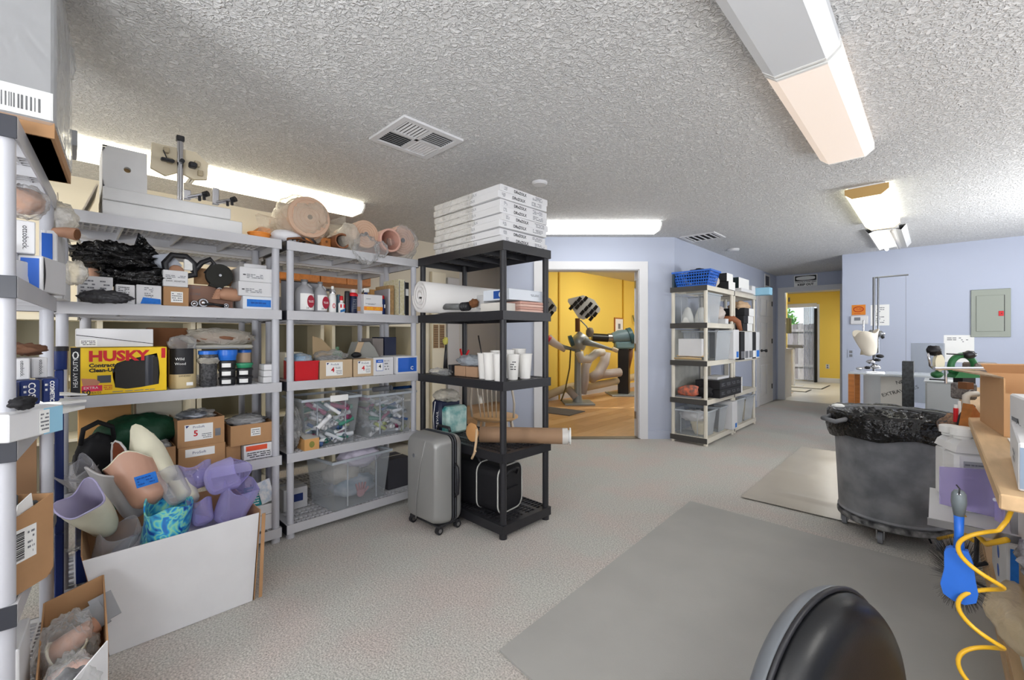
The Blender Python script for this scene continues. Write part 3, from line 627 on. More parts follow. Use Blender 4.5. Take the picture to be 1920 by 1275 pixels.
bagshape('plastic_bag', 'clear film bag around the rightmost foam roll', (-2.90, 1.77, T4+.125), (.13, .115, .13), 12, M_clear, .2, 2.2, 20, None, (((.25, .1, -1), .1, .06),))
bagshape('plastic_bag', 'crumpled clear film knot between the open tube and the middle roll', (-2.76, 1.53, T4+.03), (.035, .045, .05), 14, M_clear, .5, 2.5, 14)
t = thing('cardboard_tube', 'short brown hollow cardboard tube wrapped in film on the right shelf top', 'tube', (-2.80, 1.27, T4+.055)); MX = Matrix(((0, 0, 1, 0), (1, 0, 0, 0), (0, 1, 0, 0), (0, 0, 0, 1)))
MB().lathe([(.05, -.28), (.05, 0), (.041, 0), (.041, -.28)], 24, MX).obj('tube_body', mat('brown_tube', (130, 82, 52), .6), t, 'a')
t = thing('wood_block', 'small orange wooden block with a dark knot beside the largest roll', 'block', (-2.86, 1.19, T4)); MB().box(-.2, 0, -.035, .03, 0, .07, b=.004).obj('body', M_wood, t); MB().cyl((0, 0, .045), (.003, 0, .045), .008).obj('knot', M_kraft2, t)
t = thing('brown_strap_bundle', 'bundle of brown and black straps under the largest foam roll', 'strap bundle', (-2.80, 1.0, T4))
for k in range(5): MB().tube([(-.15, -.03+.02*k, .012), (-.02, -.06+.03*k, .018+.004*k), (.0, .0+.02*k, .03), (-.01, .06+.01*k, .014)], .007, 6).obj('strap', (M_kraft2, M_black, M_wood)[k % 3], t, True)
bagshape('plastic_bag', 'milky film bundle between the short tube and the middle roll', (-2.88, 1.34, T4+.09), (.12, .06, .1), 21, M_milk, .25, 2.4, 16)

# ---- left unit, second shelf from the top
z = ZA[3]
t, M, W, Hh = carton('small light carton with print under black plastic, leftmost in front row', .035, .155, z, z+.125, dep=.2); scribble('printed_lines', M, .01, .06, .03, .11, 5, M_gink, t, seed=2); scribble('printed_lines', M, .075, .11, .03, .11, 5, M_gink, t, seed=3)
bagshape('plastic_bag', 'shiny crumpled black bag heaped at the left end of the top grey shelf', (-2.93, .165, z+.235), (.12, .145, .07), 31, M_blackbag, .5, 2.6, 26, None, (((.1, .9, .8), .07, .07), ((.2, -1, .2), .03, .05)))
bagshape('plastic_bag', 'lower crumpled black bag lying behind the small printed cartons', (-2.91, .26, z+.14), (.09, .14, .055), 33, M_blackbag, .5, 2.6, 24)
bagshape('plastic_bag', 'black bag tail hanging over the shelf edge at the left', (-2.795, .13, z+.028), (.03, .085, .03), 36, mat('grey_black_bag', (62, 62, 66), .3, bump=.8, bump_scale=22, dist=.02), .5, 2.4, 20)
o = MB().cyl((0, 0, 0), (0, 0, .11), .03, .034, n=18).obj('foam_limb', M_flesh, smooth='a'); o.location = (-2.96, .105, z+.09); o.location.z = z+.13; tag(o, 'fleshy tan foam limb end poking out under the black bag', 'limb part')
t, M, W, Hh = carton('small white carton with text lines beside the black bag tail', .165, .235, z, z+.095, dep=.15); scribble('printed_lines', M, .008, .05, .045, .085, 5, M_ink, t, seed=5); scribble('printed_lines', M, .03, .062, .012, .04, 3, M_gink, t, seed=6)
t, M, W, Hh = carton('small white carton with blue tape low on its face', .24, .337, z, z+.10, dep=.15)
scribble('printed_lines', M, .03, .065, .035, .09, 6, M_gink, t, seed=5, fill=.4); MB().prism([(.015, .006), (.095, .006), (.093, .032), (.025, .038)], .001, .002, M).obj('tape_strip', M_tape, t); text('lettering', 'SUPER', .011, M, .05, .046, M_ink, t, align='CENTER', c=.0016)
t, M, W, Hh = carton('kraft carton with a white label, under the white printed carton', .345, .45, z, z+.10, dep=.2, m=M_kraft); card(t, M, .03, .08, .02, .075, 4)
t, M, W, Hh = carton('white printed carton on top of the kraft carton', .343, .447, z+.101, z+.185, dep=.2); scribble('printed_lines', M, .012, .035, .035, .045, 1, M_ink, t); text('lettering', 'DAW  ADAPTER', .011, M, .012, .028, M_ink, t); scribble('printed_lines', M, .01, .095, .045, .06, 2, M_gink, t, seed=3)
o = MB().prism([(0, 0), (.08, -.01), (.12, .07), (.07, .13), (.0, .11), (-.04, .05)], 0, .01, frame('X+', (0, 0, 0))).obj('paper_sheet', mat('bluish_paper', (206, 212, 224), .7)); o.location = (-2.95, .32, z+.16); tag(o, 'pale curled paper sheet sticking up behind the black bags', 'paper')
# suede loop foot orthosis and black disc
t = thing('strap_harness', 'black looped strap with tan padding standing behind the white carton', 'strap', (-2.9, .42, z+.19))
MB().tube([(0, -.055, -.02), (0, -.06, .04), (0, -.03, .085), (0, .03, .085), (0, .065, .05), (0, .07, -.01), (0, .0, -.03)], .016, 8, closed=True).obj('strap_loop', M_black, t, True); MB().blob((-.01, -.01, .0), (.03, .035, .035), .1, 2, 10).obj('pad', M_flesh, t, True)
MB().tube([(0, .06, .0), (0, .10, .06), (0, .14, .085), (0, .16, .06), (0, .12, .0)], .014, 8).obj('strap_tail', M_black, t, True); MB().box(-.005, .012, .02, .06, .01, .07, b=.004).obj('white_tab', M_white2, t)
t = thing('sanding_disc_roll', 'round black roll of strap standing on edge above the metal parts', 'roll', (-2.87, .6, z+.185)); MB().lathe([(0, -.05), (.062, -.05), (.064, -.01), (.064, .0), (.006, .002), (.006, .006), (0, .006)], 30, MX).obj('roll_body', mat('black_webbing', (40, 40, 36), .8, bump=.4, bump_scale=60), t, 'a'); MB().cyl((.006, 0, 0), (.009, 0, 0), .007).obj('hub', M_metal, t)
MB().prism([(-.05, -.06), (.01, -.075), (.03, -.045), (-.03, -.02)], -.045, -.002, MX).obj('tail', MATS['black_webbing'], t)
t, M, W, Hh = carton('brown printed carton behind the metal coupling parts', .46, .67, z, z+.125, xf=-2.9, dep=.25, m=mat('reddish_carton', (150, 116, 100), .8)); text('lettering', 'NEW', .022, M, .005, .11, M_gink, t); text('lettering', 'CORE', .018, M, .008, .075, M_gink, t)
o = MB().box(0, .012, 0, .22, 0, .09).obj('carton_flap_sheet', M_kraft); o.location = (-2.99, .50, z+.14); tag(o, 'kraft sheet standing behind the black webbing roll', 'cardboard')
def coupling(label, y, zz, r, x=-2.83):
    t = thing('metal_coupling', label, 'metal part', (x, y, zz+r)); q = MB()
    MB().lathe([(r*.55, -.02), (r, -.02), (r, .0), (r*.85, .006), (r*.6, .006), (r*.55, -.004)], 20, MX, cap=False).obj('ring', M_metal, t, 'a'); MB().lathe([(0, -.01), (r*.35, -.01), (r*.3, .008), (0, .01)], 14, MX).obj('hub', M_chrome, t, 'a'); return t
coupling('round steel coupling ring, left of the three on the top grey shelf', .475, z, .018); coupling('larger steel coupling ring in the middle of the metal parts', .515, z, .025); coupling('small steel coupling ring below the webbing roll', .595, z+.085, .016, -2.86); coupling('small dark coupling ring at the foot of the foam foot', .62, z, .014)
o = MB().tube([(0, .52, .018), (.0, .56, .02), (0, .61, .012)], [.01, .006, .009], 8).obj('metal_rod', M_dmetal, smooth=True); o.location = (-2.83, 0, z); tag(o, 'short dark metal rod lying between the coupling rings', 'metal part')
# foam foot
t = thing('foam_foot_form', 'tan foam foot lying toes outward beside the white carton stack', 'artificial foot', (-2.84, .60, z+.03))
MB().tube([(0, -.02, .045), (-.01, .015, .05), (-.03, .06, .048), (-.06, .12, .06), (-.09, .17, .09)], [.02, .033, .036, .038, .036], 12).obj('foot_body', M_flesh, t, True)
for k in range(5): MB().tube([(.012, -.01, .025+k*.0115), (.012, -.035+.004*k, .024+k*.011), (.010, -.046+.004*k, .022+k*.011)], [.008, .0068, .005], 8).obj('toe', M_flesh, t, True)
t, M, W, Hh = carton('white carton with blue tape at the foot of the right hand stack', .70, .872, z, z+.075, dep=.2, m=mat('ice_white_carton', (222, 228, 236), .6)); panel('tape_strip', M, .02, .145, .015, .058, M_tape, t); scribble('printed_lines', M, .03, .12, .03, .045, 1, mat('dark_blue_ink', (20, 70, 150), .6), t, .002)
for k, (lb) in enumerate(('lower of two white logo cartons stacked on the blue taped one', 'upper of two white logo cartons stacked on the blue taped one')):
    t, M, W, Hh = carton(lb, .678+.006*k, .865, z+.076+.083*k, z+.158+.083*k, dep=.2); scribble('printed_lines', M, .015, .03, .03, .045, 1, M_ink, t); scribble('printed_lines', M, .035, .12, .018, .045, 3, M_gink, t, seed=9)
t, M, W, Hh = carton('third small white carton on top of the logo cartons', .72, .84, z+.242, z+.27, xf=-2.88, dep=.15, seam=False)
# cream carton row behind (second row unit)
for k, (y0, y1, hh, lb, m_) in enumerate(((.62, .9, .15, 'cream carton on the second row shelf behind the foam foot', M_white), (.1, .5, .1, 'flat cream box on the second row shelf behind the black bags', M_white), (1.05, 1.35, .13, 'grey white carton on the second row shelf behind the vinegar jugs', M_white), (1.42, 1.8, .12, 'kraft carton on the second row shelf behind the spray bottles', M_kraft))):
    t, M, W, Hh = carton(lb, y0, y1, z, z+hh, xf=-3.36, dep=.3, m=m_)

# ---- left unit, middle shelf
z = ZA[2]
# contractor bag box with torn opening
t = thing('trash_bag_box', 'yellow and black box of contractor trash bags with torn front', 'box', (-2.80, .012, z)); W, Hh, D_ = .345, .222, .26; M = frame('X+', (0, 0, 0))
ring = [(.15, .03), (.142, .075), (.14, .11), (.155, .145), (.19, .16), (.25, .175), (.305, .19), (.312, .15), (.316, .09), (.312, .035), (.24, .024), (.19, .02)]
cen = (.235, .10)
def orect(p):
    dx, dy = p[0]-cen[0], p[1]-cen[1]; k = min(((W-cen[0]) if dx > 0 else cen[0])/abs(dx) if abs(dx) > 1e-6 else 99, ((Hh-cen[1]) if dy > 0 else cen[1])/abs(dy) if abs(dy) > 1e-6 else 99); return (cen[0]+dx*k, cen[1]+dy*k)
q = MB(); out = [orect(p) for p in ring]; n = len(ring)
# insert the rectangle corners
V = [(a, b2, 0) for a, b2 in ring]; Fc = []
corners = [(0, 0), (W, 0), (W, Hh), (0, Hh)]
def side(p): return 0 if abs(p[1]) < 1e-6 else 1 if abs(p[0]-W) < 1e-6 else 2 if abs(p[1]-Hh) < 1e-6 else 3
for i in range(n):
    j = (i+1) % n; base = len(V); poly = [ring[i], ring[j], out[j]]
    s0, s1 = side(out[i]), side(out[j])
    if s0 != s1:
        cs = {frozenset((0, 1)): corners[1], frozenset((1, 2)): corners[2], frozenset((2, 3)): corners[3], frozenset((0, 3)): corners[0]}.get(frozenset((s0, s1)))
        if cs: poly.append(cs)
    poly.append(out[i]); V += [(a, b2, 0) for a, b2 in poly]; Fc.append(tuple(range(base, base+len(poly))))
MB().add(V, Fc, M).obj('front_panel', M_yellow, t)
MB().box(0, .002, 0, Hh, -D_, 0, M).box(W-.002, W, 0, Hh, -D_, 0, M).box(0, W, 0, .002, -D_, 0, M).box(0, W, Hh-.002, Hh, -D_, 0, M).box(0, W, 0, Hh, -D_, -D_+.002, M).obj('box_sides', M_yellow, t)
panel('black_side_band', M, 0, .032, 0, Hh, M_ink, t); text('lettering', '0', .05, M, .004, .185, M_white2, t, c=.0018); text('lettering', 'HEAVY DUTY', .022, M, .017, .04, M_white2, t, c=.0018, rot=pi/2)
text('lettering', 'HUSKY', .066, M, .058, .178, M_red, t, c=.0018, sx=1.02, bold=.003); text('lettering', 'Contractor', .024, M, .06, .137, M_ink, t, c=.0014, bold=.001); text('lettering', 'Clean-Up', .024, M, .06, .114, M_ink, t, c=.0014, bold=.001)
MB().box(.15, .312, .02, .17, -.012, -.008, M).obj('inner_card', mat('dark_inner', (46, 44, 42), .7), t); MB().cyl((-.05, .275, .02), (-.05, .275, .18), .045, n=24).obj('bag_roll', mat('bag_roll_plastic', (52, 54, 62), .3), t, 'a')
MB().prism([(.035, .08), (.08, .075), (.098, .06), (.09, .045), (.04, .045)], .001, .002, M).obj('hand_print', mat('hand_print', (196, 132, 104), .6), t); panel('grey_bag_print', M, .088, .135, .055, .09, mat('grey_print', (70, 74, 82), .5), t, .0012)
panel('pink_band', M, .036, .105, .018, .045, mat('pink_band', (222, 40, 84), .5), t); text('lettering', 'EXTRA', .016, M, .042, .034, M_white2, t, c=.0022); scribble('printed_lines', M, .11, .14, .02, .045, 3, M_red, t, .0018)
text('lettering', '50', .03, M, .036, -.0+.012, M_ink, t, c=.0018, bold=.001); text('lettering', 'BAGS', .014, M, .068, .010, M_ink, t, c=.0018); scribble('printed_lines', M, .12, .3, .006, .014, 1, M_gink, t, .0018)
panel('red_corner', M, .322, .338, .165, .215, M_red, t, .001)
t, M, W, Hh = carton('long white carton lying on the yellow trash bag box', .03, .305, z+.223, z+.31, dep=.25); MB().prism([(0, .055), (W, .012), (W, .015), (0, .058)], .0005, .001, M).obj('lid_edge', M_ink, t); card(t, M, .012, .07, .005, .035, 3, ink=M_ink)
t, M, W, Hh = carton('dark brown cardboard panel box standing behind the trash bag box', .30, .47, z, z+.32, xf=-2.98, dep=.1, m=M_kraft2, seam=False)
t = thing('paper_canister', 'tan round canister with black wood-finish label and film on top', 'canister', (-2.88, .432, z)); MB().lathe([(.058, 0), (.06, .004), (.06, .20), (.056, .205), (0, .205)], 28).obj('can_body', mat('tan_can', (206, 186, 142), .5), t, 'a')
q = MB(); nn = 14
for k in range(nn):
    a0 = -1.25+2.0*k/nn; a1 = -1.25+2.0*(k+1)/nn; R_ = .0608; q.add([(R_*cos(a0), R_*sin(a0), .075), (R_*cos(a1), R_*sin(a1), .075), (R_*cos(a1), R_*sin(a1), .21), (R_*cos(a0), R_*sin(a0), .21)], [(0, 1, 2, 3)])
q.obj('black_label', M_ink, t, True)
Mc = frame('X+', (.062, 0, 0)); text('lettering', 'Wild', .02, Mc, -.02, .155, M_white2, t, align='CENTER', c=-.0); text('lettering', 'Wood', .018, Mc, -.018, .13, M_white2, t, align='CENTER', c=0); text('lettering', 'SANDED', .013, Mc, 0, .066, M_ink, t, align='CENTER', c=0); panel('round_badge', Mc, .008, .036, .015, .032, M_white2, t, -.002)
MB().blob((0, 0, .235), (.055, .06, .045), .3, 2.3, 14, 3, ridged=True).obj('film', M_clear, t, True)
# brown wrapped flat bag at the top right
t = thing('wrapped_parcel', 'clear bag of brown folded material lying over the blue lids', 'bag', (-2.9, .62, z+.205)); MB().box(-.2, .02, -.14, .15, 0, .02, b=.008).obj('board', mat('grey_board', (170, 168, 160), .7), t); MB().blob((-.08, 0, .06), (.1, .15, .04), .3, 2, 18, 4).obj('brown_pad', mat('brown_pad', (120, 80, 56), .7), t, True); MB().blob((-.08, 0, .062), (.11, .17, .055), .25, 2.2, 18, 5, ridged=True).obj('film', M_milk, t, True)
def jar(name, label, y, zz, r, h, body, lid, lidh=.02, x=-2.87, lidr=None, group=None, lab=None, cat='tub'):
    t = thing(name, label, cat, (x, y, zz), group=group); lr = lidr or r+.004
    MB().lathe([(r*.92, 0), (r*.95, .002), (r, h-lidh), (0, h-lidh)], 22).obj('body', body, t, 'a'); MB().lathe([(lr, h-lidh), (lr, h-.002), (lr-.003, h), (0, h)], 22).obj('lid', lid, t, 'a')
    if lab:
        q = MB(); 
        for k in range(8):
            a0 = -.9+1.1*k/8; a1 = -.9+1.1*(k+1)/8; R_ = r*1.012+.0006; q.add([(R_*cos(a0), R_*sin(a0), h*.2), (R_*cos(a1), R_*sin(a1), h*.2), (R_*cos(a1), R_*sin(a1), h*.7), (R_*cos(a0), R_*sin(a0), h*.7)], [(0, 1, 2, 3)])
        q.obj('paper_label', lab, t)
    return t
M_bluelid = mat('blue_lid_plastic', (34, 108, 206), .35)
t = jar('plastic_tub', 'clear tub of black screws with blue lid beside the tan canister', .545, z, .042, .195, mat('dark_screws', (40, 40, 44), .5, rgb2=(90, 90, 92), noise_scale=90), M_bluelid, .02); MB().blob((0, 0, .14), (.05, .05, .03), .3, 2.5, 12, ridged=True).obj('film_band', M_milk, t, True)
for k, (y, lb, lb2) in enumerate(((.635, 'black round tub, bottom of the left stack', ''), (.635, 'black round tub in the middle of the left stack', ''), (.635, 'black round tub, third of the left stack', ''), (.72, 'black round tub, bottom of the right stack', ''), (.72, 'black round tub, top of the right stack', ''))):
    lv = k if k < 3 else k-3; jar('round_tub', lb, y, z+lv*.046, .04, .045, M_black, M_black, .012, group='small black tubs on the middle grey shelf', lab=M_white2)
jar('plastic_tub', 'blue round tub standing on the left stack of black tubs', .635, z+.139, .045, .06, M_bluelid, M_bluelid, .03); jar('plastic_tub', 'shallow green lid tub standing on the right stack of black tubs', .72, z+.093, .04, .028, mat('green_plastic', (46, 140, 100), .4), MATS['green_plastic'], .012)
jar('plastic_tub', 'clear tub with blue lid behind the green lid tub', .745, z+.0, .036, .195, mat('tan_content', (206, 178, 150), .5), M_bluelid, .018, x=-2.98)
for k in range(3):
    t, M, W, Hh = carton(['small white box at the right post, bottom of three', 'small white box at the right post, middle of three', 'small white box at the right post, top of three'][k], .805+.002*k, .862, z+.037*k, z+.037*k+.035, dep=.1, seam=False, group='three small white boxes in a stack')
# ---- left unit, fourth shelf: kraft cartons with cards, dark bag, green bundle
z = ZA[1]
def red5(t, M, a0, b0, w_, h_, n='5'):
    panel('paper_label', M, a0, a0+w_, b0, b0+h_, M_white2, t); text('lettering', n, h_*.5, M, a0+w_*.3, b0+h_*.42, M_red, t, bold=.001, c=.0016); text('lettering', 'ProSoft', h_*.2, M, a0+w_*.28, b0+h_*.82, M_navy, t, c=.0016)
    MB().prism([(a0+.004, b0+h_-.004), (a0+.02, b0+h_-.004), (a0+.008, b0+h_-.018)], .0012, .002, M).obj('corner_mark', M_navy, t); scribble('printed_lines', M, a0+w_*.6, a0+w_*.95, b0+.006, b0+h_*.4, 3, M_gink, t)
t, M, W, Hh = carton('kraft carton with white card below the red numbered one', .405, .615, z, z+.125, dep=.28, m=M_kraft); panel('paper_label', M, .03, .16, .07, .112, M_white2, t); text('lettering', 'ProSoft', .02, M, .06, .09, M_navy, t, c=.0016)
t, M, W, Hh = openbox('open kraft carton with a red number on its card and plastic sleeves inside', .402, .61, z+.126, z+.27, dep=.28); red5(t, M, .03, .03, .125, .085); panel('bar_code', M, .165, .19, .04, .08, M_gink, t); 
bagshape('plastic_bag', 'silvery plastic sleeves heaped in the red numbered carton', (-2.93, .50, z+.275), (.1, .085, .03), 41, M_clear, .4, 2.4, 16); o = MB().blob((0, 0, 0), (.1, .06, .02), .5, 3, 14, 3, ridged=True).obj('silver_pouch', mat('silver_pouch', (170, 176, 186), .25, metal=.6), smooth=True); o.location = (-2.90, .48, z+.285); tag(o, 'crinkled silver pouch on top of the red numbered carton', 'pouch')
t, M, W, Hh = carton('low carton with orange printed strip on the right of the fourth shelf', .705, .872, z, z+.085, dep=.25); panel('orange_strip', M, .01, .12, .05, .078, mat('red_orange', (222, 84, 50), .6), t); scribble('printed_lines', M, .015, .14, .008, .042, 3, M_ink, t)
t, M, W, Hh = openbox('open kraft carton holding grey plastic sleeves, right end of the fourth shelf', .64, .865, z+.09, z+.205, dep=.28); card(t, M, .10, .15, .045, .09, 3)
t2, M, W, Hh = carton('kraft filler carton under the open sleeve carton', .625, .70, z, z+.088, xf=-2.86, dep=.2, m=M_kraft, seam=False)
bagshape('plastic_bag', 'grey and clear plastic sleeves sticking out of the right open carton', (-2.93, .75, z+.21), (.11, .095, .035), 43, mat('grey_bag', (150, 150, 152), .25, bump=.8, bump_scale=25, dist=.02), .5, 2.4, 18)
bagshape('plastic_bag', 'clear sleeve lying across the right open carton', (-2.88, .73, z+.225), (.06, .09, .02), 44, M_clear, .5, 2.4, 14)
t, M, W, Hh = openbox('kraft carton of grey parts left of the red numbered carton', .28, .395, z, z+.14, dep=.25); card(t, M, .02, .09, .0, .06, 3); bagshape('parts_heap', 'heap of small grey wrapped parts in the low kraft carton', (-2.93, .335, z+.14), (.09, .05, .035), 45, mat('grey_parts', (110, 110, 112), .4, rgb2=(190, 190, 190), noise_scale=30), .5, 3, 14, cat='parts')
o = MB().blob((0, 0, 0), (.12, .17, .09), .25, 2, 18, 46, ridged=True).obj('green_bundle', mat('dark_green_cloth', (18, 66, 44), .6, bump=.5, bump_scale=15, dist=.02), smooth=True); o.location = (-2.98, .265, z+.21); tag(o, 'dark green cloth bundle behind the pile of sockets', 'bundle')
o = MB().box(-.10, 0, 0, .16, 0, .09, b=.006).obj('support_block', M_kraft2); o.location = (-2.95, .19, z); tag(o, 'brown block under the green bundle', 'block')
t = thing('black_tote', 'black fabric tote bag with looped handles on the left of the fourth shelf', 'bag', (-2.90, .105, z)); MB().blob((0, 0, .12), (.08, .085, .12), .15, 2, 16, 3).obj('bag_body', mat('black_fabric', (20, 20, 24), .8), t, True)
for k in (-1, 1): MB().tube([(.03+.01*k, -.06, .2), (.03+.02*k, -.05, .27), (.04+.02*k, .0, .30), (.03+.02*k, .05, .27), (.02, .06, .19)], .009, 8).obj('handle', MATS['black_fabric'], t, True)
t, M, W, Hh = carton('kraft carton standing behind the black tote', .04, .24, z, z+.38, xf=-3.06, dep=.12, m=mat('bright_kraft', (206, 156, 96), .85)); t, M, W, Hh = carton('pale carton with paper sheets behind the green bundle', .26, .46, z, z+.36, xf=-3.08, dep=.12, m=M_cb)
# ---- left unit, bottom shelf
z = ZA[0]
t, M, W, Hh = carton('white carton on the bottom shelf right of the open box of sockets', .70, .862, z, z+.15, dep=.3); MB().box(0, W, .09, .093, .0004, .001, M).obj('lid_edge', M_gink, t)
t, M, W, Hh = carton('teal and white leaflet box standing on the bottom shelf carton', .735, .80, z+.151, z+.235, dep=.12, m=mat('teal_print', (40, 150, 160), .5), xf=-2.83); scribble('printed_lines', M, .02, .05, .01, .07, 4, M_white2, t)
o = MB().box(-.002, 0, 0, .07, 0, .14).obj('leaflet', mat('leaflet_print', (190, 206, 220), .5, rgb2=(240, 240, 240), noise_scale=40)); o.location = (-2.825, .80, z+.153); o.rotation_euler = (.25, .1, 0); tag(o, 'printed leaflet leaning beside the teal box', 'paper')
t, M, W, Hh = carton('dark blue carton on the bottom shelf of the left grey unit', .03, .4, z, z+.28, dep=.3, m=M_navy)
o = MB().blob((0, 0, 0), (.08, .12, .05), .3, 2, 14, 9, ridged=True).obj('green_cloth', mat('mid_green_cloth', (30, 120, 80), .7), smooth=True); o.location = (-2.9, .12, z+.335); tag(o, 'green cloth on the dark blue carton', 'cloth')

# ================================================================== OPEN BOX OF SOCKETS
t = thing('open_box', 'large white open cardboard box full of prosthetic sockets in front of the shelves', 'box', (0, 0, 0))
def slab(pts, th, nrm):
    n_ = Vector(nrm).normalized()*th; v = [Vector(p) for p in pts]; v2 = [p+n_ for p in v]; k = len(v)
    return MB().add([tuple(p) for p in v+v2], [tuple(range(k)), tuple(range(2*k-1, k-1, -1))]+[(i, (i+1) % k, k+(i+1) % k, k+i) for i in range(k)])
A_, B_, C_, D_ = (-2.26, .115, .002), (-2.26, .60, .002), (-2.235, .62, .41), (-2.235, .04, .40)
slab([A_, B_, C_, D_], -.004, (1, 0, 0)).obj('front_wall', M_white, t)
slab([(-2.262, .605, .002), (-2.70, .605, .002), (-2.72, .615, .42), (-2.24, .625, .42)], .004, (0, 1, 0)).obj('side_wall', M_kraft, t)
slab([(-2.262, .11, .002), (-2.70, .11, .002), (-2.72, .05, .42), (-2.24, .04, .42)], -.004, (0, 1, 0)).obj('side_wall', M_kraft, t)
slab([(-2.70, .115, .002), (-2.70, .60, .002), (-2.72, .62, .42), (-2.72, .04, .42)], -.004, (-1, 0, 0)).obj('back_wall', M_kraft, t)
slab([(-2.262, .115, .0021), (-2.262, .60, .0021), (-2.695, .60, .0021), (-2.695, .115, .0021)], .003, (0, 0, 1)).obj('base', M_kraft, t)
slab([(-2.232, .618, .02), (-2.232, .632, .02), (-2.210, .640, .41), (-2.210, .625, .41)], -.003, (1, 0, 0)).obj('corner_edge', M_kraft, t)
# filler heap so that the sockets rest on something
o = MB().blob((-2.48, .34, .22), (.2, .235, .17), .2, 2.2, 20, 50, ridged=True).obj('socket_heap', film('heap_plastic', (206, 206, 220), .55, .2, .6, 12), smooth=True); tag(o, 'cloudy heap of clear plastic shells deep inside the open socket box', 'heap', kind='stuff')
def socket(name, label, bot, top, r0, r1, m, wall=.006, trim=.25, ph=0, mi=None, ell=.85, rnd=.6, spin=0, cat='socket', nb=28, lip=None):
    """cup shaped shell; bot/top world points of the axis; r0 bottom radius, r1 rim radius; wavy trim line"""
    bot, top = Vector(bot), Vector(top); ax = top-bot; L_ = ax.length; zq = Vector((0, 0, 1)).rotation_difference(ax)
    o_ = thing(name, label, cat, tuple(bot)); o_.rotation_mode = 'QUATERNION'; o_.rotation_quaternion = zq
    rows = 14
    def shell(dr, e):
        v = []
        for i in range(rows+1):
            f = i/rows
            for k in range(nb):
                a = 2*pi*k/nb+spin; hgt = L_*(1-trim*(.5+.5*cos(2*(a-ph)))*1.0)+L_*.08*sin(3*a+ph)
                zz = hgt*f
                rr = r0+(r1-r0)*(zz/L_)**.8
                cap = r0*rnd
                if zz < cap: q_ = zz/cap; rr = rr*math.sqrt(max(0, 1-(1-q_)**2)) if i else 0
                if i == 0: rr = 0
                bulge = 1+.05*sin(a*3+zz*25)
                rr = max(0, rr*bulge-dr); v.append((rr*cos(a), rr*sin(a)*ell, max(zz, e)))
        return v
    vo = shell(0, 0); vi = shell(wall, wall); n_ = nb; f = []
    for i in range(rows):
        for k in range(n_): f.append((i*n_+k, i*n_+(k+1) % n_, (i+1)*n_+(k+1) % n_, (i+1)*n_+k))
    MB().add(vo, f).obj('shell', m, o_, True)
    MB().add(vi, f).obj('lining', mi or m, o_, True)
    # rim
    q_ = MB(); top_o = [Vector(p) for p in vo[rows*n_:]]; top_i = [Vector(p) for p in vi[rows*n_:]]
    q_.tube([(a+b2)/2 for a, b2 in zip(top_o, top_i)], wall*.62, 6, closed=True).obj('rim', lip or mi or m, o_, True)
    return o_
M_creams = mat('cream_resin', (226, 222, 198), .5, noise_amt=.04); M_lav = film('lavender_clear', (206, 200, 240), .15, .10, .2, 8, (232, 229, 249)); M_clr = film('clear_resin', (228, 228, 234), .10, .10, .25, 10)
M_browni = mat('brown_leather', (120, 62, 40), .45, noise_amt=.2); M_greyrim = mat('grey_rubber', (186, 184, 184), .5)
M_tan = mat('tan_resin', (196, 152, 130), .4, noise_amt=.05)
def swirl():
    m = bpy.data.materials.new('blue_swirl_fabric'); m.use_nodes = True; n = m.node_tree.nodes; L = m.node_tree.links; b = n['Principled BSDF']; b.inputs['Roughness'].default_value = .3
    tc = n.new('ShaderNodeTexCoord'); nz = n.new('ShaderNodeTexNoise'); nz.inputs['Scale'].default_value = 9; nz.inputs['Distortion'].default_value = 3.5; nz.inputs['Detail'].default_value = 1; L.new(tc.outputs['Object'], nz.inputs['Vector'])
    r = n.new('ShaderNodeValToRGB'); e = r.color_ramp.elements; e[0].position = .3; e[0].color = lin((20, 66, 160))+(1,); e[1].position = .7; e[1].color = lin((20, 110, 190))+(1,)
    for p, c in ((.42, (60, 170, 210)), (.5, (150, 214, 170)), (.56, (70, 190, 216)), (.62, (30, 130, 200))): x = e.new(p); x.color = lin(c)+(1,)
    L.new(nz.outputs[0], r.inputs[0]); L.new(r.outputs[0], b.inputs['Base Color']); return m
socket('prosthetic_socket', 'brown lined socket with thick grey rim standing in the open box', at(258, 965, 2.0), at(196, 856, 1.86), .05, .085, M_greyrim, .008, .35, .6, M_browni, spin=.3, lip=M_greyrim)
socket('prosthetic_socket', 'tan pink socket with blue tape strip, in the middle of the open box', at(292, 945, 1.92), at(232, 855, 1.92), .075, .095, M_tan, .006, .2, .9, M_creams, lip=M_creams)
q = MB(); Mt = frame((tuple(RT*.93+Vector((0, 0, .28))), tuple(Vector((0, 0, .96))-RT*.27), tuple(-FW)), at(257, 916, 1.815)); o = MB().box(0, .095, 0, .048, -.002, .001, Mt).obj('tape_strip', M_tape); tag(o, 'blue masking tape strip with handwriting stuck on the tan socket', 'tape'); scribble('handwriting', Mt, .01, .085, .006, .042, 3, mat('dark_blue_ink', (20, 70, 150), .6), o, .0014, 4)
socket('prosthetic_socket', 'tall cream socket leaning at the back of the open box', at(318, 905, 1.98), at(258, 812, 2.03), .05, .07, M_creams, .005, .3, 1.2)
socket('prosthetic_socket', 'cream socket behind the tall cream one', at(285, 905, 2.03), at(238, 825, 2.04), .045, .06, mat('cream_grey_resin', (216, 212, 204), .5), .005, .3, .2)
socket('prosthetic_socket', 'cream socket with clear lavender rim at the left front of the open box', at(203, 992, 1.84), at(148, 935, 1.68), .05, .082, M_creams, .006, .1, .6, film('lavender_lining', (190, 184, 210), .75, .3, .05), lip=mat('lavender_rim', (176, 170, 206), .3))
socket('prosthetic_socket', 'milky clear socket with handwriting at the far left of the open box', at(190, 935, 1.95), at(132, 872, 1.86), .05, .075, M_clr, .004, .25, .4)
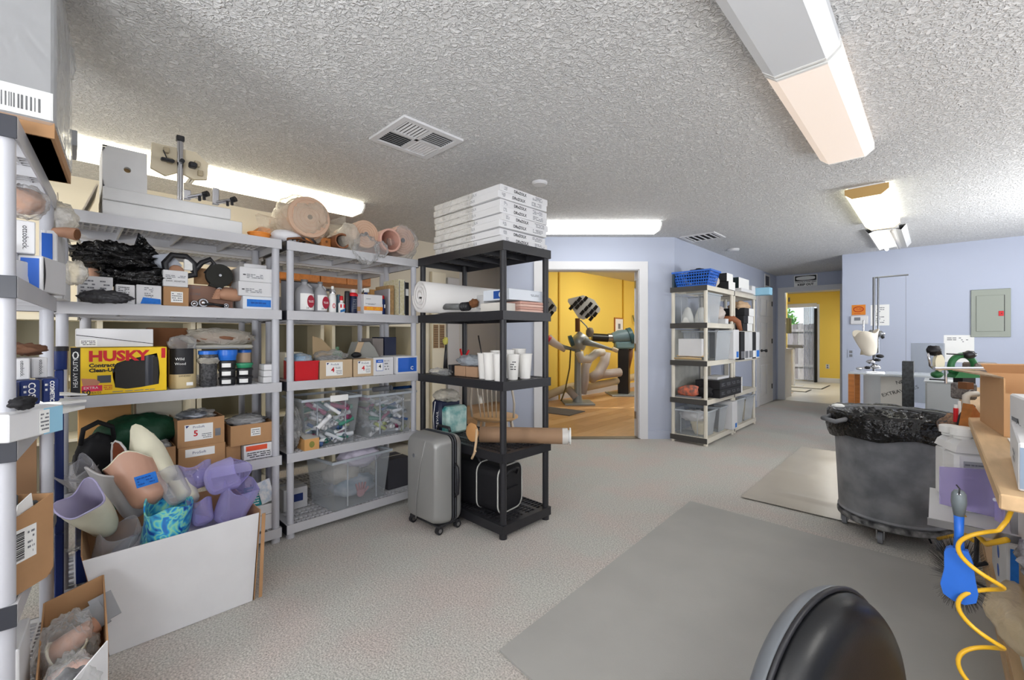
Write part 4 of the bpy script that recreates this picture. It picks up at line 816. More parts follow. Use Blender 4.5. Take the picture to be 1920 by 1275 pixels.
socket('prosthetic_socket', 'clear grey socket lying lowest at the left front of the open box', at(205, 1065, 1.83), at(225, 985, 1.83), .07, .085, M_clr, .004, .2, .4)
socket('prosthetic_socket', 'blue and green swirl patterned socket at the front of the open box', at(305, 1040, 1.86), at(318, 935, 1.88), .11, .118, swirl(), .006, .18, 2.4, ell=.7)
socket('prosthetic_socket', 'clear socket between the tan socket and the lavender ones', at(345, 940, 1.95), at(300, 880, 1.98), .05, .07, M_clr, .004, .25, .4)
socket('prosthetic_socket', 'white cloth lined socket in the middle rear of the open box', at(362, 945, 2.0), at(335, 895, 2.03), .04, .055, M_creams, .005, .3, .4)
socket('prosthetic_socket', 'upper large lavender clear socket at the right of the open box', at(385, 905, 2.0), at(458, 880, 2.05), .075, .085, M_lav, .004, .3, .9)
socket('prosthetic_socket', 'second lavender clear socket leaning left behind the upper one', at(375, 915, 2.05), at(362, 868, 2.08), .06, .08, M_lav, .004, .3, .1)
socket('prosthetic_socket', 'lavender clear socket sticking up at the right end of the open box', at(425, 985, 2.03), at(455, 905, 2.05), .072, .09, M_lav, .004, .12, .2)
socket('prosthetic_socket', 'small clear socket with lavender tint near the steel valve', at(385, 985, 1.95), at(372, 935, 1.98), .045, .055, M_lav, .004, .2, .2)
bagshape('plastic_bag', 'clear plastic bag hanging out over the left side of the socket box', at(135, 1000, 1.95), (.05, .08, .07), 52, M_clear, .4, 2.2, 16)
socket('prosthetic_socket', 'milky clear socket lying at the back left corner of the box', at(150, 905, 2.0), at(158, 862, 2.02), .05, .065, M_clr, .004, .25, 1.4)

# ================================================================== BOTTOM LEFT OPEN CARTON WITH BAGGED PARTS
t = thing('open_box', 'white and kraft open carton of bagged limb parts at the bottom left corner', 'box', (0, 0, 0))
zb = .002
k1, k2, k3, k4 = Vector((-1.66, -.06, 0)), Vector((-1.80, .085, 0)), Vector((-2.13, .09, 0)), Vector((-2.11, -.05, 0))
def wall(a, b2, h0, h1, m, nm): 
    d = (b2-a).normalized(); n_ = Vector((d.y, -d.x, 0))
    return slab([a+Vector((0, 0, zb)), b2+Vector((0, 0, zb)), b2+Vector((0, 0, h1)), a+Vector((0, 0, h0))], .004, n_).obj(nm, m, t)
wall(k1, k2, .22, .30, M_white, 'front_wall'); wall(k2, k3, .30, .37, M_kraft, 'side_wall'); wall(k3, k4, .37, .34, M_kraft, 'back_wall'); wall(k4, k1, .34, .22, M_kraft, 'side_wall')
slab([k1+Vector((0, 0, .003)), k2+Vector((0, 0, .003)), k3+Vector((0, 0, .003)), k4+Vector((0, 0, .003))], .003, (0, 0, 1)).obj('base', M_kraft, t)
bagshape('plastic_bag', 'clear bag holding a cream shell at the bottom left corner', (-1.95, .0, .235), (.11, .07, .1), 61, M_clear, .3, 2.2, 22)
socket('prosthetic_socket', 'cream shell inside the clear bag at the bottom left corner', (-2.0, .0, .14), (-1.93, .0, .27), .04, .055, M_creams)
o = MB().blob((0, 0, 0), (.08, .055, .05), .2, 2, 16, 5).obj('dark_pad', mat('slate_foam', (64, 66, 76), .6), smooth=True); o.location = (-1.80, .01, .2); tag(o, 'dark slate foam pad in a clear bag in the corner carton', 'pad')
bagshape('plastic_bag', 'second clear bag over the dark pad in the corner carton', (-1.80, .01, .215), (.085, .06, .07), 63, M_clear, .35, 2.4, 20)
o = MB().tube([(0, -.05, 0), (.02, 0, .02), (.03, .05, .015)], [.028, .034, .02], 12).obj('pink_foam_part', mat('pink_skin_foam', (226, 178, 160), .6), smooth=True); o.location = (-1.86, .02, .20); tag(o, 'pink foam part at the right of the corner carton', 'limb part')
o = MB().tube([(0, -.05, 0), (.02, 0, .03), (.0, .06, .05)], [.03, .032, .026], 12).obj('tan_foam_part', M_tan, smooth=True); o.location = (-1.97, .01, .23); tag(o, 'tan foam part standing behind the pink one in the corner carton', 'limb part')
for k, (x, y) in enumerate(((-2.04, .02), (-2.06, .05))):
    o = MB().box(0, .09, 0, .06, 0, .006).obj('grey_sheet', mat('grey_sheet_foam', (150, 152, 156), .7)); o.location = (x, y, .30+.02*k); o.rotation_euler = (.3, .6+.2*k, .4); tag(o, ['grey foam sheet at the back of the corner carton', 'second grey foam sheet sticking up at the back of the corner carton'][k], 'sheet')
socket('prosthetic_socket', 'grey blue shell filling the front of the corner carton', (-1.80, .015, .02), (-1.80, .01, .14), .045, .05, mat('grey_blue_shell', (170, 176, 186), .4))
# ================================================================== RIGHT GREY UNIT
z = ZA[3]
def jug(label, y0, y1, h):
    t = thing('vinegar_jug', label, 'jug', (-2.88, (y0+y1)/2, z), group='twin grey jugs'); r = (y1-y0)/2; q = MB(); n = 24; prof = [(r*.9, 0), (r, .01), (r, h*.62), (r*.8, h*.78), (r*.34, h*.9), (r*.3, h*.93), (r*.3, h)]
    q.lathe(prof, 20, sx=1, sy=1); q.obj('body', mat('greyed_clear_plastic', (166, 166, 170), .25), t, 'a'); MB().cyl((0, 0, h), (0, 0, h+.015), r*.36, n=16).obj('cap', M_gink if False else mat('cap_grey', (110, 110, 112), .5), t, 'a')
    MB().tube([(0, r*.7, h*.66), (0, r*.75, h*.85), (0, r*.3, h*.93)], .008, 8).obj('handle', MATS['greyed_clear_plastic'], t, True)
    q = MB(); R_ = r+.001
    def arc(a0, a1, z0, z1, m, nm, rr): 
        q = MB(); k = 10
        for i in range(k): b0 = a0+(a1-a0)*i/k; b1 = a0+(a1-a0)*(i+1)/k; q.add([(rr*cos(b0), rr*sin(b0), z0), (rr*cos(b1), rr*sin(b1), z0), (rr*cos(b1), rr*sin(b1), z1), (rr*cos(b0), rr*sin(b0), z1)], [(0, 1, 2, 3)])
        q.obj(nm, m, t)
    arc(-.75, .85, .012, h*.6, M_white2, 'paper_label', R_)
    Ma = frame('X+', (R_+.001, 0, 0)); poly = [(.018+.022*cos(2*pi*k/20), h*.34+.04*sin(2*pi*k/20)) for k in range(20)]; MB().prism(poly, -.0035, .0002, Ma).obj('red_oval', mat('crimson_print', (160, 24, 50), .5), t)
    text('lettering', '24', .016, Ma, -.01, h*.12, M_ink, t, c=.0004); scribble('printed_lines', Ma, .004, .034, h*.3, h*.38, 2, M_white2, t, .0006)
    return t
jug('grey translucent jug with crimson oval label, left of the pair', 1.0, 1.115, .19); jug('grey translucent jug with crimson oval label, right of the pair', 1.115, 1.2, .185)
for ob in COL.objects:
    if ob.get('group') == 'twin grey jugs': del ob['group']
def bottle(label, y, r, h, body, cap, lab=None, x=-2.85, caph=.03, shoulder=.75, name='bottle', neck=.35):
    t = thing(name, label, 'bottle', (x, y, z)); MB().lathe([(r*.95, 0), (r, .004), (r, h*shoulder), (r*neck, h*(shoulder+.1)), (r*neck, h-caph)], 20).obj('body', body, t, 'a'); MB().lathe([(r*neck*1.2, h-caph), (r*neck*1.2, h-.004), (r*neck, h), (0, h)], 16).obj('cap', cap, t, 'a')
    Ml = frame('X+', (r+.0006, 0, 0))
    return t, Ml
t, Ml = bottle('white spray can with a red drop mark and silver collar', 1.225, .023, .155, M_white2, M_chrome, shoulder=.68, neck=.7, caph=.03); MB().prism([(.009*cos(a), .045+.016*sin(a)) for a in [2*pi*k/16 for k in range(16)]], -.001, .0006, Ml).obj('red_mark', M_red, t); MB().prism([(.005*cos(a), .045+.011*sin(a)) for a in [2*pi*k/16 for k in range(16)]], .0007, .001, Ml).obj('white_mark', M_white2, t); MB().cyl((0, 0, .155), (0, 0, .175), .009).obj('nozzle', M_white2, t, 'a')
t, Ml = bottle('small white squeeze bottle with red cap and blue wave label', 1.285, .021, .115, M_white2, M_red, shoulder=.55, neck=.45, caph=.03); panel('red_label', Ml, -.016, .016, .035, .058, M_red, t, -.002); MB().prism([(-.016, .004), (.016, .012), (.016, .03), (-.016, .018)], -.002, .0006, Ml).obj('blue_wave', mat('wave_blue', (40, 110, 170), .5), t)
t, Ml = bottle('black spray can between the squeeze bottle and the blue can', 1.325, .018, .15, M_black, M_black, shoulder=.85, neck=.8)
t, Ml = bottle('tall dark blue can with red trigger cap', 1.367, .026, .165, mat('dark_blue_can', (24, 34, 66), .35), mat('clear_cap', (216, 204, 206), .3), shoulder=.74, neck=.6, caph=.03); MB().lathe([(.030, .118), (.032, .13), (.022, .142)], 18).obj('red_collar', M_red, t, 'a'); scribble('printed_lines', Ml, -.012, .012, .03, .1, 6, M_gink, t, -.0)
o = MB().lathe([(.018, 0), (.02, .004), (.02, .11), (.012, .13), (0, .13)], 16).obj('bottle', mat('teal_can', (90, 120, 140), .4), smooth='a'); o.location = (-2.93, 1.30, z); tag(o, 'muted teal can standing behind the squeeze bottle', 'bottle')
t, M, W, Hh = carton('pinkish white carton with orange stripe behind the glove box', 1.40, 1.46, z, z+.14, xf=-2.86, dep=.1, m=mat('mauve_carton', (196, 182, 190), .7)); panel('orange_stripe', M, 0, W, .02, .05, mat('dull_orange', (196, 150, 100), .6), t)
t, M, W, Hh = carton('white box with orange printed band in front of the trigger sprayer', 1.425, 1.565, z, z+.135, xf=-2.81, dep=.12, m=M_white); panel('orange_band', M, 0, W, .025, .052, M_orange, t); scribble('printed_lines', M, .012, .05, .1, .108, 1, M_gink, t); scribble('printed_lines', M, .01, .09, .062, .075, 2, M_gink, t, seed=6); scribble('printed_lines', M, .02, .12, .028, .048, 2, M_yellow, t, .0018, 3)
t = thing('spray_bottle', 'blue and white trigger spray bottle behind the orange banded box', 'bottle', (-2.95, 1.51, z)); MB().lathe([(.032, 0), (.034, .1), (.014, .14), (.013, .16)], 18).obj('body', M_navy, t, 'a'); MB().box(-.012, .03, -.03, .014, .16, .19, b=.005).obj('trigger_head', M_white2, t); MB().tube([(.025, -.028, .172), (.03, -.04, .15)], .004, 6).obj('trigger', M_black, t, True)
t, Ml = bottle('dark bottle with a red label just right of the orange banded box', 1.595, .021, .14, M_navy, M_red, x=-2.87, neck=.6); panel('white_label', Ml, -.014, .014, .05, .075, M_white2, t, -.002)
def book(label, y, th_, h, m, x=-2.83, dep=.2, rot=0, name='folder'):
    o = MB().box(-dep, 0, 0, th_, 0, h, b=.0015).obj(name, m); o.location = (x, y, z); o.rotation_euler = (rot, 0, 0); return tag(o, label, 'folder')
book('grey board leaning beside the blue bottle', 1.625, .006, .19, mat('grey_mdf', (150, 146, 150), .7), rot=radians(-0), x=-2.84); book('thin white edged board beside the grey board', 1.633, .004, .19, M_white, x=-2.83)
book('tan bristly board standing among the folders', 1.645, .04, .22, mat('tan_board', (186, 150, 104), .9, noise_amt=.3, noise_scale=50, bump=.5), x=-2.86)
t = thing('ledger_box', 'pale speckled flat box standing on edge beside the black folder', 'box', (-2.82, 1.70, z)); MB().box(-.22, 0, 0, .055, 0, .265, b=.002).obj('body', mat('pale_speckle', (224, 218, 196), .7, rgb2=(206, 196, 150), noise_scale=60), t); panel('grey_border', frame('X+', (0, 0, 0)), .002, .008, .01, .255, M_gink, t); panel('grey_border', frame('X+', (0, 0, 0)), .047, .053, .01, .255, M_gink, t)
t = thing('binder', 'black binder with white spine card next to the white foam roll', 'folder', (-2.84, 1.765, z)); MB().box(-.22, 0, 0, .035, 0, .25, b=.002).obj('body', M_black, t); panel('spine_card', frame('X+', (0, 0, 0)), .006, .03, .15, .2, M_white2, t)
t, M, W, Hh = carton('kraft open flap carton behind the folders', 1.60, 1.80, z, z+.2, xf=-3.05, dep=.15, m=mat('bright_kraft', (206, 156, 96), .85)); 
t = thing('leaning_board', 'grey sheet with dark edge leaning behind the jugs', 'panel', (-3.0, .96, z)); MB().box(-.008, 0, 0, .26, 0, .2).obj('sheet', mat('grey_sheet', (150, 150, 156), .6), t); MB().box(-.009, .001, 0, .26, .2, .206).obj('edge_strip', M_ink, t)
t = thing('beige_canister', 'beige lidded canister with black lid behind the white spray can', 'canister', (-3.02, 1.26, z)); MB().lathe([(.05, 0), (.05, .15), (.045, .155), (0, .155)], 20).obj('body', M_beige, t, 'a'); MB().lathe([(.052, .156), (.052, .17), (0, .17)], 20).obj('lid', M_black, t, 'a')
# middle shelf of right unit
z = ZA[2]
M_redp = mat('red_bin_plastic', (196, 18, 30), .35)
t = thing('red_bin', 'red plastic bin at the left end of the middle shelf', 'bin', (-2.81, .975, z)); M = frame('X+', (0, 0, 0))
MB().prism([(.006, 0), (.139, 0), (.145, .12), (0, .12)], -.004, 0, M).obj('front_wall', M_redp, t); MB().box(-.2, -.196, .002, .143, 0, .12).obj('back_wall', M_redp, t); MB().box(-.196, -.004, .002, .006, 0, .12).obj('side_wall', M_redp, t); MB().box(-.196, -.004, .139, .143, 0, .12).obj('side_wall', M_redp, t); MB().box(-.196, -.004, .006, .139, 0.001, .005).obj('base', M_redp, t)
MB().box(-.0, .005, -.002, .147, .112, .121).obj('rim', M_redp, t)
bagshape('plastic_bag', 'blue and clear plastic bags piled in the red bin', (-2.92, 1.04, z+.13), (.08, .07, .035), 71, mat('blue_wrap', (120, 160, 196), .3, rgb2=(200, 204, 206), noise_scale=12, bump=.6, bump_scale=25, dist=.02), .4, 2.4, 16)
for k, (y0, y1, lb) in enumerate(((1.13, 1.345, 'kraft carton with a red number four card, left one'), (1.355, 1.50, 'kraft carton with a red number four card, right one'))):
    t, M, W, Hh = openbox(lb, y0, y1-.0, z, z+.12, dep=.26, m=mat('beige_kraft', (196, 172, 140), .85)); red5(t, M, .04 if k == 0 else .03, .018, .11 if k == 0 else .095, .088, '4')
    scribble('printed_lines', M, (.04 if k == 0 else .03)+.06, (.04 if k == 0 else .03)+.095, .06, .075, 2, M_gink, t, .0018)
bagshape('plastic_bag', 'heap of silvery film sleeves over the left red four carton', (-2.93, 1.24, z+.135), (.1, .1, .045), 73, M_clear, .5, 2.4, 18); bagshape('parts_heap', 'grey wrapped parts in the left red four carton', (-2.93, 1.235, z+.11), (.09, .09, .035), 74, MATS['grey_parts'], .4, 3, 14, cat='parts')
o = MB().prism([(0, 0), (.12, .0), (.13, .06), (.07, .13), (.01, .15)], -.003, 0, frame('X+', (0, 0, 0))).obj('brown_paper', mat('brown_paper', (176, 152, 118), .8)); o.location = (-2.96, 1.14, z+.13); o.rotation_euler = (0, -.2, 0); tag(o, 'brown paper scrap standing up behind the silvery sleeves', 'paper')
o = MB().lathe([(.03, 0), (.032, .12), (.02, .15), (0, .16)], 16).obj('green_bottle', mat('green_glassy', (14, 110, 60), .3), smooth='a'); o.location = (-3.06, 1.13, z); tag(o, 'green bottle standing behind the brown paper scrap', 'bottle')
o = MB().lathe([(.03, 0), (.032, .15), (.012, .18), (.012, .2), (0, .2)], 16).obj('green_bottle', film('pale_green_clear', (150, 210, 170), .4, .2, 0), smooth='a'); o.location = (-3.06, 1.35, z); tag(o, 'pale green clear bottle with dark green cap behind the silvery sleeves', 'bottle')
t = thing('grey_shoe_form', 'tan and grey trapezoid foam block with black top strip on the middle shelf', 'foam block', (-2.93, 1.40, z+.12)); MB().prism([(0, 0), (.21, 0), (.17, .07), (.13, .115), (.04, .115), (.02, .06)], -.1, 0, frame('X+', (0, 0, 0))).obj('body', mat('grey_wedge', (150, 150, 144), .8), t); MB().prism([(.0, .02), (.02, .06), (.04, .115), (.085, .115), (.06, .06), (.05, .02)], .0, .006, frame('X+', (0, 0, 0))).obj('tan_face', mat('tan_wedge', (190, 166, 136), .8), t); MB().box(-.06, .004, .075, .135, .1155, .12).obj('black_strip', M_black, t); MB().blob((.02, .02, .025), (.02, .035, .02), .2, 2, 10).obj('dark_patch', M_ink, t, True)
MB().box(-.1, 0, .01, .2, -.1195, -.001).obj('support', M_kraftin, t)
t, M, W, Hh = openbox('white carton with blue headed card on the middle shelf', 1.50, 1.655, z, z+.125, dep=.26, m=M_white); panel('blue_frame', M, .02, .075, .03, .11, M_blue, t); panel('white_field', M, .023, .072, .033, .088, M_white2, t, .0014); text('lettering', '4', .035, M, .04, .062, M_ink, t, c=.0026, bold=.001); scribble('printed_lines', M, .085, .12, .03, .11, 4, M_gink, t, fill=.3); scribble('printed_lines', M, .03, .066, .094, .104, 1, M_white2, t, .0014)
t, M, W, Hh = carton('white carton with a solid blue face at the right end of the middle shelf', 1.665, 1.845, z, z+.13, xf=-2.79, dep=.24); panel('blue_face', M, .012, W-.012, .015, .118, M_blue, t); text('lettering', 'C', .035, M, .115, .04, M_white2, t, c=.0018, bold=.001)
t, M, W, Hh = carton('white box stack at the left rear of the middle shelf', .99, 1.10, z+.0, z+.17, xf=-3.02, dep=.15, m=M_cb)
t, M, W, Hh = carton('dark blue folder box standing at the right rear of the middle shelf', 1.70, 1.80, z, z+.27, xf=-3.02, dep=.2, m=mat('ink_blue', (26, 34, 62), .5)); t, M, W, Hh = carton('grey open carton standing left of the dark blue folder box', 1.60, 1.69, z, z+.26, xf=-3.02, dep=.18, m=mat('grey_carton', (140, 132, 128), .8))
# fourth shelf: clear tubs of plastic tubes
def tub(label, loc, L_, D_, H_, rz=0, m=M_tub, rim=.012):
    """clear tapering storage tub; local x length, local y depth"""
    t = thing('storage_tub', label, 'tub', loc, rz); b = .03; th = .0025
    def ring(z_, e): k = e; return [(-L_/2+b*(1-z_/H_)+k, -D_/2+b*(1-z_/H_)+k, z_), (L_/2-b*(1-z_/H_)-k, -D_/2+b*(1-z_/H_)+k, z_), (L_/2-b*(1-z_/H_)-k, D_/2-b*(1-z_/H_)-k, z_), (-L_/2+b*(1-z_/H_)+k, D_/2-b*(1-z_/H_)-k, z_)]
    v = ring(0, 0)+ring(H_, 0)+ring(.004, th)+ring(H_, th)
    q = MB().add(v, [(0, 1, 5, 4), (1, 2, 6, 5), (2, 3, 7, 6), (3, 0, 4, 7), (3, 2, 1, 0), (8, 9, 13, 12), (9, 10, 14, 13), (10, 11, 15, 14), (11, 8, 12, 15), (8, 9, 10, 11)])
    q.obj('body', m, t)
    r = MB(); o1 = L_/2+rim; o2 = D_/2+rim
    r.box(-o1, o1, -o2, -D_/2, H_-.012, H_+.004).box(-o1, o1, D_/2, o2, H_-.012, H_+.004).box(-o1, -L_/2, -D_/2, D_/2, H_-.012, H_+.004).box(L_/2, o1, -D_/2, D_/2, H_-.012, H_+.004); r.obj('rim', mat('tub_rim', (196, 204, 212), .25, alpha=.7), t)
    for s in (-.25, .25): MB().box(L_*s-.004, L_*s+.004, -D_/2+b*.5-.006, -D_/2+b*.5, .02, H_-.02).obj('rib', mat('tub_rib', (200, 206, 214), .25, alpha=.5), t)
    return t
z = ZA[1]
TC = [mat('tube_%d' % i, c, .4) for i, c in enumerate(((206, 210, 216), (60, 130, 110), (60, 90, 140), (150, 60, 100), (160, 168, 120), (230, 230, 232), (90, 110, 120)))]
def tubes(label, cx, cy, z0, W_, D_, H_, n, seed, grp):
    rd = random.Random(seed)
    for i in range(n):
        ci = rd.choice((0, 0, 5, 5, 0, 1, 2, 3, 4, 6)); m = TC[ci]; L_ = rd.uniform(.06, .14); r = rd.uniform(.010, .017)
        face = rd.random() < .6
        p = Vector((cx+(rd.uniform(.3, .42)*D_ if face else rd.uniform(-.3, .3)*D_), cy+rd.uniform(-.38, .38)*W_, z0+rd.uniform(.02, H_)))
        if rd.random() < .45: d = Vector((1, rd.uniform(-.4, .4), rd.uniform(-.3, .3)))
        else: d = Vector((rd.uniform(-.2, .2), 1, rd.uniform(-.8, .8)))
        d.normalize()
        if abs(d.y)*L_/2+abs(p.y-cy) > W_*.45: p.y = cy+(W_*.45-abs(d.y)*L_/2)*(1 if p.y > cy else -1)
        q = MB(); a = p-d*L_/2; b2 = p+d*L_/2
        if b2.x > cx+D_*.45: s_ = b2.x-cx-D_*.45; a.x -= s_; b2.x -= s_
        hz = ('lower', 'middle', 'upper')[min(2, int(3*(p.z-z0)/H_))]; wy = ('far left', 'left', 'centre', 'right', 'far right')[max(0, min(4, int(5*((p.y-cy)/W_+.5))))]
        yield TN[ci], ('end-on' if d.x > .8 else 'slanted'), hz, wy, q.tube([a, b2], r, 10, cap=False).tube([a, b2], r*.7, 10, cap=False).obj('plastic_tube', m, smooth=True)
TN = ('pale grey', 'green', 'blue', 'magenta', 'olive', 'white', 'slate')
def fill_tubes(label, *a):
    side_ = 'left' if 'left' in label else 'right'
    for c_, how, hz, wy, o in tubes(label, *a): tag(o, '%s plastic tube lying %s at the %s %s of the %s clear tub' % (c_, how, hz, wy, side_), 'tube', a[-1])
tub('clear storage tub full of plastic tubes, left one on the fourth shelf', (-2.98, 1.21, z), .37, .33, .31, rz=radians(90)); fill_tubes('short plastic tube end in the left clear tub', -2.98, 1.21, z, .33, .36, .27, 85, 5, 'tubes in the left clear tub')
tub('clear storage tub of mixed coloured tubes, right one on the fourth shelf', (-2.985, 1.63, z), .39, .36, .30, rz=radians(94)); fill_tubes('short plastic tube end in the right clear tub', -2.985, 1.63, z, .34, .38, .26, 80, 9, 'tubes in the right clear tub')
for k, (y, xx) in enumerate(((1.62, -2.9), (1.76, -2.86))):
    o = MB().tube([(-.1, -.02, 0), (.06, .03, .02)], .02 if k == 0 else .012, 12, cap=False).obj('dark_tube', mat('dark_blue_tube', (20, 50, 90), .3) if k else M_gink, smooth=True); o.location = (xx, y, z+.315); tag(o, ['short grey tube lying across the right clear tub', 'dark blue tube sticking out over the right clear tub'][k], 'tube')
t = thing('lid_clip', 'white clip lid hooked on the rim of the left clear tub', 'lid', (-2.80, 1.19, z+.285)); MB().box(-.012, .004, 0, .12, 0, .04, b=.004).obj('body', M_white2, t)
t, M, W, Hh = openbox('small kraft box with torn flap at the left front of the fourth shelf', 1.025, 1.115, z, z+.07, xf=-2.79, dep=.12, m=mat('bright_kraft', (206, 156, 96), .85)); MB().prism([(.03+.016*cos(a)+.015, .035+.02*sin(a)) for a in [2*pi*k/18 for k in range(18)]], .0006, .0014, M).obj('round_mark', mat('olive_print', (130, 130, 60), .6), t)
slab([(-.004, 0, .07), (-.12, -.02, .115), (-.12, .07, .10), (-.004, .09, .07)], .003, (0, 0, 1)).obj('torn_flap', mat('grey_flap', (170, 166, 160), .8), t)
bagshape('plastic_bag', 'clear bag of rings squeezed at the left post of the fourth shelf', (-2.90, .99, z+.14), (.09, .04, .13), 75, M_clear, .4, 2.6, 20)
bagshape('rings_heap', 'heap of grey plastic rings at the left end of the fourth shelf', (-2.96, 1.0, z+.10), (.08, .04, .1), 76, MATS['grey_parts'], .4, 3, 14, cat='parts')
# bottom shelf: big clear tub of cloth and gloves
z = ZA[0]
tub('large clear storage tub of white cloth and gloves on the bottom shelf', (-2.95, 1.385, z), .44, .34, .33, rz=radians(97))
o = MB().blob((0, 0, 0), (.10, .14, .075), .3, 2.2, 20, 81, ridged=True).obj('cloth_bundle', mat('lilac_white_cloth', (214, 208, 226), .8, bump=.5, bump_scale=20, dist=.02), smooth=True); o.location = (-2.93, 1.45, z+.30); tag(o, 'white lilac cloth bundle bulging out of the large clear tub', 'cloth')
o = MB().blob((0, 0, 0), (.10, .15, .07), .3, 2.2, 18, 82, ridged=True).obj('cloth_bundle', mat('blue_grey_cloth', (120, 140, 160), .8, rgb2=(190, 196, 206), noise_scale=10), smooth=True); o.location = (-2.93, 1.40, z+.1); tag(o, 'blue grey cloth and gloves low in the large clear tub', 'cloth')
o = MB().blob((0, 0, 0), (.09, .12, .07), .3, 2.2, 18, 83, ridged=True).obj('cloth_bundle', mat('beige_cloth', (196, 190, 180), .8), smooth=True); o.location = (-2.95, 1.33, z+.2); tag(o, 'beige bundle in the left half of the large clear tub', 'cloth')
t = thing('rubber_glove', 'pinkish rubber glove pressed against the front of the large clear tub', 'glove', (-2.825, 1.41, z+.07)); MB().blob((0, 0, 0), (.008, .03, .03), .05, 2, 10).obj('palm', mat('pink_rubber', (190, 130, 140), .5), t, True)
for k in range(4): MB().tube([(0, -.022+.015*k, .02), (0, -.03+.02*k, .05), (0, -.034+.0225*k, .07-abs(k-1.5)*.004)], [.008, .0075, .006], 8).obj('finger', MATS['pink_rubber'], t, True)
MB().tube([(0, .025, 0), (0, .045, .015), (0, .055, .03)], [.009, .008, .006], 8).obj('thumb', MATS['pink_rubber'], t, True)
t, M, W, Hh = carton('pale grey carton with a blue rectangle at the rear left of the bottom shelf', .98, 1.13, z, z+.14, xf=-3.02, dep=.15, m=mat('grey_white_carton', (190, 190, 192), .7)); panel('blue_mark', M, .04, .12, .05, .1, M_navy, t)
# white post cap at the suitcase side: flat boxes behind the suitcase on the bottom shelf
t, M, W, Hh = carton('dark flat carton at the right end of the bottom shelf behind the suitcase', 1.66, 1.84, z, z+.22, xf=-2.9, dep=.2, m=mat('dark_carton', (60, 60, 66), .7))

# ================================================================== LEFT EDGE UNIT GOODS
def abox(label, xl, tl, xr, tr, z0, h, dep, m=None, name='carton', cat='box'):
    """carton standing on height z0 whose front runs between two sight lines at given depths"""
    p0 = at(xl, CY, tl); p1 = at(xr, CY, tr); a = p1-p0; W = a.length; t = thing(name, label, cat, (p0.x, p0.y, z0), math.atan2(a.y, a.x))
    MB().box(0, W, 0, dep, 0, h, b=.003).obj('body', m or M_white, t); return t, frame('Y-', (0, 0, 0)), W, h
def cbox(label, s0, s1, out, dep, z0, z1, m=None, name='carton', blue=None, txt=None, rzd=0, cat='box'):
    """carton on the turned unit; front faces the aisle (CN); s grows away from the camera"""
    m = m or M_white; W = s1-s0; Hh = z1-z0; p = cpt(s0, out, z0); t = thing(name, label, cat, p, RC+pi/2+rzd)
    MB().box(0, W, 0, dep, 0, Hh, b=.003).obj('body', m, t); M = frame('Y-', (0, 0, 0))
    return t, M, W, Hh
z = LV[4]
# big film wrapped carton on top of the unit
t = thing('wrapped_carton', 'huge film wrapped carton reaching the ceiling at the top left corner', 'box', cpt(.12, .055, z+.001), RC+pi/2)
MB().box(0, .50, 0, .40, 0, .54, b=.006).obj('body', mat('shade_greyed_card', (140, 140, 142), .6), t); MB().box(-.002, .502, -.002, .402, 0.0, .045).obj('kraft_base', M_kraft, t)  # card colour darkened to carry the backlit shade
MB().box(-.008, .508, -.006, .405, .03, .545, b=.012).obj('film_wrap', film('wrap_film', (226, 228, 230), .14, .1, 1.0, 6), t)
Mx = frame('X-', (-.003, .0, 0)); MB().box(-.25, -.001, .05, .13, .0, .001, Mx).obj('paper_label', M_white2, t)
q = MB(); rd = random.Random(2); a = -.18
while a < -.03: w_ = rd.uniform(.001, .005); q.box(a, a+w_, .065, .105, .0012, .0016, Mx); a += w_+rd.uniform(.002, .005)
q.obj('bar_code', M_ink, t)
Mf = frame('Y-', (0, -.003, 0)); 
bagshape('plastic_bag', 'loose tail of clear film on the huge wrapped carton', (-2.36, -.02, 2.27), (.03, .04, .08), 91, M_clear, .5, 2.4, 14)
t, M, W, Hh = carton('hidden support carton behind the huge wrapped carton', -.35, -.14, z, z+.165, xf=-2.42, dep=.14, m=M_white); t['label'] = 'white carton under the grey ones, behind the huge wrapped carton'
for k, (lb, y1) in enumerate((('lower of two small grey cartons sticking out behind the huge wrapped carton', .03), ('upper of two small grey cartons behind the huge wrapped carton', -.01))):
    t, M, W, Hh = carton(lb, -.30, y1, z+.166+.062*k, z+.166+.062*k+(.06 if k == 0 else .05), xf=-2.40, dep=.2, m=mat('grey_print_carton', (176, 178, 182), .6)); text('lettering', 'ottobock.', .022, M, W-.13, .035, M_ink, t)
o = MB().prism([(0, 0), (.2, 0), (.2, .06), (.0, .04)], 0, .01, frame('X+', (0, 0, 0))).obj('cream_board', MATS['cream_panel']); o.location = (-3.12, -.03, LV[4]+.005); tag(o, 'low cream board lying where the two shelf tops meet at the left', 'board')
t = thing('white_tray', 'cream tray on top of the left grey shelves beside the leaning panel', 'tray', (-3.2, -.03, LV[4])); MB().box(.0, .38, 0, .06, 0, .004).obj('base', MATS['cream_panel'], t); MB().box(0, .38, 0, .004, .004, .07).obj('side', MATS['cream_panel'], t)
